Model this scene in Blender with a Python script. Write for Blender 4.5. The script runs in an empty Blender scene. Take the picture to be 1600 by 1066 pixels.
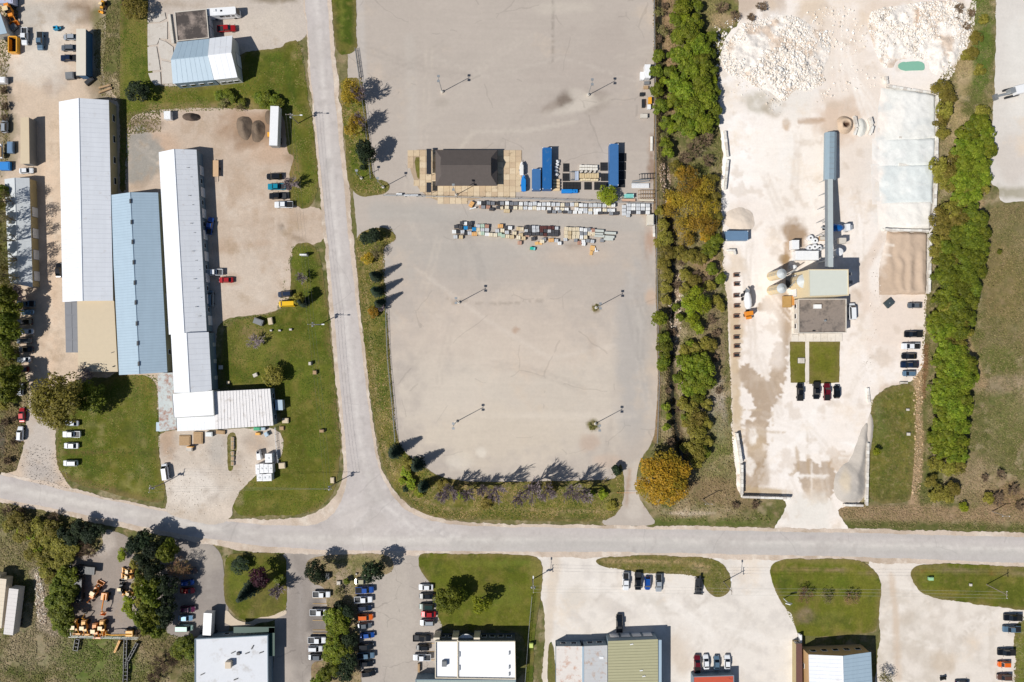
import bpy, bmesh, math, random
import numpy as np
from mathutils import Vector, Matrix
from mathutils.geometry import delaunay_2d_cdt
random.seed(7); RNG = np.random.default_rng(7)
SC = bpy.context.scene
R = math.radians

# ------------------------------------------------------------------ camera, sky, sun, exposure
S = 0.206        # metres per photograph pixel on the ground
H = 220.0        # camera height
cam_d = bpy.data.cameras.new('camera'); cam = bpy.data.objects.new('camera', cam_d)
SC.collection.objects.link(cam)
cam.location = (0, 0, H); cam.rotation_euler = (0, 0, 0)
cam_d.sensor_width = 36.0; cam_d.lens = 36.0 * H / (1600 * S)
cam_d.clip_start = 1.0; cam_d.clip_end = 9000.0
SC.camera = cam
SUN_EL = 49.0
SUN_AZ = math.degrees(math.atan2(-0.88, -0.47))      # compass style: 0 = +Y, 90 = +X
W = bpy.data.worlds.new('World'); SC.world = W; W.use_nodes = True
nt = W.node_tree; nt.nodes.clear()
sky = nt.nodes.new('ShaderNodeTexSky'); sky.sky_type = 'NISHITA'; sky.sun_disc = False
sky.sun_elevation = R(SUN_EL); sky.sun_rotation = R(SUN_AZ)
sky.altitude = 200; sky.air_density = 1.0; sky.dust_density = 0.6; sky.ozone_density = 1.5
bg = nt.nodes.new('ShaderNodeBackground'); bg.inputs[1].default_value = 0.06
wo = nt.nodes.new('ShaderNodeOutputWorld')
nt.links.new(sky.outputs[0], bg.inputs[0]); nt.links.new(bg.outputs[0], wo.inputs[0])
sun_d = bpy.data.lights.new('sun', 'SUN'); sun = bpy.data.objects.new('sun', sun_d)
SC.collection.objects.link(sun)
sun_d.energy = 4.3; sun_d.angle = R(0.53); sun_d.color = (1.0, 0.968, 0.915)
_e = R(SUN_EL); to_sun = Vector((-0.882 * math.cos(_e), -0.471 * math.cos(_e), math.sin(_e)))
sun.rotation_euler = to_sun.to_track_quat('Z', 'Y').to_euler()
SC.view_settings.view_transform = 'Standard'; SC.view_settings.look = 'None'
SC.view_settings.exposure = 0.0; SC.view_settings.gamma = 1.0
SC.view_settings.use_curve_mapping = False
SC.cycles.max_bounces = 5; SC.cycles.diffuse_bounces = 2; SC.cycles.glossy_bounces = 2
SC.cycles.transparent_max_bounces = 4

# ------------------------------------------------------------------ helpers
def P(px, py, z=0.0):
    """A pixel of the 1600 x 1066 photograph and a height -> the place in the world."""
    k = (H - z) / H
    return Vector(((px - 800) * S * k, (533 - py) * S * k, z))

def lin(c):
    out = []
    for v in c[:3]:
        v = v / 255.0
        out.append(v / 12.92 if v <= 0.04045 else ((v + 0.055) / 1.055) ** 2.4)
    return out

def _hash(ix, iy, seed):
    n = (ix.astype(np.int64) * 374761393 + iy.astype(np.int64) * 668265263 + seed * 982451653) & 0xffffffff
    n = ((n ^ (n >> 13)) * 1274126177) & 0xffffffff
    return ((n ^ (n >> 16)) & 0xffff) / 65535.0

def vnoise(x, y, scale, seed=0):
    x = np.asarray(x, float) / scale; y = np.asarray(y, float) / scale
    ix = np.floor(x); iy = np.floor(y); fx = x - ix; fy = y - iy
    fx = fx * fx * (3 - 2 * fx); fy = fy * fy * (3 - 2 * fy)
    a = _hash(ix, iy, seed); b = _hash(ix + 1, iy, seed)
    c = _hash(ix, iy + 1, seed); d = _hash(ix + 1, iy + 1, seed)
    return (a * (1 - fx) + b * fx) * (1 - fy) + (c * (1 - fx) + d * fx) * fy

def fbm(x, y, scale, seed=0, octv=4):
    t = 0; w = 1; s = 0
    for o in range(octv):
        t = t + w * vnoise(x, y, scale / 2 ** o, seed + o * 17); s += w; w *= 0.55
    return t / s

def pxy(x, y):
    return x / S + 800, 533 - y / S

THINGS = []          # (object, description, px, py) that still want a label from the landmarks
def link(name, data, parent=None, loc=None, rot=None):
    o = bpy.data.objects.new(name, data); SC.collection.objects.link(o)
    if parent is not None: o.parent = parent
    if loc is not None: o.location = loc
    if rot is not None: o.rotation_euler = (0, 0, rot)
    return o

def props(o, label=None, cat=None, group=None, kind=None):
    if label: o['label'] = label
    if cat: o['category'] = cat
    if group: o['group'] = group
    if kind: o['kind'] = kind
    return o

def empty(name, loc, rot=0.0, label=None, cat=None, group=None):
    o = link(name, None, None, loc, rot); o.empty_display_size = 0.5
    return props(o, label, cat, group)

CH = {}
def copy_tree(src, loc, rot=0.0, scale=None, parent=None):
    o = src.copy(); SC.collection.objects.link(o); o.parent = parent
    o.location = loc; o.rotation_euler = (0, 0, rot)
    if scale is not None: o.scale = scale
    for k in ('label', 'group'):
        if k in o: del o[k]
    out = [o]
    for ch in CH.get(src.name, []):
        c = ch.copy(); SC.collection.objects.link(c); c.parent = o; out.append(c)
        for g in CH.get(ch.name, []):
            d = g.copy(); SC.collection.objects.link(d); d.parent = c; out.append(d)
    return o, out

def child(name, data, parent):
    o = link(name, data, parent); CH.setdefault(parent.name, []).append(o); return o

class MB:
    def __init__(s): s.v = []; s.f = []; s.m = []; s.smooth = False
    def face(s, pts, m=0):
        n = len(s.v); s.v.extend([tuple(p) for p in pts]); s.f.append(tuple(range(n, n + len(pts)))); s.m.append(m)
    def hexa(s, b, t, m=0):
        """bottom ring b and top ring t, same length, counter-clockwise"""
        n = len(s.v); k = len(b); s.v.extend([tuple(p) for p in b]); s.v.extend([tuple(p) for p in t])
        s.f.append(tuple(range(n + k - 1, n - 1, -1))); s.m.append(m)
        s.f.append(tuple(range(n + k, n + 2 * k))); s.m.append(m)
        for i in range(k):
            j = (i + 1) % k; s.f.append((n + i, n + j, n + k + j, n + k + i)); s.m.append(m)
        return s
    def box(s, cx, cy, z0, sx, sy, sz, rot=0.0, m=0):
        c, d = math.cos(rot), math.sin(rot)
        q = [(cx + x * c - y * d, cy + x * d + y * c) for x, y in ((-sx / 2, -sy / 2), (sx / 2, -sy / 2), (sx / 2, sy / 2), (-sx / 2, sy / 2))]
        return s.hexa([(x, y, z0) for x, y in q], [(x, y, z0 + sz) for x, y in q], m)
    def prism(s, poly, z0, z1, m=0):
        a = sum(poly[i][0] * poly[(i + 1) % len(poly)][1] - poly[(i + 1) % len(poly)][0] * poly[i][1] for i in range(len(poly)))
        if a < 0: poly = poly[::-1]
        return s.hexa([(p[0], p[1], z0) for p in poly], [(p[0], p[1], z1) for p in poly], m)
    def tube(s, p0, p1, r0, r1=None, n=6, m=0, cap=True):
        r1 = r0 if r1 is None else r1
        p0 = Vector(p0); p1 = Vector(p1); d = p1 - p0
        if d.length < 1e-6: return s
        d.normalize(); a = d.orthogonal().normalized(); b = d.cross(a); k = len(s.v)
        for p, r in ((p0, r0), (p1, r1)):
            for i in range(n):
                t = 2 * math.pi * i / n; s.v.append(tuple(p + (a * math.cos(t) + b * math.sin(t)) * r))
        for i in range(n):
            j = (i + 1) % n; s.f.append((k + i, k + j, k + n + j, k + n + i)); s.m.append(m)
        if cap:
            s.f.append(tuple(range(k + n - 1, k - 1, -1))); s.f.append(tuple(range(k + n, k + 2 * n))); s.m += [m, m]
        return s
    def lathe(s, cx, cy, prof, n=16, m=0):
        k = len(s.v)
        for r, z in prof:
            for i in range(n):
                t = 2 * math.pi * i / n; s.v.append((cx + r * math.cos(t), cy + r * math.sin(t), z))
        for q in range(len(prof) - 1):
            for i in range(n):
                j = (i + 1) % n; a = k + q * n
                s.f.append((a + i, a + j, a + n + j, a + n + i)); s.m.append(m)
        s.f.append(tuple(range(k + (len(prof) - 1) * n, k + len(prof) * n))); s.m.append(m)
        return s
    def mesh(s, name, mats):
        me = bpy.data.meshes.new(name); me.from_pydata(s.v, [], s.f); 
        for m in (mats if isinstance(mats, (list, tuple)) else [mats]): me.materials.append(m)
        if max(s.m or [0]) > 0: me.polygons.foreach_set('material_index', s.m)
        if s.smooth: me.polygons.foreach_set('use_smooth', [True] * len(s.f))
        me.update(); return me

def np_mesh(name, v, f, mat, col=None, smooth=False):
    """v (n,3), f (m,3 or 4) numpy -> mesh, optional per-vertex colour attribute Col"""
    me = bpy.data.meshes.new(name); k = f.shape[1]
    me.vertices.add(len(v)); me.vertices.foreach_set('co', np.ascontiguousarray(v, dtype=np.float32).ravel())
    me.loops.add(f.size); me.loops.foreach_set('vertex_index', np.ascontiguousarray(f, dtype=np.int32).ravel())
    me.polygons.add(len(f)); me.polygons.foreach_set('loop_start', np.arange(0, f.size, k, dtype=np.int32))
    me.polygons.foreach_set('loop_total', np.full(len(f), k, dtype=np.int32))
    if smooth: me.polygons.foreach_set('use_smooth', np.ones(len(f), dtype=bool))
    me.update(calc_edges=True)
    if col is not None:
        a = me.attributes.new('Col', 'FLOAT_COLOR', 'POINT')
        c = np.ones((len(v), 4), np.float32); c[:, :3] = col; a.data.foreach_set('color', c.ravel())
    if mat is not None: me.materials.append(mat)
    return me

# ------------------------------------------------------------------ materials
def nodes(m):
    m.use_nodes = True; t = m.node_tree; t.nodes.clear()
    o = t.nodes.new('ShaderNodeOutputMaterial'); b = t.nodes.new('ShaderNodeBsdfPrincipled')
    t.links.new(b.outputs[0], o.inputs[0]); return t, b, o

def mth(t, op, a, b=None, clamp=False):
    n = t.nodes.new('ShaderNodeMath'); n.operation = op; n.use_clamp = clamp
    for i, v in enumerate((a, b)):
        if v is None: continue
        if isinstance(v, (int, float)): n.inputs[i].default_value = v
        else: t.links.new(v, n.inputs[i])
    return n.outputs[0]

def noise(t, vec, scale, det=3, rough=0.6):
    n = t.nodes.new('ShaderNodeTexNoise'); n.inputs['Scale'].default_value = scale
    n.inputs['Detail'].default_value = det; n.inputs['Roughness'].default_value = rough
    t.links.new(vec, n.inputs['Vector']); return n.outputs['Fac']

def mixc(t, fac, a, b, mode='MIX'):
    n = t.nodes.new('ShaderNodeMix'); n.data_type = 'RGBA'; n.blend_type = mode
    for i, v in ((0, fac), (6, a), (7, b)):
        if isinstance(v, (int, float)): n.inputs[i].default_value = v
        elif isinstance(v, (list, tuple)): n.inputs[i].default_value = (*v[:3], 1)
        else: t.links.new(v, n.inputs[i])
    return n.outputs[2]

def pos(t, obj=False):
    if obj: return t.nodes.new('ShaderNodeTexCoord').outputs['Object']
    return t.nodes.new('ShaderNodeNewGeometry').outputs['Position']

def mapping(t, vec, scale=(1, 1, 1), rot=0.0):
    n = t.nodes.new('ShaderNodeMapping'); n.inputs['Scale'].default_value = scale
    n.inputs['Rotation'].default_value = (0, 0, rot); t.links.new(vec, n.inputs['Vector']); return n.outputs[0]

MATS = {}
def pm(name, rgb, rough=0.7, metal=0.0, var=0.18, scale=0.8, coat=0.0, obj=False, dirt=None, streak=None, spec=0.5):
    """plain surface: colour with a little worn variation; dirt=(rgb, amount, scale); streak = (rot, amount)"""
    if name in MATS: return MATS[name]
    m = bpy.data.materials.new(name); t, b, o = nodes(m); v = pos(t, obj); c = lin(rgb)
    f = noise(t, v, scale, 4)
    k = mth(t, 'ADD', mth(t, 'MULTIPLY', mth(t, 'SUBTRACT', f, 0.5), var * 2), 1.0)
    if streak:
        g = noise(t, mapping(t, v, (streak[2], 0.06, 1), streak[0]), 1.0, 3)
        k = mth(t, 'MULTIPLY', k, mth(t, 'ADD', mth(t, 'MULTIPLY', mth(t, 'SUBTRACT', g, 0.5), streak[1] * 2), 1.0))
    n = t.nodes.new('ShaderNodeVectorMath'); n.operation = 'SCALE'; n.inputs[0].default_value = c
    t.links.new(k, n.inputs['Scale']); col = n.outputs[0]
    if dirt:
        d = noise(t, v, dirt[2], 5, 0.7)
        d = mth(t, 'MULTIPLY', mth(t, 'SUBTRACT', d, 0.62 - dirt[1] * 0.25), 6.0, True)
        col = mixc(t, mth(t, 'MULTIPLY', d, 0.85), col, lin(dirt[0]))
    t.links.new(col, b.inputs['Base Color'])
    b.inputs['Roughness'].default_value = rough; b.inputs['Metallic'].default_value = metal
    b.inputs['Coat Weight'].default_value = coat; b.inputs['Coat Roughness'].default_value = 0.08
    b.inputs['Specular IOR Level'].default_value = spec
    MATS[name] = m; return m

def ground_mat(name, low=0.10, mid=0.12, fine=0.18, tint=None, stretch=None, fscale=2.2, bump=0.3, spec=0.25, crack=None):
    """colour comes from the sheet's own Col attribute; noise breaks it up at three sizes"""
    if name in MATS: return MATS[name]
    m = bpy.data.materials.new(name); t, b, o = nodes(m); v = pos(t)
    a = t.nodes.new('ShaderNodeAttribute'); a.attribute_name = 'Col'; col = a.outputs['Color']
    def term(f, amp): return mth(t, 'ADD', mth(t, 'MULTIPLY', mth(t, 'SUBTRACT', f, 0.5), amp * 2.4), 1.0)
    k = term(noise(t, v, 0.05, 3), low)
    k = mth(t, 'MULTIPLY', k, term(noise(t, v, 0.45, 4), mid))
    ff = noise(t, v, fscale, 3, 0.75)
    k = mth(t, 'MULTIPLY', k, term(ff, fine))
    if stretch:
        for (rot, sx, sy, amp) in stretch:
            g = noise(t, mapping(t, v, (sx, sy, 1), rot), 1.0, 3, 0.6)
            k = mth(t, 'MULTIPLY', k, term(g, amp))
    if tint:
        for (rgb, amt, sc) in tint:
            g = noise(t, v, sc, 5, 0.7)
            g = mth(t, 'MULTIPLY', mth(t, 'SUBTRACT', g, 0.66 - amt * 0.3), 5.0, True)
            col = mixc(t, mth(t, 'MULTIPLY', g, 0.75), col, lin(rgb))
    if crack:
        vo = t.nodes.new('ShaderNodeTexVoronoi'); vo.feature = 'DISTANCE_TO_EDGE'; vo.inputs['Scale'].default_value = crack[0]
        wn = t.nodes.new('ShaderNodeTexNoise'); wn.inputs['Scale'].default_value = crack[0] * 3; t.links.new(v, wn.inputs['Vector'])
        ad = t.nodes.new('ShaderNodeVectorMath'); ad.operation = 'MULTIPLY_ADD'
        t.links.new(wn.outputs['Color'], ad.inputs[0]); ad.inputs[1].default_value = (4, 4, 0); t.links.new(v, ad.inputs[2])
        t.links.new(ad.outputs[0], vo.inputs['Vector'])
        g = mth(t, 'LESS_THAN', vo.outputs['Distance'], crack[1])
        g = mth(t, 'MULTIPLY', g, mth(t, 'GREATER_THAN', noise(t, v, 0.06, 2), 0.52))
        k = mth(t, 'MULTIPLY', k, mth(t, 'SUBTRACT', 1.0, mth(t, 'MULTIPLY', g, crack[2])))
    n = t.nodes.new('ShaderNodeVectorMath'); n.operation = 'SCALE'; t.links.new(col, n.inputs[0]); t.links.new(k, n.inputs['Scale'])
    t.links.new(n.outputs[0], b.inputs['Base Color'])
    b.inputs['Roughness'].default_value = 0.92; b.inputs['Specular IOR Level'].default_value = spec
    bp = t.nodes.new('ShaderNodeBump'); bp.inputs['Strength'].default_value = bump; bp.inputs['Distance'].default_value = 0.15
    t.links.new(ff, bp.inputs['Height']); t.links.new(bp.outputs[0], b.inputs['Normal'])
    MATS[name] = m; return m

def leaf_mat(name, rough=0.6, trans=0.35):
    if name in MATS: return MATS[name]
    m = bpy.data.materials.new(name); t, b, o = nodes(m)
    a = t.nodes.new('ShaderNodeAttribute'); a.attribute_name = 'Col'
    oi = t.nodes.new('ShaderNodeObjectInfo')
    hs = t.nodes.new('ShaderNodeHueSaturation'); t.links.new(a.outputs['Color'], hs.inputs['Color'])
    t.links.new(mth(t, 'ADD', mth(t, 'MULTIPLY', oi.outputs['Random'], 0.03), 0.474), hs.inputs['Hue'])
    t.links.new(mth(t, 'ADD', mth(t, 'MULTIPLY', oi.outputs['Random'], 0.45), 0.78), hs.inputs['Value'])
    t.links.new(hs.outputs[0], b.inputs['Base Color']); b.inputs['Roughness'].default_value = rough
    b.inputs['Specular IOR Level'].default_value = 0.3
    if trans > 0:
        tr = t.nodes.new('ShaderNodeBsdfTranslucent'); t.links.new(hs.outputs[0], tr.inputs[0])
        mx = t.nodes.new('ShaderNodeMixShader'); mx.inputs[0].default_value = trans
        t.links.new(b.outputs[0], mx.inputs[1]); t.links.new(tr.outputs[0], mx.inputs[2]); t.links.new(mx.outputs[0], o.inputs[0])
    MATS[name] = m; return m

# ------------------------------------------------------------------ painted sheets of ground
def smooth_poly(pts, it=2, cut=3.2):
    for _ in range(it):
        q = []
        for i in range(len(pts)):
            a = pts[i]; b = pts[(i + 1) % len(pts)]; L = math.hypot(b[0] - a[0], b[1] - a[1]) + 1e-9; t = min(.25, cut / L)
            q.append((a[0] * (1 - t) + b[0] * t, a[1] * (1 - t) + b[1] * t)); q.append((a[0] * t + b[0] * (1 - t), a[1] * t + b[1] * (1 - t)))
        pts = q; cut *= .5
    return pts

def inside(poly, x, y):
    r = np.zeros(x.shape, bool); n = len(poly)
    for i in range(n):
        x0, y0 = poly[i]; x1, y1 = poly[(i + 1) % n]
        if y0 == y1: continue
        c = ((y0 > y) != (y1 > y)) & (x < (x1 - x0) * (y - y0) / (y1 - y0) + x0)
        r ^= c
    return r

def paint(x, y, base, strokes, seed=3):
    """x, y in metres; base and stroke colours in sRGB; strokes given in photograph pixels"""
    px, py = pxy(x, y)
    col = np.tile(np.array(lin(base)), (len(x), 1))
    wob = fbm(x, y, 5.0, seed) - 0.5; wob2 = fbm(x, y, 1.8, seed + 5, 3) - 0.5
    for s in strokes or ():
        if s[0] == 'b':          # blob: cx, cy, rx, ry, angle, colour, strength, edge
            _, cx, cy, rx, ry, an, c, st, ed = s
            ca, sa = math.cos(R(an)), math.sin(R(an)); dx = px - cx; dy = py - cy
            u = (dx * ca + dy * sa) / rx; v = (-dx * sa + dy * ca) / ry
            d = np.sqrt(u * u + v * v) - 1 + wob * 1.1 + wob2 * 0.5
            w = np.clip(0.5 - d / ed, 0, 1)
        elif s[0] == 'l':        # polyline: points, half width, colour, strength, edge
            _, pts, hw, c, st, ed = s
            d = np.full(len(x), 1e9)
            for (ax, ay), (bx, by) in zip(pts[:-1], pts[1:]):
                vx, vy = bx - ax, by - ay; L = vx * vx + vy * vy + 1e-9
                tt = np.clip(((px - ax) * vx + (py - ay) * vy) / L, 0, 1)
                d = np.minimum(d, np.hypot(px - ax - tt * vx, py - ay - tt * vy))
            d = d / hw - 1 + wob * 0.6 + wob2 * 0.4
            w = np.clip(0.5 - d / ed, 0, 1)
        elif s[0] == 'n':        # noise: scale m, threshold, softness, colour, strength
            _, sc, th, so, c, st = s
            w = np.clip((fbm(x, y, sc, seed + int(sc * 7)) - th) / so, 0, 1)
        else:                    # polygon: points, colour, strength, edge in px
            _, pts, c, st, ed = s
            inn = inside(pts, px + wob * 14 + wob2 * 16, py - wob * 12 + wob2 * 18); w = inn.astype(float)
        w = (w * w * (3 - 2 * w) * st)[:, None]
        col = col * (1 - w) + np.array(lin(c)) * w
    # brighter picks are pulled towards grey, offsetting the warm light they hold
    lum = col @ np.array([.25, .6, .15]); g_ = np.clip((lum - .12) / .2, 0, 1)[:, None] * .15
    return col * (1 - g_) + lum[:, None] * g_

def ring_dist(ring, x, y):
    d = np.full(len(x), 1e9); rp = np.array(ring); v2 = np.column_stack([x, y])
    for i in range(len(rp)):
        p, q = rp[i], rp[(i + 1) % len(rp)]; v = q - p; t = np.clip(((v2 - p) @ v) / (v @ v + 1e-9), 0, 1); d = np.minimum(d, np.hypot(*(v2 - p - t[:, None] * v).T))
    return d

def edge_path(poly, step, amp, seed, sm=2):
    if sm: poly = smooth_poly(poly, sm)
    out = []
    n = len(poly)
    for i in range(n):
        a = poly[i]; b = poly[(i + 1) % n]; L = math.hypot(b[0] - a[0], b[1] - a[1]); k = max(1, int(L / step))
        nx, ny = (b[1] - a[1]) / (L + 1e-9), -(b[0] - a[0]) / (L + 1e-9)
        for j in range(k):
            t = j / k; x = a[0] + (b[0] - a[0]) * t; y = a[1] + (b[1] - a[1]) * t
            out.append((x, y, nx, ny))
    A = np.array(out)
    d = (fbm(A[:, 0], A[:, 1], 6.0, seed, 3) - 0.5) * 2 * amp + (vnoise(A[:, 0], A[:, 1], 0.7, seed + 3) - 0.5) * amp * 0.9
    return [(x + nx * w, y + ny * w) for (x, y, nx, ny), w in zip(out, d)]

def tracks(seed, n, box, cols, hw=(1.0, 2.2), st=(.15, .4), bias=None, ln=(60, 220)):
    g = random.Random(seed); out = []
    for _ in range(n):
        x, y = g.uniform(box[0], box[2]), g.uniform(box[1], box[3]); a = (bias if bias is not None else g.uniform(0, 6.28)) + g.gauss(0, .25); k = g.gauss(0, .03); L = g.uniform(*ln); p = []
        for i in range(int(L / 10)): p.append((x, y)); x += 10 * math.cos(a); y += 10 * math.sin(a); a += k * 1.6
        if len(p) < 2: continue
        c = g.choice(cols); w = g.uniform(*hw); s = g.uniform(*st); nx, ny = -math.sin(a) * 8, math.cos(a) * 8
        out += [('l', p, w, c, s, 1.6), ('l', [(u + nx, v + ny) for u, v in p], w, c, s, 1.6)]
    return out
SHEETS = []
def sheet(name, poly_px, z, mat, base, strokes=None, res=1.6, amp=0.35, step=0.5, sm=2, seed=11, hfun=None, kind='structure', parent=None):
    poly = [tuple(P(*p)[:2]) for p in poly_px]
    z = 0.03 + 0.004 * len(SHEETS); SHEETS.append(name)
    ring = edge_path(poly, step, amp, seed, sm)
    rp = np.array(ring); x0, y0 = rp.min(0); x1, y1 = rp.max(0)
    gx, gy = np.meshgrid(np.arange(x0 + res / 2, x1, res), np.arange(y0 + res / 2, y1, res))
    gx = gx.ravel() + RNG.uniform(-.3, .3, gx.size) * res; gy = gy.ravel() + RNG.uniform(-.3, .3, gy.size) * res
    ins = inside(ring, gx, gy); gx = gx[ins]; gy = gy[ins]
    vs = [Vector(p) for p in ring] + [Vector((a, b)) for a, b in zip(gx, gy)]
    n = len(ring)
    r = delaunay_2d_cdt(vs, [], [list(range(n))], 1, 1e-4)
    v2 = np.array([(p.x, p.y) for p in r[0]]); f = np.array([t for t in r[2] if len(t) == 3], dtype=np.int32)
    # face winding up
    a = v2[f[:, 0]]; b = v2[f[:, 1]]; c = v2[f[:, 2]]
    cr = (b[:, 0] - a[:, 0]) * (c[:, 1] - a[:, 1]) - (b[:, 1] - a[:, 1]) * (c[:, 0] - a[:, 0]); f[cr < 0] = f[cr < 0][:, ::-1]
    zz = np.full(len(v2), z)
    if hfun is not None: zz = z + hfun(v2[:, 0], v2[:, 1])
    green = name in ('lawn', 'verge')
    cc = paint(v2[:, 0], v2[:, 1], base, list(strokes or ()) + ([('n', 14, .48, .18, (106, 106, 38), .5), ('n', 3.5, .6, .1, (124, 114, 58), .55), ('n', 6, .62, .1, (62, 78, 22), .5)] if green else []), seed)
    if green:
        cc = cc * np.array([1.0, .95, .88]); w = (np.clip(1 - ring_dist(ring, v2[:, 0], v2[:, 1]) / 1.7, 0, 1) * .6 * (fbm(v2[:, 0], v2[:, 1], 6, seed + 77) > .38))[:, None]
        cc = cc * (1 - w) + np.array(lin((128, 110, 72))) * w
    me = np_mesh(name, np.column_stack([v2, zz]), f, mat, cc, smooth=hfun is not None)
    o = link(name, me, parent)
    if parent is None: props(o, kind=kind)
    return o, poly
# ================================================================== THE GROUND
G_SCRUB = ground_mat('scrub_ground', .16, .28, .42, tint=[((150, 128, 98), .5, .35), ((70, 82, 34), .5, .5)], fscale=1.6, bump=.6)
G_GRASS = ground_mat('mown_grass', .18, .24, .34, stretch=[(.2, .5, .03, .1)], tint=[((116, 112, 48), .5, .22), ((134, 120, 70), .3, .5)], fscale=1.8, bump=.5)
G_ROUGH = ground_mat('rough_grass', .16, .28, .5, tint=[((148, 132, 92), .5, .6), ((60, 80, 24), .5, .8)], fscale=1.5, bump=.8)
G_ASPH = ground_mat('worn_asphalt', .05, .07, .1, crack=(.035, .005, .09), stretch=[(0.0, .03, .45, .05), (1.5, .03, .3, .03)], fscale=1.2, bump=.15)
G_LOT = ground_mat('old_lot_surface', .06, .05, .07, stretch=[(0.0, .03, .5, .04), (1.45, .05, .8, .03)], tint=[((205, 186, 165), .3, .03)], fscale=1.1, bump=.15, crack=(.045, .006, .12))
G_GRAVEL = ground_mat('gravel', .08, .12, .2, fscale=1.9, bump=.4, tint=[((168, 146, 120), .35, .12)])
G_WHITE = ground_mat('limestone_dust', .04, .06, .08, fscale=1.4, bump=.25, stretch=[(1.45, .05, .5, .04)], tint=[((222, 202, 178), .38, .05)])
G_TAR = ground_mat('parking_asphalt', .08, .08, .12, fscale=1.3, bump=.2, crack=(.09, .008, .2))
G_MUD = ground_mat('mud', .1, .14, .16, fscale=1.4, bump=.4)

CREEK = [(1030, -60), (1032, 0), (1033, 120), (1040, 240), (1047, 330), (1054, 420), (1052, 520), (1050, 600), (1054, 650), (1062, 690), (1068, 720)]
def seg_dist(px, py, pts):
    d = np.full(np.shape(px), 1e9)
    for (ax, ay), (bx, by) in zip(pts[:-1], pts[1:]):
        vx, vy = bx - ax, by - ay; L = vx * vx + vy * vy + 1e-9
        t = np.clip(((px - ax) * vx + (py - ay) * vy) / L, 0, 1)
        d = np.minimum(d, np.hypot(px - ax - t * vx, py - ay - t * vy))
    return d
def base_h(x, y):
    px, py = pxy(x, y)
    d = seg_dist(px, py, CREEK)
    h = -1.3 * np.clip(1 - d / 11, 0, 1) ** 1.0
    far = np.clip((np.hypot(x, y) - 300) / 900, 0, 1)
    return h + far * (fbm(x, y, 500, 5) - .5) * 14

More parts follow.
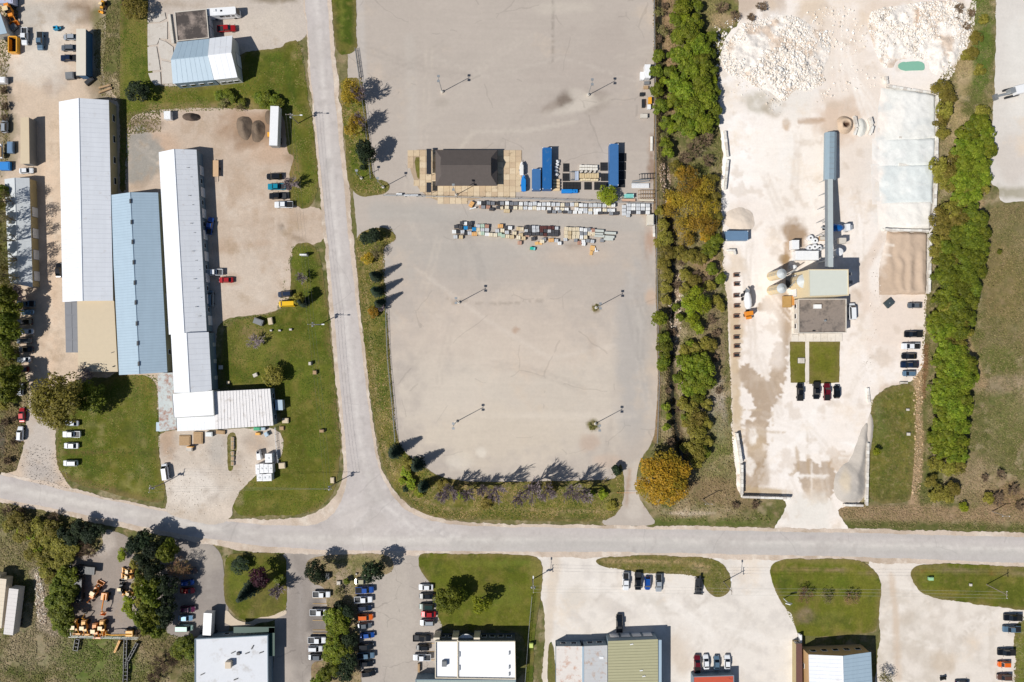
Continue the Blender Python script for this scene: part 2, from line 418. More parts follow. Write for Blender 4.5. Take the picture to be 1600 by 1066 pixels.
xs = np.concatenate([-np.geomspace(4000, 178, 22)[:-1], np.arange(-178, 178.1, 0.95), np.geomspace(178, 4000, 22)[1:]])
ys = np.concatenate([-np.geomspace(4000, 120, 22)[:-1], np.arange(-120, 120.1, 0.95), np.geomspace(120, 4000, 22)[1:]])
gx, gy = np.meshgrid(xs, ys); X = gx.ravel(); Y = gy.ravel()
BASE = [
    ('n', 30, .5, .2, (128, 118, 82), .7), ('n', 9, .52, .2, (92, 96, 44), .6), ('n', 5, .56, .12, (160, 140, 106), .6), ('n', 2.6, .6, .1, (74, 84, 34), .6), ('n', 3.4, .62, .08, (176, 156, 122), .6),
    # east field and verges
    ('p', [(1545, 320), (1640, 300), (1640, 560), (1530, 560)], (118, 108, 70), .8, 1), ('b', 1565, 440, 34, 60, 0, (128, 112, 70), .7, .8),
    ('b', 1560, 560, 30, 24, 0, (94, 102, 44), .6, .8), ('b', 1570, 600, 40, 14, 0, (168, 145, 118), .6, .7), ('b', 1580, 660, 40, 40, 0, (108, 110, 60), .7, .8),
    ('b', 1560, 770, 60, 26, 0, (150, 126, 96), .7, .7), ('b', 1520, 740, 34, 26, 0, (158, 136, 104), .6, .7), ('b', 1580, 780, 30, 20, 0, (128, 92, 66), .5, .7),
    ('l', [(1530, 320), (1525, 420), (1505, 520), (1535, 600)], 7, (176, 146, 106), .7, 1),
    ('l', [(1440, 560), (1432, 640), (1436, 700), (1425, 770), (1432, 800)], 8, (178, 146, 110), .85, .8),
    ('l', [(1447, 540), (1443, 620)], 4, (112, 66, 44), .7, .7),
    ('l', [(1310, 800), (1640, 806)], 12, (160, 130, 100), .75, .9), ('l', [(1320, 822), (1640, 829)], 8, (84, 88, 40), .8, .7),
    # strip between the paved lot and the stone plant
    ('l', [(1023, -20), (1024, 300), (1022, 420), (1028, 600), (1024, 690)], 5, (146, 116, 86), .8, .8),
    ('l', CREEK, 9, (74, 60, 42), .9, .7), ('l', CREEK, 5, (34, 30, 24), .95, .5),
    ('l', [(1045, 0), (1048, 80), (1052, 170)], 8, (158, 124, 96), .7, .9),
    ('l', [(1062, 420), (1060, 480), (1054, 540), (1070, 600)], 7, (182, 160, 134), .6, .8),
    ('b', 1100, 420, 22, 36, 0, (150, 120, 90), .7, .8), ('b', 1118, 530, 16, 60, 0, (138, 116, 94), .8, .8),
    ('b', 1122, 640, 14, 44, 0, (172, 158, 142), .8, .8), ('b', 1118, 700, 22, 50, 0, (110, 112, 58), .7, .8),
    ('b', 1130, 770, 70, 22, 0, (134, 112, 82), .8, .8), ('b', 1080, 802, 40, 4, 0, (204, 184, 160), .7, .7),
    ('l', [(1020, 815), (1210, 818)], 6, (84, 96, 36), .8, .8), ('b', 1140, 10, 60, 22, 0, (122, 116, 66), .8, .8), ('b', 1130, 34, 18, 12, 0, (186, 156, 118), .7, .7),
    # grass strip east of the plant
    ('b', 1530, 60, 20, 90, 0, (88, 108, 40), .8, .8), ('b', 1505, 110, 14, 60, 8, (186, 160, 112), .7, .8), ('b', 1490, 190, 20, 34, 0, (184, 158, 110), .7, .8),
    ('b', 1500, 20, 14, 60, 0, (120, 106, 70), .8, .8),
    # south-west field
    ('b', 30, 860, 50, 40, 20, (132, 122, 84), .7, .8), ('b', 60, 1010, 70, 40, 0, (148, 134, 106), .8, .8), ('b', 150, 1035, 70, 40, 0, (88, 106, 40), .8, .8),
    ('l', [(58, 895), (68, 940), (66, 975), (85, 985)], 9, (176, 158, 138), .8, .8), ('b', 270, 1030, 30, 30, 0, (104, 92, 62), .8, .8),
    ('b', 225, 1000, 20, 30, 0, (150, 128, 96), .6, .8), ('l', [(-40, 782), (60, 800), (160, 822)], 8, (112, 104, 62), .8, .8), ('b', 15, 690, 20, 60, 0, (118, 100, 74), .85, .8),
    ('b', 12, 600, 24, 40, 0, (96, 104, 40), .7, .8), ('b', 10, 770, 40, 6, 10, (78, 88, 34), .7, .8), ('b', 4, 680, 4, 34, 0, (76, 72, 70), .8, .6),
]
colr = paint(X, Y, (104, 102, 58), BASE, 3)
nx, ny = len(xs), len(ys)
i = np.arange(nx - 1); j = np.arange(ny - 1); ii, jj = np.meshgrid(i, j); a = (jj * nx + ii).ravel()
F = np.column_stack([a, a + 1, a + 1 + nx, a + nx])
g = link('ground', np_mesh('ground', np.column_stack([X, Y, base_h(X, Y)]), F, G_SCRUB, colr, smooth=True)); props(g, kind='structure')

Z1, Z2, Z3, Z4, Z5 = .03, .06, .09, .12, .15
# ---- yards and lots
sheet('west_yard', [(-60, -60), (170, -60), (165, 60), (160, 120), (188, 160), (188, 590), (120, 592), (70, 612), (86, 650), (86, 700), (96, 746), (140, 790), (60, 790), (-20, 770), (8, 742), (26, 735), (37, 700), (44, 640), (46, 600), (28, 560), (28, 470), (8, 300), (-60, 290)],
      Z1, G_GRAVEL, (208, 184, 158), [
          ('b', 90, 20, 80, 18, 0, (128, 104, 80), .8, .8), ('b', 40, 45, 26, 30, 0, (70, 60, 54), .7, .6), ('b', 155, 130, 20, 30, 0, (104, 96, 70), .8, .8), ('b', 155, 60, 12, 60, 0, (110, 108, 62), .8, .8),
          ('l', [(75, 260), (80, 420), (78, 560), (55, 640)], 12, (222, 190, 158), .6, 1), ('l', [(64, 640), (60, 720), (62, 760)], 24, (190, 180, 170), .8, .9),
          ('b', 86, 130, 12, 22, 60, (150, 118, 92), .6, .8), ('b', 8, 160, 12, 60, 0, (120, 110, 96), .7, .7), ('b', 8, 230, 24, 40, 0, (110, 104, 70), .7, .7), ('n', 3, .64, .1, (176, 150, 122), .5), ('b', 66, 60, 50, 70, 0, (218, 208, 194), .7, .9), *tracks(14, 14, (60, 180, 90, 600), [(222, 202, 178), (184, 162, 138)], (1.5, 3), (.3, .5), 1.57),
          ('b', 62, 735, 30, 12, 20, (168, 158, 150), .5, .9)], amp=.5, res=1.3)
sheet('front_yard', [(186, 168), (445, 168), (450, 235), (465, 245), (452, 300), (458, 322), (510, 325), (513, 380), (455, 385), (453, 470), (430, 488), (338, 500), (335, 640), (190, 640)],
      Z1, G_GRAVEL, (196, 174, 152), [
          ('b', 400, 200, 50, 30, 0, (170, 136, 106), .85, .9), ('b', 393, 212, 32, 22, 0, (138, 112, 88), .7, .9), ('b', 422, 190, 12, 24, 0, (140, 114, 90), .7, .8), ('b', 222, 195, 32, 10, 0, (132, 112, 90), .8, .8), ('b', 240, 225, 40, 20, 0, (200, 164, 132), .6, .9),
          ('b', 222, 250, 26, 50, 0, (156, 150, 140), .95, .3), ('b', 440, 355, 5, 3, 0, (110, 92, 76), .7, .7), ('b', 380, 385, 46, 6, -10, (176, 140, 108), .4, .9), ('b', 465, 372, 22, 5, 20, (140, 118, 92), .6, .8), ('b', 380, 440, 50, 50, 0, (206, 190, 172), .5, .9),
          ('b', 420, 240, 40, 20, 0, (188, 150, 116), .5, .9), ('b', 460, 245, 14, 12, 0, (150, 122, 92), .7, .7), *tracks(15, 16, (345, 230, 460, 460), [(182, 158, 134), (212, 196, 178), (174, 148, 122)], (1.4, 3), (.25, .45)), ('n', 5, .58, .12, (180, 152, 124), .5)], amp=.5, res=1)
sheet('workshop_apron', [(230, -40), (478, -40), (484, 62), (446, 68), (440, 76), (370, 82), (345, 132), (240, 136), (232, 110), (228, 60)],
      Z1, G_GRAVEL, (196, 182, 168), [('b', 420, 40, 50, 30, 0, (204, 190, 172), .6, .9), ('b', 262, 120, 14, 10, 0, (128, 104, 84), .8, .7), ('b', 280, 6, 40, 6, 0, (160, 140, 116), .5, .8),
          ('b', 430, 0, 30, 5, 0, (120, 104, 76), .7, .7)], amp=.3)
TRK = tracks(4, 26, (600, 0, 1000, 700), [(206, 192, 174), (166, 154, 142), (198, 186, 170)], (1.2, 2.6), (.15, .35)) + tracks(5, 8, (620, 325, 900, 345), [(160, 152, 144), (196, 184, 170)], (1.5, 3), (.2, .4), 0.05) + tracks(6, 8, (985, 300, 1010, 500), [(200, 190, 178), (160, 152, 144)], (1.2, 2.5), (.2, .4), 1.5)
LOT = [(540, -60), (1022, -60), (1022, 260), (1020, 310), (1024, 400), (1028, 600), (1022, 690), (996, 722), (994, 770), (1012, 800), (1030, 822), (930, 822), (966, 790), (972, 760), (700, 756), (640, 735), (590, 600), (560, 400), (545, 200)]
sheet('paved_lot', LOT, Z1, G_LOT, (184, 171, 158), [
    ('b', 820, 620, 190, 120, 0, (204, 190, 172), .8, .9), ('b', 790, 520, 170, 60, 0, (202, 184, 166), .6, .9), ('b', 700, 620, 80, 70, 0, (208, 194, 176), .5, .9),
    ('b', 990, 560, 26, 140, 0, (176, 168, 160), .8, .8), ('b', 720, 380, 130, 50, 0, (178, 170, 160), .6, .9), ('b', 940, 150, 100, 100, 0, (176, 162, 150), .6, .9),
    ('b', 880, 158, 14, 16, 30, (112, 98, 86), .8, .8), ('b', 862, 168, 16, 8, -30, (150, 134, 120), .6, .8), ('b', 930, 160, 20, 16, -40, (150, 136, 122), .5, .8),
    ('l', [(700, 255), (740, 205), (820, 205), (900, 190)], 3, (200, 188, 172), .5, 1), ('b', 715, 720, 20, 12, 0, (222, 212, 196), .5, .9), ('b', 752, 706, 8, 8, 0, (230, 222, 208), .8, .8), ('b', 922, 694, 16, 14, 0, (190, 166, 146), .8, .6),
    ('b', 950, 720, 26, 10, 0, (198, 172, 150), .6, .8), ('l', [(998, 730), (990, 800)], 12, (198, 186, 172), .7, .8), ('l', [(984, 735), (978, 790)], 3, (170, 138, 110), .6, .8), ('l', [(1012, 735), (1010, 790)], 4, (160, 128, 100), .6, .8),
    ('b', 895, 385, 14, 4, 0, (130, 112, 96), .6, .8), ('b', 900, 400, 50, 14, 0, (196, 176, 156), .6, .9), ('b', 1014, 360, 8, 46, 0, (176, 132, 100), .6, .8), ('b', 1018, 260, 5, 40, 0, (140, 108, 84), .7, .8),
    ('b', 1008, 330, 16, 10, 0, (186, 160, 130), .6, .8), ('l', [(650, 80), (760, 120), (880, 90), (1000, 130)], 2, (196, 184, 170), .35, 1), ('l', [(650, 420), (760, 500), (860, 560), (960, 540)], 3, (212, 198, 182), .35, 1),
    ('l', [(640, 60), (650, 300)], 8, (190, 180, 168), .4, 1), *TRK, ('l', [(590, 330), (700, 335), (900, 345), (1010, 350)], 14, (178, 170, 160), .7, 1), ('b', 806, 516, 5, 4, 0, (176, 140, 112), .6, .8),
    ('b', 760, 680, 120, 40, 0, (206, 190, 168), .5, .9), ('b', 925, 540, 7, 20, 0, (178, 158, 140), .3, .9), ('b', 926, 664, 9, 8, 0, (112, 104, 62), .9, .6), ('b', 931, 481, 7, 6, 0, (120, 104, 70), .85, .7), ('b', 712, 474, 5, 3, 0, (160, 140, 118), .6, .8), ('b', 692, 146, 5, 4, 0, (206, 190, 170), .7, .8), ('b', 918, 150, 6, 4, 0, (206, 192, 172), .7, .8),
    ('l', [(863, -40), (864, 40), (862, 105)], 1.4, (130, 120, 110), .5, 1.2), ('l', [(700, 467), (760, 476), (850, 470)], 1.3, (150, 136, 122), .5, 1.2), ('b', 896, 168, 40, 8, -15, (206, 194, 178), .7, .9), ('b', 905, 150, 20, 8, 20, (200, 188, 172), .6, .9), ('b', 880, 12, 40, 10, 0, (196, 184, 168), .6, .9), ('b', 1016, 465, 8, 12, 0, (206, 170, 138), .6, .8), ('b', 870, 650, 100, 5, 0, (216, 202, 184), .4, .9),
    ('b', 690, 160, 10, 8, 0, (160, 148, 134), .4, .8), ('l', [(560, -40), (566, 90), (572, 200)], 6, (192, 184, 176), .5, .9)], amp=.25, res=.85)
MC = (164, 134, 98)
MUD = [('p', [(1226, 452), (1236, 480), (1238, 540), (1228, 566), (1222, 600), (1206, 640), (1200, 690), (1190, 740), (1186, 775), (1158, 776), (1156, 745), (1168, 700), (1160, 690), (1166, 660), (1178, 655), (1180, 630), (1158, 604), (1150, 574), (1175, 572), (1198, 596), (1204, 560), (1220, 520), (1214, 494), (1196, 488), (1180, 482), (1200, 456)], MC, .8, 1),
    ('p', [(1240, 728), (1262, 718), (1282, 728), (1300, 718), (1306, 745), (1298, 780), (1276, 792), (1258, 776), (1246, 752)], MC, .75, 1), ('p', [(1140, 480), (1152, 480), (1156, 600), (1160, 700), (1150, 690)], (204, 178, 142), .7, 1), ('p', [(1292, 700), (1306, 700), (1330, 710), (1310, 740), (1296, 726)], (190, 160, 124), .6, 1),
    ('l', [(1160, 764), (1232, 772)], 6, (190, 164, 124), .8, .7), ('l', [(1244, 700), (1248, 730), (1236, 742)], 2.4, (186, 158, 122), .7, .8), ('l', [(1262, 712), (1264, 740)], 2.4, (186, 158, 122), .6, .8), ('l', [(1246, 744), (1292, 744)], 2.2, (244, 236, 226), .8, .8), ('l', [(1268, 724), (1268, 780)], 2, (240, 230, 218), .6, .8),
    ('b', 1184, 690, 16, 24, 0, (196, 170, 134), .7, .8), ('b', 1190, 742, 14, 26, 0, (166, 138, 102), .6, .7), ('b', 1206, 500, 8, 14, 0, (240, 232, 222), .6, .7), ('b', 1176, 680, 8, 14, 0, (242, 232, 220), .9, .4), ('b', 1172, 730, 7, 14, 0, (240, 230, 218), .8, .4), ('b', 1210, 725, 8, 20, 0, (240, 230, 220), .8, .5), ('l', [(1158, 640), (1190, 641)], 1.2, (196, 172, 140), .7, 1), ('l', [(1158, 672), (1226, 676)], 1.2, (196, 172, 140), .7, 1), ('l', [(1208, 640), (1208, 690)], 1.2, (200, 176, 144), .6, 1), ('l', [(1262, 670), (1262, 700)], 1.2, (206, 190, 170), .6, 1)]
PLANT = [(1128, 230), (1120, 130), (1130, 60), (1160, 30), (1140, -60), (1530, -60), (1520, 60), (1478, 130), (1460, 200), (1458, 360), (1448, 460), (1442, 592), (1390, 602), (1364, 620), (1354, 700), (1352, 786), (1303, 792), (1322, 822), (1330, 832), (1205, 832), (1216, 815), (1236, 775), (1152, 778), (1146, 690), (1140, 600), (1138, 480), (1128, 400)]
sheet('stone_plant_yard', PLANT, Z1, G_WHITE, (238, 226, 214), [
    ('b', 1170, 260, 44, 90, 0, (250, 244, 238), .8, .9), ('b', 1170, 420, 30, 60, 0, (246, 236, 226), .7, .9), ('b', 1240, 690, 60, 70, 0, (242, 232, 222), .7, .9), ('b', 1410, 270, 60, 100, 0, (222, 220, 214), .8, .7), ('b', 1230, 250, 16, 30, 0, (222, 226, 226), .6, .9), ('l', [(1316, -20), (1322, 120), (1330, 170)], 16, (236, 222, 208), .7, 1), ('l', [(1378, 370), (1350, 420), (1352, 480)], 8, (214, 186, 160), .5, 1),
    ('b', 1330, 160, 60, 170, 0, (228, 210, 192), .7, .9), ('b', 1230, 260, 70, 90, 0, (242, 230, 216), .7, .9), ('b', 1170, 10, 60, 24, 0, (178, 150, 120), .7, .8), ('b', 1270, 20, 30, 26, 0, (206, 180, 148), .7, .8),
    ('b', 1190, 156, 36, 20, -10, (190, 180, 160), .8, .6), ('b', 1205, 170, 16, 12, 30, (168, 150, 122), .6, .7), ('b', 1420, 20, 80, 30, 0, (212, 186, 158), .6, .8), ('b', 1228, 195, 5, 8, 0, (196, 160, 120), .7, .7),
    ('b', 1312, 190, 34, 34, 0, (208, 176, 146), .7, .8), ('l', [(1250, 190), (1285, 188)], 4, (182, 146, 110), .7, .8), ('l', [(1300, 280), (1304, 340)], 10, (214, 184, 150), .5, .9),
    ('b', 1240, 362, 18, 26, -20, (160, 128, 92), .9, .6), ('l', [(1232, 380), (1226, 420)], 5, (168, 134, 96), .8, .7), ('b', 1225, 405, 8, 7, 0, (152, 120, 74), .8, .6),
    ('b', 1400, 500, 60, 60, 0, (226, 204, 184), .7, .9), ('b', 1336, 466, 12, 14, 30, (178, 148, 114), .7, .7), ('b', 1130, 460, 12, 60, 0, (208, 184, 154), .7, .8), ('b', 1150, 500, 14, 26, 0, (206, 178, 142), .7, .8),
    ('l', [(1146, 500), (1148, 600), (1152, 680)], 7, (206, 180, 142), .8, .7), *MUD, ('l', [(1330, 470), (1330, 600), (1300, 700)], 14, (240, 226, 212), .5, 1), *tracks(8, 26, (1160, 180, 1360, 800), [(214, 198, 180), (250, 242, 234), (204, 186, 166)], (1.4, 3), (.2, .45), 1.5), *tracks(9, 8, (1200, 620, 1330, 720), [(222, 208, 192), (250, 244, 236)], (1.4, 3), (.25, .5)), *tracks(10, 8, (1300, 0, 1340, 160), [(222, 204, 186), (248, 240, 230)], (1.6, 3), (.25, .5), 1.5, (80, 160)), ('b', 1172, 330, 30, 26, 0, (226, 208, 192), .7, .8),
    ('b', 1260, 800, 40, 24, 0, (226, 218, 206), .9, .9), ('b', 1240, 560, 8, 40, 0, (232, 224, 212), .6, .8), ('l', [(1180, 300), (1200, 420), (1210, 560)], 16, (244, 232, 220), .6, 1), ('b', 1150, 410, 14, 24, 0, (214, 190, 160), .6, .8),
    ('b', 1404, 612, 34, 12, 0, (196, 164, 134), .6, .8), ('b', 1205, 90, 84, 66, 0, (240, 232, 224), .9, .6), ('b', 1440, 60, 76, 60, 0, (240, 232, 224), .9, .6), ('b', 1290, 60, 14, 60, 0, (226, 208, 188), .6, .8), ('b', 1240, 150, 30, 30, 0, (222, 214, 202), .6, .9), ('n', 4, .6, .1, (206, 186, 164), .45)], amp=.6, res=.7)
sheet('far_yard', [(1556, -60), (1700, -60), (1700, 318), (1600, 314), (1560, 318), (1562, 292), (1545, 288), (1548, 220), (1555, 120)],
      Z1, G_WHITE, (214, 206, 196), [('b', 1585, 250, 30, 34, 0, (206, 194, 182), .8, .7), ('b', 1600, 100, 30, 80, 0, (222, 216, 206), .8, .8), ('l', [(1550, 300), (1700, 306)], 8, (150, 140, 108), .7, .8)], amp=.4)
# ---- the south side
sheet('machine_yard', [(150, 822), (205, 838), (196, 852), (222, 880), (222, 994), (112, 992), (112, 868), (146, 868), (165, 850)], Z1, G_GRAVEL, (158, 144, 132), [('b', 165, 850, 16, 20, 0, (190, 176, 162), .8, .8), ('b', 130, 930, 20, 40, 0, (120, 108, 98), .7, .8)], amp=.2)
sheet('parking_lot', [(262, 830), (346, 852), (362, 1000), (300, 992), (262, 1000), (240, 920)], Z1, G_TAR, (150, 140, 132), [('b', 320, 870, 30, 20, 0, (176, 164, 150), .6, .8), ('l', [(325, 880), (330, 940)], 3, (168, 158, 148), .5, .9)], amp=.2)
sheet('parking_lot', [(440, 855), (655, 858), (690, 900), (690, 1120), (425, 1120), (430, 960)], Z1, G_TAR, (178, 166, 154), [
    ('b', 470, 960, 26, 100, 0, (144, 134, 126), .85, .7), ('b', 500, 985, 16, 60, 0, (122, 114, 108), .8, .5), ('l', [(470, 900), (470, 1000)], 3, (160, 150, 142), .6, .9), ('b', 620, 960, 30, 100, 0, (186, 174, 160), .7, .9)], amp=.2)
sheet('gravel_lot', [(830, 858), (1240, 862), (1225, 900), (1248, 980), (1248, 1120), (845, 1120), (852, 960)], Z1, G_WHITE, (226, 216, 204), [
    ('b', 900, 935, 20, 16, 0, (206, 194, 178), .6, .9), ('b', 960, 945, 26, 14, 20, (208, 196, 182), .6, .9), ('b', 1020, 940, 26, 10, 20, (204, 194, 180), .6, .9), ('n', 14, .54, .2, (208, 196, 182), .6), ('n', 4, .56, .12, (204, 194, 184), .5), *tracks(12, 22, (870, 900, 1220, 1050), [(206, 196, 184), (242, 234, 224), (200, 188, 174)], (1.4, 3), (.25, .5)), 
    ('b', 1060, 1020, 20, 30, 0, (206, 184, 158), .5, .9), ('b', 1010, 920, 60, 4, 0, (234, 222, 208), .6, .8), ('l', [(868, 870), (858, 960), (848, 1060)], 8, (212, 194, 172), .7, .8)], amp=.5, res=1)
sheet('gravel_lot', [(1352, 866), (1700, 880), (1700, 1120), (1360, 1120), (1376, 980)], Z1, G_WHITE, (224, 212, 198), [
    ('n', 9, .52, .2, (200, 186, 168), .7), ('n', 3, .56, .12, (198, 184, 168), .5), *tracks(13, 22, (1390, 900, 1580, 1060), [(200, 188, 172), (238, 228, 216), (190, 176, 158)], (1.4, 3), (.25, .5)), ('b', 1420, 965, 10, 12, 0, (196, 180, 160), .5, .4), ('b', 1475, 1035, 20, 18, 0, (196, 174, 146), .6, .8), ('l', [(1392, 900), (1400, 960), (1402, 1060)], 5, (206, 180, 152), .6, .8)], amp=.5, res=1, seed=31)
# ---- roads: gravel shoulder below, pale worn asphalt above
ROADV_L = [(468, -60), (475, 0), (480, 90), (486, 150), (496, 250), (503, 330), (508, 400), (516, 500), (525, 600), (536, 700), (537, 745), (520, 785), (485, 808), (430, 812), (360, 812)]
SH_T = [(-60, 722), (0, 738), (90, 757), (180, 780), (260, 795), (340, 808)]
ROADV_R = [(508, -60), (517, 0), (524, 80), (533, 170), (542, 270), (548, 320), (553, 380), (562, 470), (575, 590), (588, 690), (600, 745), (630, 785), (680, 810), (740, 818), (1000, 822), (1300, 826), (1700, 834)]
SH_B = [(1700, 892), (1500, 884), (1300, 876), (1000, 872), (700, 870), (500, 866), (380, 862), (300, 845), (150, 818), (60, 796), (0, 784), (-60, 770)]
sheet('road_shoulder', SH_T + ROADV_L[::-1] + ROADV_R + SH_B, Z2, G_GRAVEL, (206, 186, 166), [('n', 6, .54, .1, (178, 156, 132), .6), ('n', 2, .6, .1, (226, 212, 194), .6)], amp=.55, res=1.2, sm=1)
AV_L = [(472, -60), (477, 0), (483, 90), (491, 170), (503, 280), (512, 380), (521, 480), (531, 600), (541, 700), (543, 750), (530, 795), (505, 818), (470, 822)]
AT = [(-60, 728), (0, 742), (110, 768), (220, 792), (330, 812), (400, 820)]
AV_R = [(506, -60), (511, 0), (517, 80), (525, 170), (535, 270), (541, 330), (548, 400), (560, 500), (570, 590), (582, 680), (592, 735), (618, 785), (660, 812), (720, 822), (1000, 827), (1300, 832), (1700, 842)]
AB = [(1700, 884), (1500, 876), (1300, 869), (1000, 863), (700, 861), (520, 860), (400, 852), (300, 838), (170, 812), (80, 794), (0, 778), (-60, 762)]
RV = [(490, -60), (494, 0), (508, 170), (522, 330), (538, 480), (552, 600), (566, 710), (585, 775), (640, 822), (720, 840)]
RH = [(-60, 745), (0, 760), (110, 782), (220, 804), (330, 826), (430, 840), (600, 846), (720, 845), (1000, 846), (1300, 851), (1700, 863)]
off = lambda pts, dx, dy: [(x + dx, y + dy) for x, y in pts]
sheet('road', AT + AV_L[::-1] + AV_R + AB, Z3, G_ASPH, (192, 182, 176), [
    ('l', RV, 11, (204, 195, 188), .7, 1.2), ('l', RH, 10, (206, 198, 188), .7, 1.2), ('l', off(RV, -7, 2), 2.2, (184, 175, 170), .55, 1.2), ('l', off(RV, 7, -2), 2.2, (184, 175, 170), .55, 1.2),
    ('l', off(RH, 0, -7), 2.4, (184, 175, 168), .5, 1.2), ('l', off(RH, 0, 8), 2.4, (182, 174, 166), .5, 1.2), ('p', [(700, 840), (1300, 850), (1700, 862), (1700, 890), (700, 866)], (186, 180, 172), .5, 1),
    ('b', 560, 820, 40, 26, 0, (202, 192, 184), .7, .9), ('l', [(1000, 829), (1700, 842)], 3, (182, 176, 168), .5, 1), *tracks(16, 10, (500, 780, 640, 850), [(178, 170, 164), (214, 206, 198)], (1.2, 2.4), (.3, .5), -.3, (60, 140)), ('l', off(RH, 0, -2), 1.6, (214, 206, 196), .5, 1.2), ('l', off(RV, 0, 0), 1.6, (214, 206, 198), .5, 1.2), ('b', 420, 838, 50, 6, 0, (180, 170, 164), .4, 1), ('b', 900, 846, 80, 5, 0, (178, 170, 164), .4, 1), ('n', 9, .6, .1, (178, 168, 160), .35), ('n', 2.2, .68, .06, (160, 150, 144), .3), ('b', 512, 260, 5, 14, 0, (176, 168, 162), .6, .4), ('b', 360, 830, 16, 5, 8, (174, 166, 160), .6, .4), ('b', 1120, 848, 20, 5, 0, (178, 170, 162), .5, .4)], amp=.28, res=1, sm=1)
# ---- lawns and verges
sheet('lawn', [(188, -60), (234, -60), (230, 20), (231, 60), (236, 110), (243, 138), (340, 133), (376, 120), (374, 82), (398, 80), (440, 76), (446, 66), (470, 63), (476, 120), (490, 200), (498, 300), (482, 328), (456, 320), (450, 300), (455, 262), (462, 244), (448, 238), (444, 168), (400, 172), (330, 168), (240, 172), (206, 178), (198, 205), (196, 300), (187, 300)],
      Z2, G_GRASS, (84, 91, 24), [('b', 210, 60, 20, 60, 0, (116, 112, 56), .8, .8), ('b', 205, 130, 20, 40, 0, (104, 108, 44), .7, .8), ('b', 460, 260, 12, 26, 0, (150, 124, 88), .8, .7), ('l', [(448, 100), (462, 170), (478, 280)], 5, (64, 84, 20), .7, .8),
          ('l', [(240, 170), (330, 168), (400, 170)], 8, (146, 128, 92), .8, .8), ('b', 385, 160, 12, 6, 0, (176, 148, 108), .7, .8), ('b', 461, 86, 6, 4, 0, (156, 140, 96), .7, .8), ('n', 8, .55, .2, (98, 110, 36), .6), ('b', 260, 136, 8, 2, 0, (150, 120, 90), .7, .8)], amp=.5, res=1.3)
sheet('lawn', [(456, 384), (472, 379), (498, 386), (508, 440), (515, 520), (524, 610), (532, 690), (530, 745), (514, 782), (482, 803), (420, 806), (376, 806), (364, 792), (368, 775), (385, 755), (406, 738), (438, 722), (440, 660), (430, 606), (345, 608), (345, 560), (352, 500), (395, 497), (432, 488), (455, 470)],
      Z2, G_GRASS, (80, 87, 21), [('b', 400, 540, 36, 36, 0, (128, 118, 66), .7, .9), ('b', 395, 520, 20, 14, 0, (136, 118, 84), .7, .8), ('l', [(495, 390), (512, 520), (528, 690), (515, 780)], 4, (92, 88, 40), .7, .9), ('b', 470, 590, 16, 40, 0, (96, 106, 34), .6, .9),
          ('l', [(372, 800), (430, 802), (482, 799), (514, 778)], 4, (100, 92, 44), .7, .8), ('n', 7, .54, .2, (94, 106, 32), .7), ('b', 505, 640, 16, 60, 0, (104, 108, 42), .5, .9), ('b', 430, 790, 40, 12, 0, (100, 104, 40), .5, .9), ('b', 372, 780, 6, 14, 0, (160, 146, 112), .6, .8)], amp=.65, res=1.2)
sheet('lawn', [(92, 662), (150, 600), (190, 586), (246, 586), (246, 680), (252, 730), (260, 775), (250, 788), (200, 778), (120, 756), (96, 744), (88, 715)],
      Z2, G_GRASS, (84, 92, 22), [('l', [(212, 590), (216, 680), (228, 770)], 12, (92, 98, 48), .8, .8), ('n', 2.5, .6, .08, (150, 142, 92), .5), ('l', [(95, 735), (150, 748), (250, 775)], 1.2, (148, 146, 90), .7, .9), ('l', [(96, 744), (150, 760), (250, 786)], 6, (110, 96, 62), .85, .8),
          ('l', [(98, 708), (160, 708), (212, 706)], 2.5, (100, 88, 50), .8, .8), ('l', [(100, 750), (160, 766), (250, 790)], 2, (70, 78, 30), .7, .8), ('b', 220, 600, 26, 20, 0, (130, 118, 60), .5, .8)], amp=.4, res=1.2, seed=17)
sheet('driveway', [(247, 674), (442, 668), (441, 720), (408, 738), (386, 756), (370, 775), (362, 792), (364, 806), (340, 822), (300, 814), (256, 802), (262, 780), (252, 730), (248, 700)], Z1, G_GRAVEL, (202, 186, 168), [
    ('b', 300, 760, 44, 34, 0, (222, 210, 196), .8, .9), ('b', 262, 690, 14, 26, 0, (180, 148, 118), .8, .8), ('b', 400, 690, 18, 24, 0, (184, 158, 132), .7, .8), ('b', 340, 705, 16, 30, 0, (176, 168, 158), .7, .8), ('n', 2.2, .6, .08, (176, 160, 144), .6), ('b', 350, 800, 30, 14, 0, (218, 200, 180), .7, .9)], amp=.4)
sheet('lawn', [(355, 678), (369, 676), (371, 700), (366, 730), (358, 738), (355, 720)], Z2, G_ROUGH, (88, 96, 36), [('b', 364, 700, 4, 24, 0, (150, 140, 110), .6, .8)], amp=.3, seed=37)
sheet('lawn', [(516, -60), (556, -60), (556, 0), (557, 60), (558, 78), (545, 86), (526, 88), (521, 40)], Z4, G_GRASS, (68, 84, 20), [('l', [(534, -40), (536, 60)], 3, (110, 118, 50), .6, .9), ('l', [(520, 0), (527, 86)], 2, (70, 70, 28), .6, .8)], amp=.4, res=1)
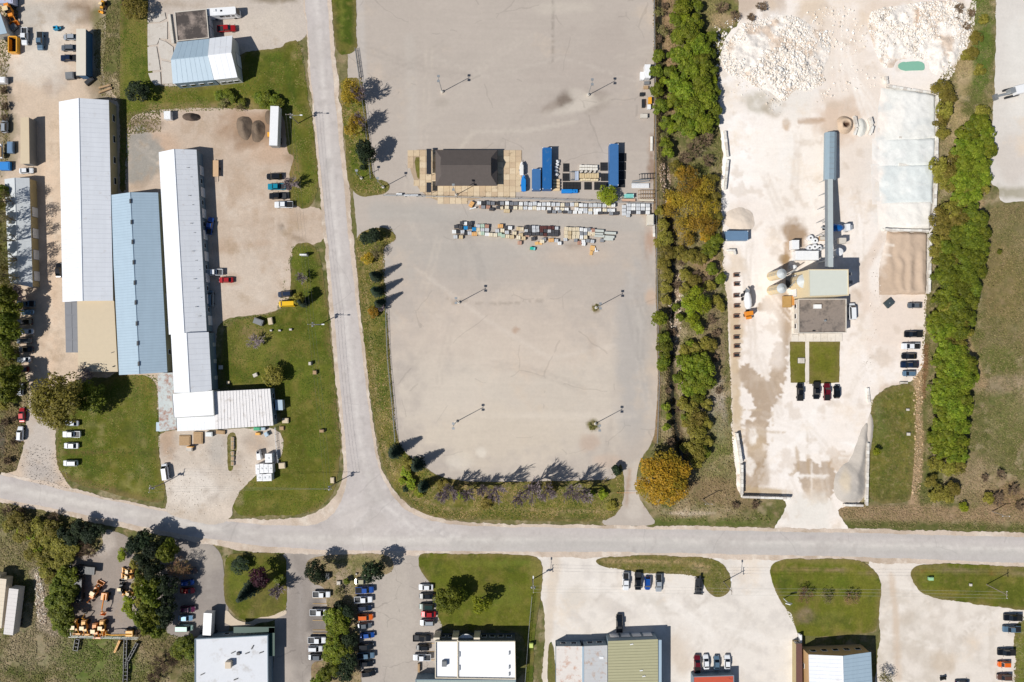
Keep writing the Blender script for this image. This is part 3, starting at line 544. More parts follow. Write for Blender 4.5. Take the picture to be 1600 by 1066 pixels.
sheet('verge', [(531, 128), (540, 122), (566, 122), (570, 160), (576, 210), (580, 250), (583, 280), (604, 282), (610, 292), (602, 304), (570, 308), (552, 300), (543, 280), (540, 240), (536, 180)], Z4, G_ROUGH, (88, 100, 28), [
    ('b', 549, 140, 12, 18, 0, (158, 130, 44), .7, .8), ('b', 554, 195, 12, 18, 0, (150, 140, 40), .7, .8), ('l', [(534, 150), (544, 260), (556, 300), (600, 303)], 3, (92, 92, 40), .7, .8), ('b', 585, 293, 20, 9, 0, (66, 88, 26), .7, .8), ('l', [(566, 124), (572, 180), (580, 270)], 2, (150, 130, 90), .6, .8)], amp=.4, res=1)
sheet('verge', [(555, 376), (566, 360), (590, 355), (612, 358), (622, 374), (602, 384), (596, 400), (600, 440), (606, 520), (613, 600), (620, 690), (640, 716), (700, 752), (800, 753), (940, 750), (965, 748), (965, 728), (973, 724), (975, 760), (972, 790), (956, 813), (900, 815), (700, 812), (655, 802), (622, 775), (600, 735), (590, 690), (578, 610), (566, 500), (558, 420)],
      Z4, G_ROUGH, (104, 104, 48), [('l', [(560, 400), (568, 500), (582, 620), (594, 700), (622, 765), (660, 798), (720, 808), (960, 810)], 5, (74, 80, 32), .85, .7), ('l', [(566, 400), (576, 500), (590, 640), (606, 720), (640, 775), (700, 796), (955, 798)], 2.2, (176, 150, 112), .75, .8),
          ('b', 596, 600, 10, 70, -4, (84, 104, 34), .7, .8), ('b', 590, 365, 24, 8, 0, (96, 104, 50), .7, .8), ('b', 598, 540, 8, 30, 0, (104, 86, 54), .6, .8), ('l', [(700, 756), (960, 754)], 2, (96, 84, 62), .6, .8),
          ('b', 640, 750, 24, 24, 30, (144, 132, 52), .7, .8), ('b', 740, 785, 30, 8, 0, (148, 134, 58), .6, .8), ('b', 850, 785, 40, 8, 0, (126, 126, 50), .6, .8), ('b', 800, 770, 150, 14, 0, (112, 100, 70), .5, .9), ('b', 760, 764, 20, 8, 0, (60, 70, 30), .5, .9), ('n', 3, .6, .08, (150, 142, 84), .4)], amp=.4, res=1)
sheet('lawn', [(1361, 624), (1378, 612), (1400, 602), (1430, 600), (1432, 640), (1430, 700), (1424, 770), (1420, 786), (1353, 786), (1354, 720)], Z2, G_ROUGH, (96, 96, 46), [('n', 6, .5, .2, (112, 102, 60), .6), ('b', 1372, 640, 8, 20, 0, (120, 126, 84), .6, .8), ('b', 1378, 680, 10, 40, 0, (100, 112, 56), .5, .8)], amp=.4)
sheet('lawn', [(1234, 534), (1258, 534), (1258, 598), (1235, 598)], Z4, G_GRASS, (112, 112, 42), None, amp=.15, res=1, sm=0, seed=41)
sheet('lawn', [(1264, 534), (1312, 534), (1311, 598), (1264, 600)], Z4, G_GRASS, (104, 108, 34), [('n', 6, .5, .2, (124, 116, 50), .6)], amp=.15, res=1, sm=0, seed=43)
sheet('footpath', [(1258.5, 532), (1264, 532), (1264, 600), (1258.5, 600)], Z3, G_TAR, (226, 214, 198), None, amp=.05, sm=0)
sheet('lawn', [(352, 868), (372, 864), (440, 864), (449, 878), (448, 955), (436, 962), (400, 966), (386, 972), (372, 966), (358, 952), (350, 935), (350, 900)], Z2, G_GRASS, (86, 93, 27), [('b', 372, 905, 18, 26, 0, (104, 112, 40), .7, .9), ('b', 415, 940, 24, 18, 0, (112, 100, 62), .6, .9), ('b', 392, 960, 5, 8, 0, (150, 134, 96), .5, .8)], amp=.35)
sheet('footpath', [(350, 955), (356, 953), (364, 964), (376, 971), (392, 972), (402, 965), (425, 963), (440, 955), (448, 953), (448, 960), (436, 964), (424, 971), (404, 973), (394, 979), (352, 979)], Z4, G_TAR, (210, 190, 164), None, amp=.1, sm=1)
sheet('planting_strip', [(478, 876), (500, 868), (545, 866), (602, 864), (618, 880), (612, 896), (590, 900), (560, 898), (558, 930), (562, 1000), (566, 1120), (490, 1120), (484, 1040), (496, 1032), (512, 1030), (512, 985), (512, 945), (508, 915), (486, 912), (478, 895)],
      Z2, G_ROUGH, (150, 130, 98), [('b', 560, 878, 34, 8, 0, (118, 118, 62), .7, .8), ('b', 535, 905, 14, 20, 0, (166, 146, 122), .7, .8), ('b', 530, 1000, 16, 60, 0, (90, 80, 52), .7, .8), ('b', 492, 1044, 10, 12, 0, (128, 104, 80), .7, .8), ('b', 552, 905, 4, 16, 0, (96, 104, 40), .6, .8)], amp=.3)
sheet('lawn', [(652, 868), (664, 864), (750, 866), (834, 867), (846, 876), (850, 892), (846, 930), (836, 975), (832, 1120), (818, 1120), (822, 985), (688, 984), (682, 930), (672, 908), (655, 893)], Z2, G_GRASS, (86, 95, 24), [('b', 770, 880, 50, 5, 0, (112, 126, 52), .6, .9), ('b', 790, 890, 40, 3, 4, (66, 84, 22), .6, .9), ('b', 790, 935, 30, 20, 0, (96, 116, 44), .6, .9),
    ('b', 690, 895, 20, 10, 0, (104, 110, 34), .6, .9), ('b', 836, 890, 8, 20, 0, (130, 122, 66), .6, .8), ('l', [(838, 940), (832, 1060)], 5, (72, 94, 30), .7, .8), ('n', 8, .54, .2, (104, 114, 34), .5)], amp=.4, res=1.2, seed=47)
sheet('verge', [(930, 874), (945, 869), (1030, 868), (1112, 871), (1132, 882), (1144, 905), (1140, 926), (1122, 935), (1108, 928), (1098, 912), (1088, 898), (1020, 896), (950, 888), (932, 882)], Z2, G_ROUGH, (104, 104, 48), [('l', [(945, 876), (1080, 880), (1110, 886)], 2.4, (176, 148, 108), .8, .8), ('b', 1095, 890, 16, 5, 20, (176, 150, 116), .7, .8), ('b', 1040, 890, 60, 3, 0, (86, 98, 34), .7, .8)], amp=.35, res=1)
sheet('lawn', [(1202, 890), (1212, 878), (1232, 873), (1340, 874), (1358, 882), (1374, 900), (1377, 920), (1372, 980), (1362, 990), (1250, 995), (1242, 985), (1238, 962), (1226, 950), (1212, 925), (1204, 905)], Z2, G_GRASS, (98, 104, 32), [('l', [(1212, 888), (1300, 890), (1365, 896)], 2.4, (150, 126, 92), .7, .9), ('b', 1330, 893, 26, 2.5, 4, (150, 128, 110), .7, .8), ('b', 1258, 962, 16, 10, 0, (136, 120, 96), .9, .6), ('b', 1298, 970, 22, 14, 0, (120, 122, 58), .5, .9), ('n', 8, .55, .2, (84, 100, 26), .6), ('l', [(1210, 876), (1350, 878)], 3, (128, 124, 62), .6, .8)], amp=.4, res=1.1, seed=53)
sheet('lawn', [(1421, 892), (1432, 882), (1460, 879), (1560, 884), (1700, 890), (1700, 960), (1600, 954), (1540, 946), (1480, 938), (1445, 930), (1426, 912)], Z2, G_GRASS, (88, 96, 28), [('l', [(1425, 892), (1460, 890), (1700, 900)], 4, (132, 118, 86), .85, .8), ('b', 1450, 893, 16, 3, 0, (150, 104, 54), .7, .8), ('b', 1547, 895, 6, 4, 0, (140, 84, 50), .7, .8), ('b', 1470, 925, 40, 6, 8, (128, 116, 50), .6, .8), ('n', 8, .55, .2, (104, 112, 36), .6)], amp=.4, res=1.1, seed=59)
sheet('verge', [(1592, 965), (1700, 960), (1700, 1120), (1580, 1120), (1586, 1030), (1582, 1000)], Z2, G_ROUGH, (104, 116, 44), [('n', 2, .62, .06, (196, 188, 160), .8)], amp=.8, res=1, seed=61)
sheet('verge', [(855, 1004), (866, 1002), (870, 1120), (856, 1120)], Z2, G_GRASS, (74, 94, 30), None, amp=.3, seed=63)
print('ground done')
# ================================================================== BUILDINGS
M_WHITE = pm('white_metal_roof', (230, 232, 236), .5, var=.07, scale=.3, streak=(0, .07, .9), dirt=((206, 200, 196), .1, .5))
M_BLUE = pm('pale_blue_metal', (166, 186, 200), .45, var=.08, scale=.4, streak=(0, .07, 1.1))
M_RUST = pm('rusty_sheet', (186, 192, 190), .7, var=.12, dirt=((150, 96, 70), .6, .5))
M_TAN = pm('tan_sheet', (206, 188, 158), .6, var=.06)
M_WALL_W = pm('white_siding', (196, 196, 190), .7, var=.1)
M_WALL_T = pm('tan_siding', (176, 160, 120), .75, var=.12)
M_WALL_B = pm('blue_grey_siding', (120, 138, 150), .7, var=.1)
M_DARK = pm('dark_metal', (40, 42, 46), .5, var=.2)
M_GLASS = pm('dark_glass', (22, 30, 38), .08, var=.05, spec=.8)
M_CONC = pm('concrete', (206, 198, 186), .85, var=.16, scale=1.2, dirt=((150, 138, 122), .3, .6))
M_STEEL = pm('galvanised_steel', (160, 164, 166), .45, .4, var=.12)
M_BLACK = pm('black_rubber', (18, 18, 19), .8, var=.2)
M_WOOD = pm('weathered_wood', (176, 146, 110), .85, var=.25, scale=2)
M_YEL = pm('machine_yellow', (232, 166, 50), .45, var=.12, coat=.3)
M_ORG = pm('machine_orange', (232, 142, 40), .45, var=.12, coat=.3)
M_GREY = pm('grey_paint', (120, 122, 124), .5, var=.15)
M_PW = pm('white_paint', (236, 236, 236), .35, var=.04, coat=.3)
M_RED = pm('red_paint', (170, 30, 24), .35, var=.08, coat=.4)
M_SBLUE = pm('container_blue', (26, 96, 158), .5, var=.1, dirt=((90, 120, 150), .2, .8))
M_TARP = pm('blue_tarp', (20, 128, 206), .5, var=.12, scale=2.5)
M_TURQ = pm('turquoise_paint', (130, 200, 190), .5, var=.1)
M_BRICK = pm('brown_stone', (140, 96, 76), .85, var=.25, scale=2)

SEAM = {'white_metal_roof': pm('seam_white', (206, 208, 214), .6, var=.05), 'pale_blue_metal': pm('seam_blue', (142, 162, 178), .6, var=.05)}
def quad_w(q, z):
    return [P(x, y, z) for x, y in q]

def ribs_mb(mb, a, b, c, d, pitch, h=.018, w=.06):
    """ribs across a roof plane a-b (eave) to d-c (ridge): each runs from the eave up to the ridge"""
    L = (b - a).length; n = max(2, int(L / pitch))
    nrm = (b - a).cross(d - a).normalized()
    if nrm.z < 0: nrm = -nrm
    u = (b - a).normalized() * (w / 2)
    for i in range(1, n):
        t = i / n; p = a.lerp(b, t); q = d.lerp(c, t)
        mb.face([p - u + nrm * h, p + u + nrm * h, q + u + nrm * h, q - u + nrm * h] if True else None)
        mb.face([p + u, q + u, q + u + nrm * h, p + u + nrm * h]); mb.face([p - u, p - u + nrm * h, q - u + nrm * h, q - u])

def plane_slab(mb, pts, th=.12):
    n = (pts[1] - pts[0]).cross(pts[2] - pts[0]).normalized()
    if n.z < 0: pts = pts[::-1]; n = -n
    mb.hexa([p - n * th for p in pts], pts)

def wall_openings(t, a, b, zt, spec, wallmat=None):
    """spec: list of (kind, centre fraction, width, height, sill); a, b: wall ends, outward = right of a->b"""
    d = (b - a); L = d.length; d.normalize(); n = Vector((d.y, -d.x, 0)); rot = math.atan2(d.y, d.x)
    for kind, fr, w, h, sl in spec:
        c = a + d * (L * fr)
        fm = MB(); fm.box(c.x + n.x * .03, c.y + n.y * .03, sl, w + .24, .12, h + .12, rot)
        if kind == 'window':
            f = child('window', fm.mesh('window', M_PW), t); gm = MB(); gm.box(c.x + n.x * .1, c.y + n.y * .1, sl + .08, w, .04, h - .04, rot)
            child('pane', gm.mesh('pane', M_GLASS), f)
        else:
            f = child(kind, fm.mesh(kind, M_WALL_W if kind == 'door' else M_GREY), t); gm = MB()
            if kind == 'garage_door':
                k = 4
                for i in range(k): gm.box(c.x + n.x * .1, c.y + n.y * .1, sl + .04 + i * h / k, w, .05, h / k - .06, rot)
                child('door_leaf', gm.mesh('door_leaf', M_PW), f)
            else:
                gm.box(c.x + n.x * .1 + d.x * w * .38, c.y + n.y * .1 + d.y * w * .38, sl + 1, .1, .06, .1, rot); child('handle', gm.mesh('handle', M_DARK), f)

def gable(name, label, q, eave, ridge, roofm, wallm, axis='y', rib=1.0, over=.25, openings=None, cat='building', ridge_frac=.5, vents=None, roof2=None, gable_at=None):
    """q: eave corners in pixels (tl, tr, br, bl) as seen; axis of the ridge: 'y' up the picture or 'x' across it"""
    tl, tr, br, bl = quad_w(q, eave)
    c0 = (tl + tr + br + bl) / 4; c0.z = 0
    t = empty(name, c0, 0, label, cat)
    sh = lambda p, z=None: Vector((p.x - c0.x, p.y - c0.y, p.z if z is None else z))
    tl, tr, br, bl = map(sh, (tl, tr, br, bl))
    if axis == 'y': A, B, C, D = bl, br, tr, tl     # gable ends: bottom A-B, top D-C
    else: A, B, C, D = tl, bl, br, tr               # gable ends: left A-B, right D-C
    f = ridge_frac
    r0 = A.lerp(B, f); r0.z = ridge; r1 = D.lerp(C, f); r1.z = ridge
    cen = (A + B + C + D) / 4
    ins = lambda p: Vector((p.x + (cen.x - p.x) * over / (p - cen).length * 1.2, p.y + (cen.y - p.y) * over / (p - cen).length * 1.2, 0))
    g = {k: ins(p) for k, p in zip('ABCD', (A, B, C, D))}
    def wall(p, q_, apex=None):
        w = MB(); d = (q_ - p).normalized(); n = Vector((d.y, -d.x, 0)); th = .2
        if apex is None: prof = [Vector((p.x, p.y, 0)), Vector((q_.x, q_.y, 0)), Vector((q_.x, q_.y, eave - .1)), Vector((p.x, p.y, eave - .1))]
        else:
            m = p.lerp(q_, apex); prof = [Vector((p.x, p.y, 0)), Vector((q_.x, q_.y, 0)), Vector((q_.x, q_.y, eave - .1)), Vector((m.x, m.y, ridge - .15)), Vector((p.x, p.y, eave - .1))]
        w.hexa([v - n * th for v in prof], prof)
        child('wall', w.mesh('wall', wallm), t)
    wall(g['A'], g['B'], f if True else None); wall(g['C'], g['D'], 1 - f); wall(g['B'], g['C']); wall(g['D'], g['A'])
    for k, (a, b, c, d, mm) in enumerate(((A, D, r1, r0, roofm), (B, C, r1, r0, roof2 or roofm))):
        m = MB(); plane_slab(m, [a, b, c, d]); o = child('roof_slope', m.mesh('roof_slope', mm), t)
        if rib:
            m = MB(); ribs_mb(m, a, b, c, d, rib, .018, .09); o2 = child('roof_ribs', m.mesh('roof_ribs', SEAM.get(mm.name, mm)), o); o2['kind'] = 'stuff'
    m = MB(); m.tube(r0 + Vector((0, 0, .02)), r1 + Vector((0, 0, .02)), .12, n=6); child('ridge_cap', m.mesh('ridge_cap', roofm), t)
    if vents:
        for v in vents:
            m = MB(); p = r0.lerp(r1, v); m.box(p.x, p.y, ridge - .1, .42, 1.3, .3, 0); m.box(p.x, p.y, ridge + .2, .52, 1.4, .05, 0)
            child('ridge_vent', m.mesh('ridge_vent', M_DARK), t)
    ends = {'south': (g['A'], g['B']) if axis == 'y' else (g['B'], g['C']), 'east': (g['B'], g['C']) if axis == 'y' else (g['C'], g['D']),
            'north': (g['C'], g['D']) if axis == 'y' else (g['D'], g['A']), 'west': (g['D'], g['A']) if axis == 'y' else (g['A'], g['B'])}
    for side, spec in (openings or {}).items(): wall_openings(t, *ends[side], eave, spec)
    return t, c0

def flat(name, label, q, h, roofm, wallm, para=.35, cat='building', openings=None, fall=None, rib=None, slant=0.0, edge=None):
    """flat or gently sloping roof: pixel corners (tl, tr, br, bl) as seen at roof height; slant raises the left edge"""
    ps = quad_w(q, h); c0 = sum(ps, Vector()) / 4; c0.z = 0
    t = empty(name, c0, 0, label, cat)
    ps = [Vector((p.x - c0.x, p.y - c0.y, h)) for p in ps]; tl, tr, br, bl = ps
    cen = sum(ps, Vector()) / 4
    if slant: tl.z += slant; bl.z += slant
    def inset(p, d): 
        v = Vector((cen.x - p.x, cen.y - p.y, 0)); return p + v * (d / v.length)
    g = [inset(p, .15) for p in (bl, br, tr, tl)]
    for i in range(4):
        a = g[i]; b = g[(i + 1) % 4]; d = (b - a).normalized(); d.z = 0; n = Vector((d.y, -d.x, 0))
        prof = [Vector((a.x, a.y, 0)), Vector((b.x, b.y, 0)), Vector((b.x, b.y, b.z - .12)), Vector((a.x, a.y, a.z - .12))]
        w = MB(); w.hexa([v - n * .2 for v in prof], prof); child('wall', w.mesh('wall', wallm), t)
    m = MB(); plane_slab(m, [bl, br, tr, tl], .1); o = child('roof_deck', m.mesh('roof_deck', roofm), t)
    if rib:
        m = MB()
        if rib[0] == 'x': ribs_mb(m, bl, br, tr, tl, rib[1], *(rib[2:]))
        else: ribs_mb(m, tl, bl, br, tr, rib[1], *(rib[2:]))
        o2 = child('roof_ribs', m.mesh('roof_ribs', roofm), o); o2['kind'] = 'stuff'
    if para:
        ring = (bl, br, tr, tl)
        for i in range(4):
            a = ring[i]; b = ring[(i + 1) % 4]; d = (b - a).normalized(); n = Vector((-d.y, d.x, 0)) * .25
            m = MB(); m.hexa([a + d * .0 + Vector((0, 0, .003)), b - d * .26 + Vector((0, 0, .003)), b - d * .26 + n + Vector((0, 0, .003)), a + n + Vector((0, 0, .003))], [a + Vector((0, 0, para)), b - d * .26 + Vector((0, 0, para)), b - d * .26 + n + Vector((0, 0, para)), a + n + Vector((0, 0, para))])
            child('parapet', m.mesh('parapet', edge or wallm), t)
    sides = {'south': (g[0], g[1]), 'east': (g[1], g[2]), 'north': (g[2], g[3]), 'west': (g[3], g[0])}
    for side, spec in (openings or {}).items(): wall_openings(t, *sides[side], h, spec)
    return t, c0

def part_box(t, c0, name, px, py, z, sx, sy, sz, mat, rot=0, zref=None, label=None):
    p = P(px, py, z + sz if zref is None else zref) - c0
    m = MB(); m.box(p.x, p.y, z, sx, sy, sz, R(rot)); o = child(name, m.mesh(name, mat), t)
    if label: o['label'] = label
    return o

D = lambda n, k='window', w=1.4, h=1.2, s=1.2: [(k, (i + .7) / (n + .4), w, h, s) for i in range(n)]
t, c = gable('warehouse', 'longest white gabled warehouse, with a grey east slope, beside the west yard', [(92, 159), (170, 156.5), (176.6, 470), (97.7, 472)], 4.3, 6.8, M_WHITE, M_WALL_T, openings={'east': D(9, 'window', 2, 1), 'west': D(5, 'garage_door', 3.2, 3, 0)}, rib=1.5)
t, c = flat('shed_annex', 'beige ribbed annex at the south end of the longest white warehouse', [(122, 470.5), (178, 470), (184, 581), (124, 581)], 3.8, M_TAN, M_WALL_T, 0, rib=('y', 1.05), slant=.5)
part_box(t, c, 'roof_pipe', 175, 551, 3.9, .8, .15, .3, M_DARK, 20); part_box(t, c, 'roof_pipe', 176, 573, 3.9, .3, .3, .5, M_DARK)
t, c = flat('shed_annex', 'low dark grey panelled lean-to beside the beige annex', [(101, 472), (121.5, 471.5), (123.5, 551), (103, 551)], 2.8, pm('grey_panel', (122, 124, 130), .6, var=.12), M_WALL_B, 0)
for k in range(4): 
    for j in range(2): part_box(t, c, 'roof_panel', 107 + j * 10.4 + k * .4, 482 + k * 19.6, 2.81, 2, 3.7, .06, pm('grey_panel', (0, 0, 0)), 0)
t, c = gable('warehouse', 'pale blue gabled warehouse with a row of dark ridge vents', [(172, 305), (247, 301), (261.5, 582), (186, 586)], 4.0, 6.2, M_BLUE, M_WALL_T, rib=.85, vents=[(585 - y) / 285 for y in (314, 347, 378, 410, 442, 473, 506, 537, 569)], openings={'south': D(2, 'garage_door', 3, 3, 0), 'east': D(6)})
t, c = gable('warehouse', 'long narrow white gabled building facing the front yard', [(248, 238), (307, 234), (323, 519), (264, 523)], 4.4, 6.6, M_WHITE, M_WALL_B, rib=1.6, openings={'east': [('garage_door', .06 + .12 * i, 3.0, 3, 0) for i in range(8)] + [('window', .12 + .12 * i, 1.4, 1, 1.6) for i in range(7)], 'north': D(2, 'garage_door', 3.4, 3, 0)})
for k in range(17): part_box(t, c, 'roof_vent', 293 + k * .9 + (k % 3) * 4, 262 + k * 14.5, 5.0 + (k % 3) * -.35, .7, .14, .5, M_GREY)
t, c = gable('warehouse', 'wider white gabled end section of the long narrow building', [(267, 522), (326, 519), (331, 611), (272, 614)], 4.9, 7.0, M_WHITE, M_WALL_B, rib=1.6, openings={'east': D(3, 'door', 1, 2.1, 0)})
t, c = flat('lean_to', 'rust-streaked metal lean-to on the west side of the white buildings', [(245, 584), (271, 582), (276, 671), (248, 675)], 3.0, M_RUST, M_WALL_B, 0, rib=('y', .9), slant=-.4)
t, c = flat('shed', 'small pale blue shed against the rust-streaked lean-to', [(244, 660), (251, 660), (251, 674), (244, 674)], 2.4, M_BLUE, M_WALL_B, 0)
t, c = flat('workshop', 'smooth bright white flat-roofed block between the ribbed white roofs', [(268, 615), (333, 610), (335, 650), (271, 654)], 5.2, pm('bright_white_membrane', (246, 246, 248), .5, var=.02), M_WALL_W, .15)
t, c = flat('workshop', 'narrow white ribbed lower roof below the bright white block', [(276, 653.5), (335, 650.5), (336, 671), (277, 674)], 3.9, M_WHITE, M_WALL_W, 0, rib=('x', 1.0), openings={'south': D(3, 'door', 1, 2.1, 0)})
t, c = flat('workshop', 'broad white ribbed roof at the east end by the lawn', [(334.5, 612), (422, 607.5), (427, 665), (335.5, 671)], 4.2, pm('worn_white_roof', (226, 222, 220), .6, var=.08, dirt=((180, 170, 160), .25, .5)), M_WALL_B, 0, rib=('x', 1.0, .09, .14), openings={'east': D(3), 'south': [('garage_door', .62, 3.4, 3, 0), ('window', .3, 1.6, 1.1, 1.2)]})
t, c = flat('shed', 'small pale blue shed just east of the broad ribbed roof', [(430, 625), (441, 625), (442, 641), (430, 641)], 2.4, M_BLUE, M_WALL_W, 0)
t, c = flat('workshop', 'soot-stained flat grey roof beside the white motorhome', [(273, 19), (323, 14), (327, 60), (277, 65)], 4.0, pm('stained_roof', (150, 136, 126), .9, var=.15, dirt=((48, 44, 44), 1.0, .22)), M_WALL_B, .2, openings={'east': D(2, 'garage_door', 3.5, 3, 0)}, edge=M_CONC)
t, c = gable('workshop', 'pale blue gabled workshop half, nearer the cracked concrete', [(277, 66), (327, 60.5), (334, 125), (270, 131)], 4.8, 7.4, M_BLUE, M_WALL_B, axis='x', rib=1.5, openings={'south': D(4)})
t, c = gable('workshop', 'white gabled workshop half beside the lawn', [(327.5, 60), (363, 55.5), (371, 121), (334.5, 125)], 5.2, 8.0, M_WHITE, M_WALL_W, axis='x', rib=1.5, openings={'south': D(3), 'east': [('garage_door', .5, 4, 3.6, 0)]})
t, c = flat('low_wall', 'low concrete ledge along the cracked apron', [(262, 22), (266, 22), (272, 68), (268, 68)], .7, M_CONC, M_CONC, 0, cat='wall')
t, c = flat('shed', 'white lean-to shelter over the parked cars in the north-west yard', [(119, 45), (134, 45), (134, 118), (119, 118)], 3.6, pm('cream_roof', (214, 206, 190), .6, var=.06), pm('blue_wall', (60, 104, 140), .6), 0)
t, c = gable('warehouse', 'low white roof dappled by tree shade at the west edge', [(7, 280), (46, 278), (51, 449), (14, 442)], 3.4, 4.4, pm('dull_white_roof', (200, 204, 206), .6, var=.08), M_WALL_T, rib=2.0, openings={'east': [('garage_door', .1 + .2 * i, 3, 2.6, 0) for i in range(4)]})
t, c = flat('storage_shed', 'narrow shed with a tan ribbed roof by the west tree belt', [(32, 184), (45, 183), (46, 256), (32, 256)], 3.6, M_TAN, M_GREY, 0, rib=('y', 1.0))
t, c = flat('shed', 'pale green-white roof corner at the north-west frame edge', [(-14, 22), (0, 20), (11, 52), (-12, 56)], 3.5, M_BLUE, M_WALL_W, 0)

# ---- the hip-and-gable office in the middle, dark shingles
def office():
    e, r = 2.9, 6.3
    tl, tr, br, bl = quad_w([(680.5, 234.5), (777.5, 234.5), (777, 290.5), (680.5, 290.5)], e)
    c0 = (tl + tr + br + bl) / 4; c0.z = 0
    t = empty('office_building', c0, 0, 'dark grey shingled office with gablets on a paved apron', 'building')
    tl, tr, br, bl = [Vector((p.x - c0.x, p.y - c0.y, e)) for p in (tl, tr, br, bl)]
    sh = pm('dark_shingle', (92, 84, 80), .9, var=.14, scale=.7, streak=(1.5708, .08, 3.0))
    hm = e + (r - e) * .55; W2 = (tl.y - bl.y) / 2; cy = (tl.y + bl.y) / 2
    yk = W2 * .5                       # half width of the gablet base
    hx = 1.9                           # inset of the gablet
    zk = r - (r - e) * yk / W2
    L = lambda x, y, z: Vector((x, y, z))
    xl, xr = bl.x, br.x
    rl, rr = L(xl + hx, cy, r), L(xr - hx, cy, r)
    for s, a, b in ((1, tl, tr), (-1, bl, br)):
        m = MB(); m_pts = [a, b, L(xr - hx, cy + s * yk, zk), rr, rl, L(xl + hx, cy + s * yk, zk)]
        n = (m_pts[1] - m_pts[0]).cross(m_pts[2] - m_pts[0]).normalized(); n = n if n.z > 0 else -n
        if s > 0: m_pts = m_pts[::-1]
        m.hexa([p - n * .12 for p in m_pts], m_pts); o = child('roof_slope', m.mesh('roof_slope', sh), t)
        m = MB(); 
        for k in range(1, 16):
            f = k / 16; y = cy + s * W2 * (1 - f); z = e + (r - e) * f; ins = hx * min(1, f / (1 - yk / W2)) 
            m.box((xl + xr) / 2, y, z - .02, (xr - xl) - 2 * ins - .1, .06, .055)
        o2 = child('shingle_courses', m.mesh('shingle_courses', sh), o); o2['kind'] = 'stuff'
    for s, x in ((-1, xl), (1, xr)):
        xi = x - s * hx
        m = MB(); m.face([L(x, cy - W2, e), L(x, cy + W2, e), L(xi, cy + yk, zk), L(xi, cy - yk, zk)]); child('roof_skirt', m.mesh('roof_skirt', sh), t)
        m = MB(); m.face([L(xi - s * .3, cy - yk, zk), L(xi - s * .3, cy + yk, zk), L(xi - s * .3, cy, r - .1)]); child('gable_end', m.mesh('gable_end', M_WALL_T), t)
    m = MB(); m.tube(rl, rr, .1); child('ridge_cap', m.mesh('ridge_cap', sh), t)
    g = [L(xl + .6, bl.y + .6, 0), L(xr - .6, bl.y + .6, 0), L(xr - .6, tl.y - .6, 0), L(xl + .6, tl.y - .6, 0)]
    for i in range(4):
        a, b = g[i], g[(i + 1) % 4]; d = (b - a).normalized(); n = Vector((d.y, -d.x, 0)); up = Vector((0, 0, e - .15))
        m = MB(); m.hexa([a, b, b + up, a + up], [a - n * .2, b - n * .2, b + up - n * .2, a + up - n * .2]); child('wall', m.mesh('wall', M_WALL_T), t)
    wall_openings(t, g[1], g[2], e, D(2) + [('door', .5, 1, 2.1, 0)]); wall_openings(t, g[0], g[1], e, D(5))
office()

# ---- the concrete plant block and its gravel-roofed office
t, c = flat('batching_plant_building', 'tall off-white plant building at the foot of the conveyor', [(1263, 421), (1325.5, 421), (1326, 462), (1264, 464)], 12.5, pm('offwhite_roof', (208, 210, 198), .6, var=.05), pm('cream_cladding', (222, 204, 168), .7, var=.1), .12, openings={'west': D(2, 'garage_door', 3.4, 3.4, 0)})
part_box(t, c, 'wall_vent', 1328, 428, 9, 1.2, .8, 1.0, M_GREY); part_box(t, c, 'wall_vent', 1329, 441, 7, 1.4, 1.0, 1.2, M_GREY)
t, c = flat('plant_office', 'gravel-roofed square office south of the tall plant building', [(1247, 467), (1322, 467), (1322, 520), (1247, 521)], 4.0, pm('gravel_roof', (140, 128, 118), .95, var=.22, scale=1.5, dirt=((90, 84, 80), .5, .3)), M_CONC, .4, openings={'west': D(3), 'south': D(3) + [('door', .9, 1, 2.1, 0)]})
part_box(t, c, 'rooftop_unit', 1278, 479, 4.01, 2.3, 1.3, .8, M_PW); part_box(t, c, 'roof_vent', 1290, 501, 4.01, .6, .6, .6, M_STEEL); part_box(t, c, 'roof_vent', 1272, 517, 4.01, .8, .3, .3, M_DARK)
# ---- the south row
t, c = flat('industrial_unit', 'white membrane roof with a green canopy, beside the tree island', [(304.6, 998), (419, 992), (420, 1150), (304.6, 1150)], 4.6, pm('light_membrane', (214, 216, 220), .7, var=.06, dirt=((176, 170, 164), .3, .2)), M_WALL_B, .2, openings={'north': D(4)})
for x, y, a in ((364, 1020, 25), (386, 1021, 20), (408, 1020, 20), (316, 1054, 25), (368, 1062, 20), (394, 1012, 60)): part_box(t, c, 'roof_vent', x, y, 4.61, 1.3, .25, .3, M_DARK, a)
o = part_box(t, c, 'rooftop_unit', 356, 1040, 4.61, 1.8, 2.0, 1.6, pm('tan_unit', (206, 188, 164), .6)); part_box(t, c, 'rooftop_unit', 372, 1022, 4.61, 1.0, .8, .6, M_DARK)
part_box(t, c, 'entrance_canopy', 397, 984.5, 3.2, 13, 1.9, .3, pm('dark_green_paint', (18, 66, 52), .5), 0); part_box(t, c, 'entrance_canopy', 424.5, 1003, 3.2, 1.9, 9, .3, pm('dark_green_paint', (0, 0, 0)), 0)
part_box(t, c, 'loading_ramp', 325, 992, 0, 5.2, 2.2, 1.2, pm('dark_roof', (52, 58, 64), .8))
t, c = flat('industrial_unit', 'bright white flat roof with a curved entrance canopy', [(680, 1001), (805, 1001), (806, 1061), (680, 1059)], 5.6, pm('bright_white_membrane', (246, 246, 248)), pm('navy_wall', (70, 80, 92), .7), .5, openings={'north': D(9, 'window', 1.5, 1.4, 1.6), 'west': D(2, 'garage_door', 3, 3, 0)}, edge=pm('cream_trim', (220, 208, 186), .7))
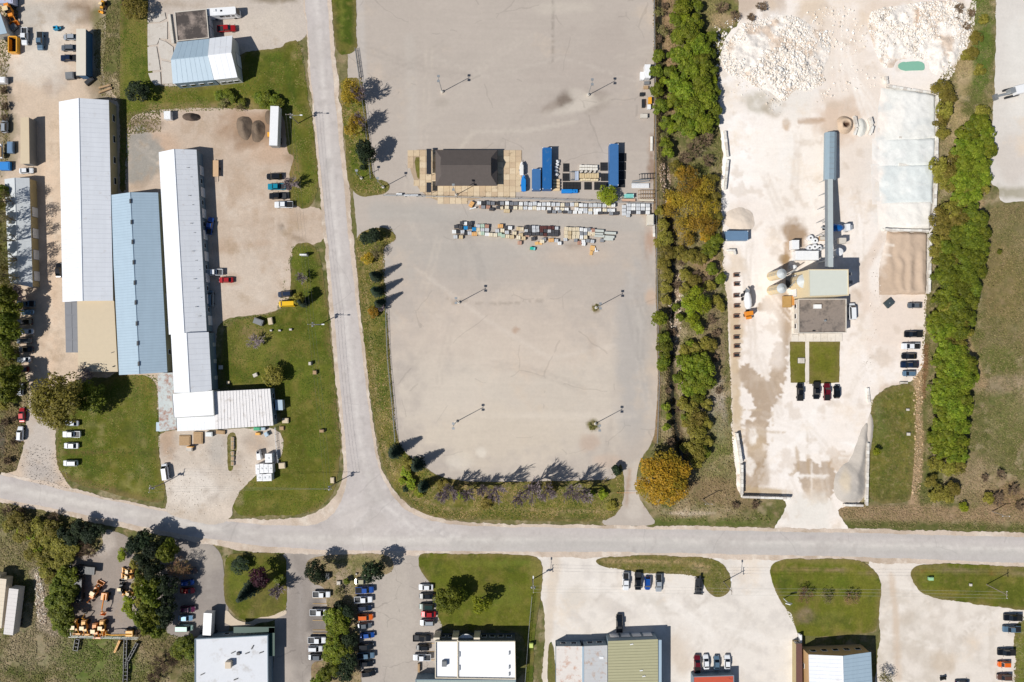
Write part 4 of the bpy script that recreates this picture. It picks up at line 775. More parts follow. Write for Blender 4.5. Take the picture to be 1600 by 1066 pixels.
part_box(t, c, 'roof_divider', 715, 1030, 5.61, .4, 12, .4, pm('cream_trim', (0, 0, 0))); part_box(t, c, 'rooftop_unit', 694, 1038, 5.61, 1.5, 1.6, 1.1, M_GREY)
for y in (1021, 1043, 1054): part_box(t, c, 'roof_vent', 795.5, y, 5.61, .35, 1.1, .4, M_STEEL)
for y in (1023, 1044): part_box(t, c, 'roof_vent', 718, y, 5.61, .3, 1.6, .3, M_STEEL)
for x in (682, 711, 745): part_box(t, c, 'facade_pier', x, 998.5, 0, 1.9, .8, 5.4, pm('cream_trim', (0, 0, 0)))
m = MB(); cc = P(728, 1000, 3.6) - c; pts = [(cc.x - 3.2 + 6.4 * k / 14, cc.y + 1.9 * math.sin(math.pi * k / 14)) for k in range(15)]
m.prism(pts, 3.4, 3.7); child('entrance_canopy', m.mesh('entrance_canopy', M_PW), t)
t, c = flat('industrial_unit', 'grey-green metal roof touching the south frame edge', [(649, 1061.5), (806, 1062), (806, 1150), (649, 1150)], 4.2, pm('grey_green_roof', (148, 160, 154), .6, var=.06), M_WALL_B, .1, rib=('x', 1.2), openings={'north': D(1)})
t, c = flat('industrial_unit', 'rust-blushed white ribbed roof behind the grassy strip', [(869, 1010), (909.5, 1010), (909.5, 1150), (869, 1150)], 4.6, pm('rusty_white_roof', (222, 214, 206), .65, var=.08, dirt=((190, 140, 110), .45, .5)), M_WALL_B, 0, rib=('y', 1.0), openings={'north': D(2, 'window', 1.6, 1.2, 1.4)})
t, c = flat('industrial_unit', 'middle grey-white roof with brown staining in the joined row', [(912.5, 1010), (949, 1008.5), (949, 1150), (912.5, 1150)], 4.8, pm('stained_grey_roof', (192, 192, 192), .65, var=.08, dirt=((170, 134, 106), .4, .4)), M_WALL_B, 0, rib=('y', 1.2), openings={'north': D(2, 'window', 1.6, 1.2, 1.4)})
part_box(t, c, 'roof_light', 940, 1028, 4.81, 1.3, .8, .15, M_PW); part_box(t, c, 'roof_strip', 911, 1080, 4.4, .5, 28, .5, M_BLUE)
t, c = flat('industrial_unit', 'olive ribbed metal roof in front of the black pickup truck', [(950, 1002), (1028, 999), (1029, 1150), (950, 1150)], 5.6, pm('olive_roof', (172, 168, 134), .6, var=.07), M_WALL_B, 0, rib=('y', .9, .08, .12), openings={'north': D(4, 'garage_door', 2.8, 3, 0)})
part_box(t, c, 'roof_edge', 1031.5, 1075, 5.0, .9, 30, .45, M_BLUE)
for x, y in ((1002, 1048), (1006, 1057), (987, 1007)): part_box(t, c, 'roof_vent', x, y, 5.62, 1.0, .3, .2, M_PW, 10)
t, c = flat('storage_shed', 'rusty red roof behind the four parked cars', [(1083, 1057), (1147, 1055), (1148, 1150), (1083, 1150)], 3.4, pm('red_roof', (196, 84, 58), .7, var=.12, dirt=((120, 52, 40), .3, .4)), M_WALL_B, .1)
t, c = gable('warehouse', 'white and pale blue gabled warehouse in the south-east', [(1263.5, 1023), (1361, 1019), (1366, 1150), (1266, 1150)], 6.2, 8.0, M_WHITE, pm('tan_cladding', (196, 160, 116), .7, var=.1), rib=1.2, roof2=M_BLUE, openings={'north': D(5, 'window', 1.6, 1.2, 2.6), 'west': D(3)})
t, c = flat('lean_to', 'brown-roofed lean-to along the west side of the gabled warehouse', [(1244, 1006), (1253, 1006), (1255, 1150), (1244, 1150)], 3.2, pm('brown_roof', (104, 72, 64), .8, var=.12), M_WALL_T, 0, openings={'north': D(1)})
# ================================================================== VEHICLES
PAINT = {'white': (232, 234, 236), 'silver': (168, 174, 180), 'grey': (98, 104, 110), 'black': (20, 22, 26), 'dark blue': (24, 40, 66), 'blue': (24, 78, 160), 'red': (172, 22, 26), 'maroon': (104, 18, 30),
         'orange': (226, 104, 22), 'yellow': (236, 188, 20), 'teal': (20, 140, 166), 'dark green': (18, 50, 44), 'pale gold': (176, 170, 140), 'pale green': (150, 178, 168), 'purple': (92, 20, 62), 'blue grey': (96, 122, 142), 'brown': (96, 66, 52), 'light blue': (120, 160, 190)}
M_CARG = pm('car_glass', (14, 20, 26), .06, var=.02, spec=.9)
M_TYRE = pm('tyre', (22, 22, 23), .85, var=.1)
M_LAMP = pm('lamp_glass', (220, 222, 224), .15, var=.02); M_TAIL = pm('tail_lamp', (140, 12, 12), .2, var=.02)
def paintm(c): return pm('paint_' + c.replace(' ', '_'), PAINT[c], .28, .0 if c in ('white', 'orange', 'yellow') else .15, var=.03, coat=.8)

def loft(mb, st, m=0):
    """st: stations (x, half width, z low, z top); rounded hull from rear to front"""
    rings = []
    for x, w, zl, zt in st:
        rings.append([(x, -w * .94, zl), (x, -w, zl + .18), (x, -w, zl + (zt - zl) * .72), (x, -w * .86, zt), (x, w * .86, zt), (x, w, zl + (zt - zl) * .72), (x, w, zl + .18), (x, w * .94, zl)])
    k = len(mb.v); n = 8
    for r in rings: mb.v.extend(r)
    for i in range(len(rings) - 1):
        for j in range(n):
            q = (j + 1) % n; a = k + i * n
            mb.f.append((a + j, a + q, a + n + q, a + n + j)); mb.m.append(m)
    mb.f.append(tuple(range(k, k + n))); mb.f.append(tuple(range(k + len(mb.v) - k - 1, k + len(mb.v) - k - n - 1, -1))); mb.m += [m, m]

SPEC = {  # length, width, hood z, belt z, roof z, cab rear base, rear top, front top, front base, bed?
    'sedan': (4.7, 1.82, .86, .92, 1.44, -1.75, -1.05, .45, 1.15, 0), 'hatchback': (4.2, 1.78, .92, .98, 1.5, -1.95, -1.6, .4, 1.1, 0),
    'suv': (4.8, 1.92, 1.04, 1.1, 1.74, -2.25, -1.95, .45, 1.15, 0), 'van': (5.3, 2.0, 1.15, 1.2, 2.05, -2.6, -2.5, 1.2, 1.95, 0),
    'pickup truck': (5.7, 2.0, 1.12, 1.18, 1.86, -.75, -.6, .75, 1.4, 1)}
PROTO = {}
def build_car(kind, cover=False):
    L, Wd, hz, bz, rz, c0, c1, c2, c3, bed = SPEC[kind]; h = L / 2; w = Wd / 2
    root = bpy.data.objects.new(kind.replace(' ', '_'), None); root.empty_display_size = .5
    pts = []
    def add(name, mb, mats, smooth=False, parent=root):
        mb.smooth = smooth; me = mb.mesh(name, mats); o = bpy.data.objects.new(name, me); o.parent = parent
        CH.setdefault(parent.name, []).append(o); pts.append(o); return o
    b = MB()
    if bed: st = [(c0 - .12, w, .38, bz), (c0, w, .36, bz), (c3, w, .36, hz), (h - .5, w * .98, .36, hz - .04), (h - .12, w * .93, .4, hz - .12), (h, w * .82, .48, hz - .3)]
    else: st = [(-h, w * .8, .45, bz - .28), (-h + .12, w * .93, .36, bz - .08), (-h + .5, w * .99, .3, bz), (c0, w, .3, bz), (0, w, .3, bz), (c3, w, .3, hz + .02), (h - .8, w * .98, .3, hz - .06), (h - .22, w * .9, .34, hz - .18), (h, w * .72, .42, hz - .4)]
    loft(b, st)
    tw = w * .72; bw = w * .86
    b.hexa([(c0, -bw, bz - .02), (c3, -bw, hz - .02), (c3, bw, hz - .02), (c0, bw, bz - .02)], [(c1, -tw, rz), (c2, -tw, rz), (c2, tw, rz), (c1, tw, rz)])
    body = add('body', b, None)
    def inset(q, s, off):
        c = sum(q, Vector()) / len(q); n = (q[1] - q[0]).cross(q[2] - q[0]).normalized()
        return [c + (p - c) * s + n * off for p in q]
    V = Vector
    for nm, q in (('windshield', [V((c3, -bw, hz)), V((c3, bw, hz)), V((c2, tw, rz)), V((c2, -tw, rz))]),
                  ('rear_window', [V((c0, bw, bz)), V((c0, -bw, bz)), V((c1, -tw, rz)), V((c1, tw, rz))]),
                  ('side_window', [V((c0, -bw, bz)), V((c3, -bw, hz)), V((c2, -tw, rz)), V((c1, -tw, rz))]),
                  ('side_window', [V((c3, bw, hz)), V((c0, bw, bz)), V((c1, tw, rz)), V((c2, tw, rz))])):
        g = MB(); g.face(inset(q, .9, .015)); add(nm, g, M_CARG)
    if bed:
        bm_ = MB(); x0, x1 = -h, c0 - .13; zc = bz - .05
        bm_.box((x0 + x1) / 2, 0, .45, x1 - x0, Wd * .96, .3)
        for s in (-1, 1): bm_.box((x0 + x1) / 2, s * (w - .06), .75, x1 - x0, .12, zc - .75)
        bm_.box(x0 + .05, 0, .75, .1, Wd * .88, zc - .75)
        add('cargo_bed', bm_, None)
        if cover:
            cv = MB(); cv.box((x0 + x1) / 2, 0, zc - .02, x1 - x0 - .1, Wd * .86, .05); add('bed_cover', cv, M_BLACK)
        else:
            cv = MB(); cv.box((x0 + x1) / 2, 0, .755, x1 - x0 - .25, Wd * .84, .02); add('bed_liner', cv, M_DARK)
    for x in (-h * .62, h * .62):
        for s in (-1, 1):
            m = MB(); m.tube((x, s * (w - .24), .34), (x, s * (w + .01), .34), .34, n=12); wh = add('wheel', m, M_TYRE)
    for s in (-1, 1):
        m = MB(); m.box(h - .16, s * w * .62, hz - .42, .2, .34, .14); add('headlight', m, M_LAMP)
        m = MB(); m.box(-h + .06, s * w * .7, bz - .36, .12, .26, .2); add('tail_light', m, M_TAIL)
        m = MB(); m.box(c3 - .15, s * (w + .08), hz, .16, .2, .14); add('mirror', m, M_BLACK)
    for nm in ('roof_rail',) if kind == 'suv' else ():
        for s in (-1, 1):
            m = MB(); m.box((c1 + c2) / 2, s * tw * .9, rz + .03, (c2 - c1) * .9, .05, .05); add(nm, m, M_DARK)
    return root, pts
PAINTED = ('body', 'cargo_bed')
def car(px, py, ang, kind, colour, label, group=None, cover=None, extra=None):
    if cover is None: cover = (int(px * 7 + py * 3) % 3 == 0)
    key = (kind, bool(cover and kind == 'pickup truck'))
    if key not in PROTO: PROTO[key] = build_car(*key)
    root, _ = PROTO[key]
    o, parts = copy_tree(root, P(px, py, 0.0), R(ang)); o.location.z = .2
    sc = random.uniform(.97, 1.04); o.scale = (sc, sc, sc)
    for p in parts[1:]:
        if p.name.split('.')[0] in PAINTED:
            if not p.data.materials: p.data.materials.append(paintm(colour))
            p.material_slots[0].link = 'OBJECT'; p.material_slots[0].material = paintm(colour)
    return props(o, label, {'pickup truck': 'pickup', 'suv': 'car', 'sedan': 'car', 'hatchback': 'car', 'van': 'van'}[kind], group)

ORD = ['', 'second', 'third', 'fourth', 'fifth', 'sixth', 'seventh', 'eighth', 'ninth', 'tenth', 'eleventh']
def row(place, items, group, end='north', first='northernmost'):
    for i, it in enumerate(items):
        px, py, ang, kind, colour = it[:5]
        od = first if i == 0 else ORD[i] + ' from the ' + end
        car(px, py, ang, kind, colour, '%s %s, %s, %s' % (colour, 'SUV' if kind == 'suv' else kind, od, place), group, it[5] if len(it) > 5 else None)

row('in the shaded west row', [(44, 475, 180, 'pickup truck', 'blue grey'), (46, 488, 180, 'hatchback', 'light blue'), (42, 503, 180, 'suv', 'black'), (44.5, 518, 180, 'sedan', 'white'), (41, 532.5, 180, 'suv', 'grey'), (43.5, 546, 180, 'sedan', 'black'), (40, 562, 180, 'sedan', 'white'), (37, 577, 180, 'sedan', 'maroon'), (35, 608, 90, 'hatchback', 'silver')], 'cars along the west tree belt')
row('on the drive near the junction', [(37.5, 648, 92, 'sedan', 'red'), (35, 677, 88, 'suv', 'white')], 'cars on the west drive', first='northernmost')
row('on the west lawn', [(115, 661, 180, 'sedan', 'silver'), (115, 678, 180, 'pickup truck', 'white', False), (114, 696, 180, 'sedan', 'white'), (113, 723, 180, 'suv', 'white')], 'cars parked on the west lawn')
car(260.5, 736.5, 98, 'van', 'white', 'white van with a dark windscreen alone on the gravel drive')
car(94.5, 423, 90, 'sedan', 'black', 'black sedan half hidden by the longest warehouse roof')
row('by the front yard verge', [(430, 277, 180, 'suv', 'black'), (434, 293, 180, 'pickup truck', 'teal', False), (436, 307.5, 180, 'pickup truck', 'black', False), (445, 321, 180, 'pickup truck', 'white', True)], 'vehicles by the front yard entrance')
row('along the long building wall', [(330, 354, 80, 'pickup truck', 'blue', False), (336, 426, 180, 'pickup truck', 'white', False), (355, 438, 180, 'sedan', 'red'), (331, 467, 90, 'van', 'blue grey')], 'vehicles beside the long white building')
row('at the front yard edge', [(447, 460, 185, 'suv', 'dark blue'), (450, 475, 182, 'van', 'yellow')], 'vehicles near the round shrub lawn')
car(356, 47, 3, 'pickup truck', 'red', 'bright red pickup beside the white motorhome', cover=False)
row('in the north-west yard', [(42, 59, 270, 'pickup truck', 'white', False), (66.5, 66.5, 270, 'pickup truck', 'blue grey', True), (112, 60, 180, 'hatchback', 'silver'), (110, 77, 180, 'suv', 'grey'), (112, 93, 180, 'pickup truck', 'dark blue', True), (11, 198, 90, 'suv', 'silver'), (44, 268, 2, 'sedan', 'white')], 'vehicles in the north-west yard')
row('under the trees by the machine yard', [(299, 891, 2, 'sedan', 'brown'), (295, 909, 4, 'hatchback', 'blue'), (295, 921.5, 0, 'sedan', 'red'), (296, 950, 0, 'suv', 'purple'), (292, 964, 0, 'sedan', 'light blue'), (291, 979, 0, 'van', 'pale green')], 'cars under the trees by the machine yard')
row('in the marked bays', [(504, 927, 0, 'pickup truck', 'white', False), (500, 955, 0, 'pickup truck', 'white', False), (497, 998, 0, 'pickup truck', 'white', False), (494, 1011.5, 0, 'suv', 'white'), (493, 1025, 180, 'hatchback', 'grey')], 'vehicles in the marked bays')
row('east of the tree island', [(567, 907, 0, 'sedan', 'pale gold'), (571, 920, 2, 'pickup truck', 'blue', True), (569, 935, 2, 'pickup truck', 'white', False), (571, 948, 2, 'suv', 'dark blue'), (572, 962.5, 2, 'suv', 'orange'), (571, 976, 5, 'sedan', 'grey'), (575, 991, 6, 'sedan', 'blue'), (573, 1008, 2, 'suv', 'black'), (573, 1022, 3, 'pickup truck', 'blue grey', True), (573, 1035, 0, 'sedan', 'black'), (577, 1050, 6, 'suv', 'black')], 'cars east of the tree island')
row('beside the south lawn', [(666, 916, 180, 'sedan', 'white'), (667, 930, 180, 'sedan', 'black'), (667, 946, 180, 'suv', 'dark green'), (670, 958, 180, 'sedan', 'red'), (668, 971, 180, 'suv', 'silver'), (660, 995, 0, 'pickup truck', 'black', False), (661, 1010, 180, 'hatchback', 'black'), (660, 1025, 180, 'pickup truck', 'white', False)], 'cars beside the south lawn')
row('below the grassy strip', [(977, 907, 270, 'pickup truck', 'white', True), (996, 906, 270, 'pickup truck', 'black', False), (1011, 910, 270, 'hatchback', 'blue'), (1028, 909, 270, 'pickup truck', 'silver', True)], 'vehicles below the grassy strip', 'west', 'westernmost')
car(967, 972, 90, 'pickup truck', 'black', 'black pickup with cluttered bed in front of the olive roof', cover=False)
row('behind the rusty red roof', [(1088, 1035, 90, 'pickup truck', 'maroon', True), (1102, 1032.5, 94, 'sedan', 'white'), (1118.5, 1034, 90, 'sedan', 'blue grey'), (1135, 1033, 90, 'sedan', 'white')], 'cars behind the red roof', 'west', 'westernmost')
row('at the south-east frame edge', [(1579, 963, 180, 'pickup truck', 'black', True), (1577, 981, 180, 'pickup truck', 'blue grey', True), (1569, 1017, 180, 'pickup truck', 'black', True), (1566, 1036, 180, 'hatchback', 'orange'), (1566, 1056, 180, 'suv', 'brown')], 'vehicles at the south-east edge')
car(1501, 1066, 0, 'sedan', 'dark blue', 'dark blue sedan cut by the south frame edge in the south-east')
row('facing the plant office lawn', [(1248, 612.5, 90, 'pickup truck', 'black', True), (1273.5, 610, 270, 'pickup truck', 'black', True), (1290, 612, 90, 'pickup truck', 'maroon', True), (1305.5, 612, 90, 'hatchback', 'black')], 'vehicles facing the plant office lawn', 'west', 'westernmost')
row('in the plant row by the hedge', [(1427, 477.5, 180, 'sedan', 'grey'), (1424, 522.5, 180, 'pickup truck', 'black', True), (1420, 541, 180, 'pickup truck', 'white', True), (1418, 556.5, 180, 'sedan', 'black'), (1418, 570, 180, 'pickup truck', 'dark blue', False), (1418, 583.5, 180, 'hatchback', 'blue grey')], 'vehicles in the plant row by the hedge')
car(1329, 487, 92, 'van', 'white', 'white van against the east wall of the plant office')

def thing_at(name, label, cat, px, py, ang=0, group=None, z=.2):
    p = P(px, py); return empty(name, (p.x, p.y, z), R(ang), label, cat, group)
def pt(t, name, fn, mat, smooth=False):
    m = MB(); fn(m); m.smooth = smooth; return child(name, m.mesh(name, mat), t)
def wheels(t, xs, w, r=.5, mat=None):
    for x in xs:
        for s in (-1, 1): pt(t, 'wheel', lambda m: m.tube((x, s * (w - .3), r), (x, s * w, r), r, n=12), M_TYRE)

def box_trailer(label, px, py, ang, L=13, Wd=2.5, h=3.9, mat=M_PW, group=None, cat='trailer', name='box_trailer'):
    t = thing_at(name, label, cat, px, py, ang, group)
    pt(t, 'cargo_box', lambda m: m.box(0, 0, 1.1, L, Wd, h - 1.1), mat)
    rb = pt(t, 'roof_ribs', lambda m: [m.box(-L / 2 + .6 + k * (L - 1.2) / 11, 0, h, .08, Wd - .1, .03) for k in range(12)], mat); rb['kind'] = 'stuff'
    pt(t, 'chassis', lambda m: m.box(0, 0, .7, L * .95, 1.0, .4), M_DARK)
    for s in (-1, 1): pt(t, 'rear_door', lambda m: m.box(-L / 2 - .04, s * Wd * .25, 1.2, .06, Wd * .48, h - 1.4), M_STEEL)
    wheels(t, (-L * .36, -L * .26), Wd / 2); pt(t, 'landing_leg', lambda m: [m.box(L * .28, s * .8, 0, .15, .15, 1.1) for s in (-1, 1)], M_DARK)
    return t
box_trailer('long white box trailer beside the two gravel piles', 435, 203, 88, 12.4, 2.6, 4.0)
g = 'light grey trailers in the south-west field'
box_trailer('westernmost pale trailer of three in the south-west field', 4, 930, 84, 16, 3.0, 4.0, pm('beige_box', (212, 196, 172), .6, var=.05), g)
box_trailer('middle pale trailer of three in the south-west field', 14, 935, 84, 15.6, 3.0, 4.0, pm('beige_box', (0, 0, 0)), g)
box_trailer('easternmost pale trailer of three, beside the rubble ditch', 32, 948, 83, 14.6, 3.0, 4.0, pm('pale_grey_box', (206, 200, 196), .6, var=.06), g)
box_trailer('white delivery truck box backed up to the white membrane roof', 332, 968, 87, 7.0, 2.6, 3.6)

def container(label, px, py, ang, L, mat, z=0, h=2.7, name='shipping_container', cat='container', group=None, Wd=2.45):
    t = thing_at(name, label, cat, px, py, ang, group, z=.2 + z)
    pt(t, 'shell', lambda m: m.box(0, 0, 0, L, Wd, h), mat)
    rb = pt(t, 'corrugation', lambda m: [m.box(-L / 2 + .4 + k * .45, 0, h, .2, Wd - .3, .03) for k in range(int((L - .8) / .45) + 1)], mat); rb['kind'] = 'stuff'
    for s in (-1, 1): pt(t, 'end_door', lambda m: m.box(-L / 2 - .03, s * Wd * .25, .1, .05, Wd * .46, h - .2), mat)
    pt(t, 'corner_casting', lambda m: [m.box(sx * (L / 2 - .1), sy * (Wd / 2 - .1), h - .1, .24, .24, .16) for sx in (-1, 1) for sy in (-1, 1)], M_PW)
    return t
container('long blue container, nearer the office, beside the short one', 854, 267, 90, 13.2, M_SBLUE, h=3.0, Wd=2.9)
container('short blue container beside the covered boat', 837.5, 283.5, 90, 6.6, pm('faded_blue', (60, 108, 160), .5, var=.1), Wd=2.7)
container('lone long blue container at the east side of the display yard', 957, 261.5, 90, 13.2, pm('faded_blue', (0, 0, 0)), h=3.2, Wd=2.8)
container('open-topped steel blue container at the plant west edge', 1148, 370, 0, 7, pm('steel_blue', (104, 132, 160), .5, var=.12), h=2.2, Wd=3.0)
container('white office container left of the conveyor', 1255, 401, 0, 7.2, M_PW, h=2.8, Wd=2.9)
container('small white equipment box north of the white office container', 1238, 384, 90, 2.8, M_PW, h=2.4, Wd=2.2)
container('small white storage box among the parked items by the tree belt', 1009.5, 116, 90, 4.2, M_PW, h=2.4, Wd=1.8)
container('low white box west of the small storage box', 1002, 121, 90, 2.4, M_PW, h=1.2, Wd=1.2)
container('white hut roof on the lot beside stacked grey pallets', 1014, 345.5, 90, 3.2, pm('cream_roof', (0, 0, 0)), h=2.4, Wd=1.9)
container('pale turquoise box by the bright green shrub', 982, 307.5, 0, 2.9, M_TURQ, h=1.3, Wd=1.2)
container('white box near the piled soil in the front yard', 266, 183, 92, 2.5, M_PW, h=1.8, Wd=2.1)

# ---- motorhome
t = thing_at('motorhome', 'white motorhome coach parked north of the red pickup', 'motorhome', 354, 25.5, 4)
pt(t, 'body', lambda m: m.hexa([(-4.9, -1.25, .5), (4.3, -1.25, .5), (4.9, -1.0, .5), (4.9, 1.0, .5), (4.3, 1.25, .5), (-4.9, 1.25, .5)], [(-4.9, -1.2, 3.2), (4.0, -1.2, 3.2), (4.3, -.95, 3.2), (4.3, .95, 3.2), (4.0, 1.2, 3.2), (-4.9, 1.2, 3.2)]), M_PW)
pt(t, 'windshield', lambda m: m.face([(4.93, -.95, 1.5), (4.93, .95, 1.5), (4.42, .9, 3.0), (4.42, -.9, 3.0)]), M_CARG)
for x, w in ((-.5, 1.4), (1.3, 1.4), (3.0, .9)): pt(t, 'side_window', lambda m: m.box(x, -1.26, 1.8, w, .04, .8), M_CARG)
pt(t, 'roof_unit', lambda m: m.box(-2.4, .3, 3.2, .9, .7, .3), M_PW); pt(t, 'roof_unit', lambda m: m.box(-.3, .1, 3.2, .5, .5, .2), M_DARK); pt(t, 'awning', lambda m: m.box(-.4, -1.3, 2.9, 4.6, .14, .14), M_STEEL)
wheels(t, (-2.9, 3.2), 1.25)

def boat(label, px, py, ang, L, mat, deck, z=.5):
    t = thing_at('boat', label, 'boat', px, py, ang)
    def hull(m):
        st = [(-.5, .36, .5), (-.2, .42, .48), (.1, .42, .46), (.3, .32, .44), (.42, .18, .4), (.5, .01, .36)]
        w = L * .38
        for (x0, a, d0), (x1, b, d1) in zip(st[:-1], st[1:]):
            m.hexa([(x0 * L, -a * w * .35, z - .1), (x1 * L, -b * w * .35, z), (x1 * L, b * w * .35, z), (x0 * L, a * w * .35, z - .1)], [(x0 * L, -a * w, z + .9), (x1 * L, -b * w, z + 1.0), (x1 * L, b * w, z + 1.0), (x0 * L, a * w, z + .9)])
    pt(t, 'hull', hull, mat)
    pt(t, 'deck_cover', lambda m: m.prism([(-.44 * L, -.13 * L), (.2 * L, -.13 * L), (.36 * L, 0), (.2 * L, .13 * L), (-.44 * L, .13 * L)], z + 1.0, z + 1.25), deck)
    pt(t, 'boat_trailer', lambda m: [m.box(0, 0, .35, L * 1.0, .2, .12), m.box(-.1 * L, 0, .35, .2, L * .3, .12), m.box(L * .55, 0, .4, L * .25, .12, .1)], M_STEEL)
    for s in (-1, 1): pt(t, 'wheel', lambda m: m.tube((-.1 * L, s * .17 * L, .3), (-.1 * L, s * .2 * L, .3), .3, n=10), M_TYRE)
boat('white boat with its bow to the north, beside the paved apron', 815, 265, 90, 4.2, M_PW, pm('offwhite_cover', (230, 228, 222), .5))
boat('boat under a bright blue cover south of the white boat', 818, 288, 90, 5.2, M_TARP, M_TARP)
boat('white-rimmed open boat with a tan floor by the west tree belt', 6, 238, 90, 4.6, M_PW, pm('tan_floor', (160, 130, 90), .8))

# ---- mixer trucks and other lorries
def mixer(label, px, py, ang, cabm, drumm):
    t = thing_at('mixer_truck', label, 'truck', px, py, ang)
    pt(t, 'chassis', lambda m: m.box(0, 0, .8, 8.4, .9, .35), M_DARK)
    pt(t, 'cab', lambda m: m.hexa([(2.5, -1.15, .7), (4.2, -1.15, .7), (4.2, 1.15, .7), (2.5, 1.15, .7)], [(2.5, -1.05, 2.9), (3.8, -1.05, 2.9), (3.8, 1.05, 2.9), (2.5, 1.05, 2.9)]), cabm)
    pt(t, 'windshield', lambda m: m.face([(4.17, -.95, 1.7), (4.17, .95, 1.7), (3.88, .9, 2.75), (3.88, -.9, 2.75)]), M_CARG)
    pt(t, 'hood', lambda m: m.box(4.6, 0, .7, .8, 1.6, .9), cabm)
    def drum(m):
        prof = [(-3.6, .5, 3.1), (-2.6, 1.0, 2.85), (-1.0, 1.25, 2.55), (.8, 1.15, 2.25), (1.8, .7, 2.05)]
        n = 14; k = len(m.v)
        for x, r, z in prof:
            for i in range(n): a = 2 * math.pi * i / n; m.v.append((x, r * math.cos(a), z + r * math.sin(a)))
        for q in range(len(prof) - 1):
            for i in range(n): j = (i + 1) % n; a = k + q * n; m.f.append((a + i, a + j, a + n + j, a + n + i)); m.m.append(0)
        m.f.append(tuple(range(k, k + n))); m.f.append(tuple(range(k + 4 * n, k + 5 * n))); m.m += [0, 0]
    pt(t, 'drum', drum, drumm, True)
    pt(t, 'hopper', lambda m: m.lathe(-3.9, 0, [(.3, 2.6), (.7, 3.6)], 8), M_STEEL); pt(t, 'chute', lambda m: m.tube((-4.0, 0, 2.4), (-4.9, .5, 1.5), .25), M_STEEL)
    wheels(t, (-2.8, -1.6, 3.6), 1.2); return t
mixer('orange-cabbed mixer truck with a white drum', 1164.5, 475, 278, M_ORG, M_PW)
mixer('blue and white mixer truck passing below the conveyor', 1303, 358, 2, M_PW, pm('truck_blue', (20, 96, 170), .4, var=.06))
t = thing_at('excavator', 'white crushing machine alone on the far white yard', 'machine', 1574, 147, 14)
pt(t, 'engine_housing', lambda m: m.box(2.4, 0, 1, 3.4, 2.6, 1.8), M_PW); pt(t, 'cab', lambda m: m.box(-.4, .2, 1, 1.6, 1.6, 2.0), M_STEEL); pt(t, 'boom', lambda m: m.box(-2.6, -.3, 1.6, 4.2, .6, .5), M_STEEL); pt(t, 'bucket', lambda m: m.box(-4.8, -.3, .2, 1.0, 1.8, 1.1), M_GREY)
pt(t, 'rail', lambda m: [m.tube((3.6, s * 1.4, 2.9), (5.4, s * 2.2, 3.4), .07) for s in (-1, 1)], M_PW)
for s in (-1, 1): pt(t, 'track', lambda m: m.box(.6, s * 1.2, 0, 4.4, .6, .9), M_DARK)

# ---- machines: loaders, boom lifts, diggers
def loader(label, px, py, ang, mat=M_YEL, arm=True, sc=1.0, cat='machine'):
    t = thing_at('loader', label, cat, px, py, ang, 'machines in the fenced machine yard')
    t.scale = (sc, sc, sc)
    pt(t, 'body', lambda m: [m.box(-.9, 0, .7, 2.4, 1.5, 1.1), m.box(.7, 0, .7, 1.4, 1.3, .8)], mat)
    pt(t, 'engine_cover', lambda m: m.hexa([(-2.0, -.7, 1.8), (-.9, -.7, 1.8), (-.9, .7, 1.8), (-2.0, .7, 1.8)], [(-1.9, -.6, 2.1), (-.9, -.6, 2.2), (-.9, .6, 2.2), (-1.9, .6, 2.1)]), mat)
    cb = pt(t, 'cab', lambda m: m.hexa([(-.6, -.7, 1.8), (.6, -.7, 1.5), (.6, .7, 1.5), (-.6, .7, 1.8)], [(-.5, -.6, 2.9), (.4, -.6, 2.9), (.4, .6, 2.9), (-.5, .6, 2.9)]), M_CARG)
    rf = pt(t, 'cab_roof', lambda m: m.box(-.05, 0, 2.9, 1.2, 1.4, .1), pm('pale_roof', (232, 206, 160), .5))
    pt(t, 'bucket', lambda m: [m.box(2.6, 0, .1, .1, 2.2, .9), m.box(3.0, 0, .1, .8, 2.2, .1), m.box(3.0, 1.1, .1, .8, .08, .7), m.box(3.0, -1.1, .1, .8, .08, .7)], mat)
    for s in (-1, 1): pt(t, 'lift_arm', lambda m: m.tube((.4, s * .6, 1.5), (2.6, s * .6, .6), .12), mat)
    if arm:
        pt(t, 'boom', lambda m: [m.tube((-2.2, 0, 1.2), (-3.2, .1, 2.8), .16), m.tube((-3.2, .1, 2.8), (-4.2, .1, 1.2), .13)], mat)
        pt(t, 'digging_bucket', lambda m: m.box(-4.2, .1, .5, .5, .7, .7), M_DARK)
    wheels(t, (-1.3,), 1.1, .72); wheels(t, (1.3,), 1.0, .5); return t
def lift(label, px, py, ang, mat=M_YEL, L=6):
    t = thing_at('boom_lift', label, 'machine', px, py, ang, 'machines in the fenced machine yard')
    pt(t, 'chassis', lambda m: m.box(0, 0, .5, 2.8, 1.8, .6), M_DARK); pt(t, 'turret', lambda m: m.box(-.5, 0, 1.1, 2.2, 1.7, .9), mat)
    pt(t, 'boom', lambda m: [m.tube((-1.2, .2, 2.1), (L * .7, .2, 2.4), .2), m.tube((L * .7, .2, 2.4), (L, .2, 1.8), .14)], mat)
    pt(t, 'basket', lambda m: [m.box(L + .5, .2, .9, .9, 1.6, .1), m.box(L + .05, .2, .9, .06, 1.6, 1.0), m.box(L + .93, .2, .9, .06, 1.6, 1.0)], mat)
    wheels(t, (-1, 1), 1.15, .45); return t
loader('orange backhoe standing diagonally in the machine yard middle', 153, 922, 62, M_ORG)
lift('orange boom lift east of the diagonal backhoe', 168, 931, 262, M_ORG, 4.6)
loader('pale-roofed loader at the machine yard south-west corner', 122.5, 975, 270, M_YEL, False)
loader('backhoe with its arm raised north, second along the south fence', 137, 976, 270, M_YEL)
loader('orange loader third along the south fence', 154, 981, 270, M_ORG, False)
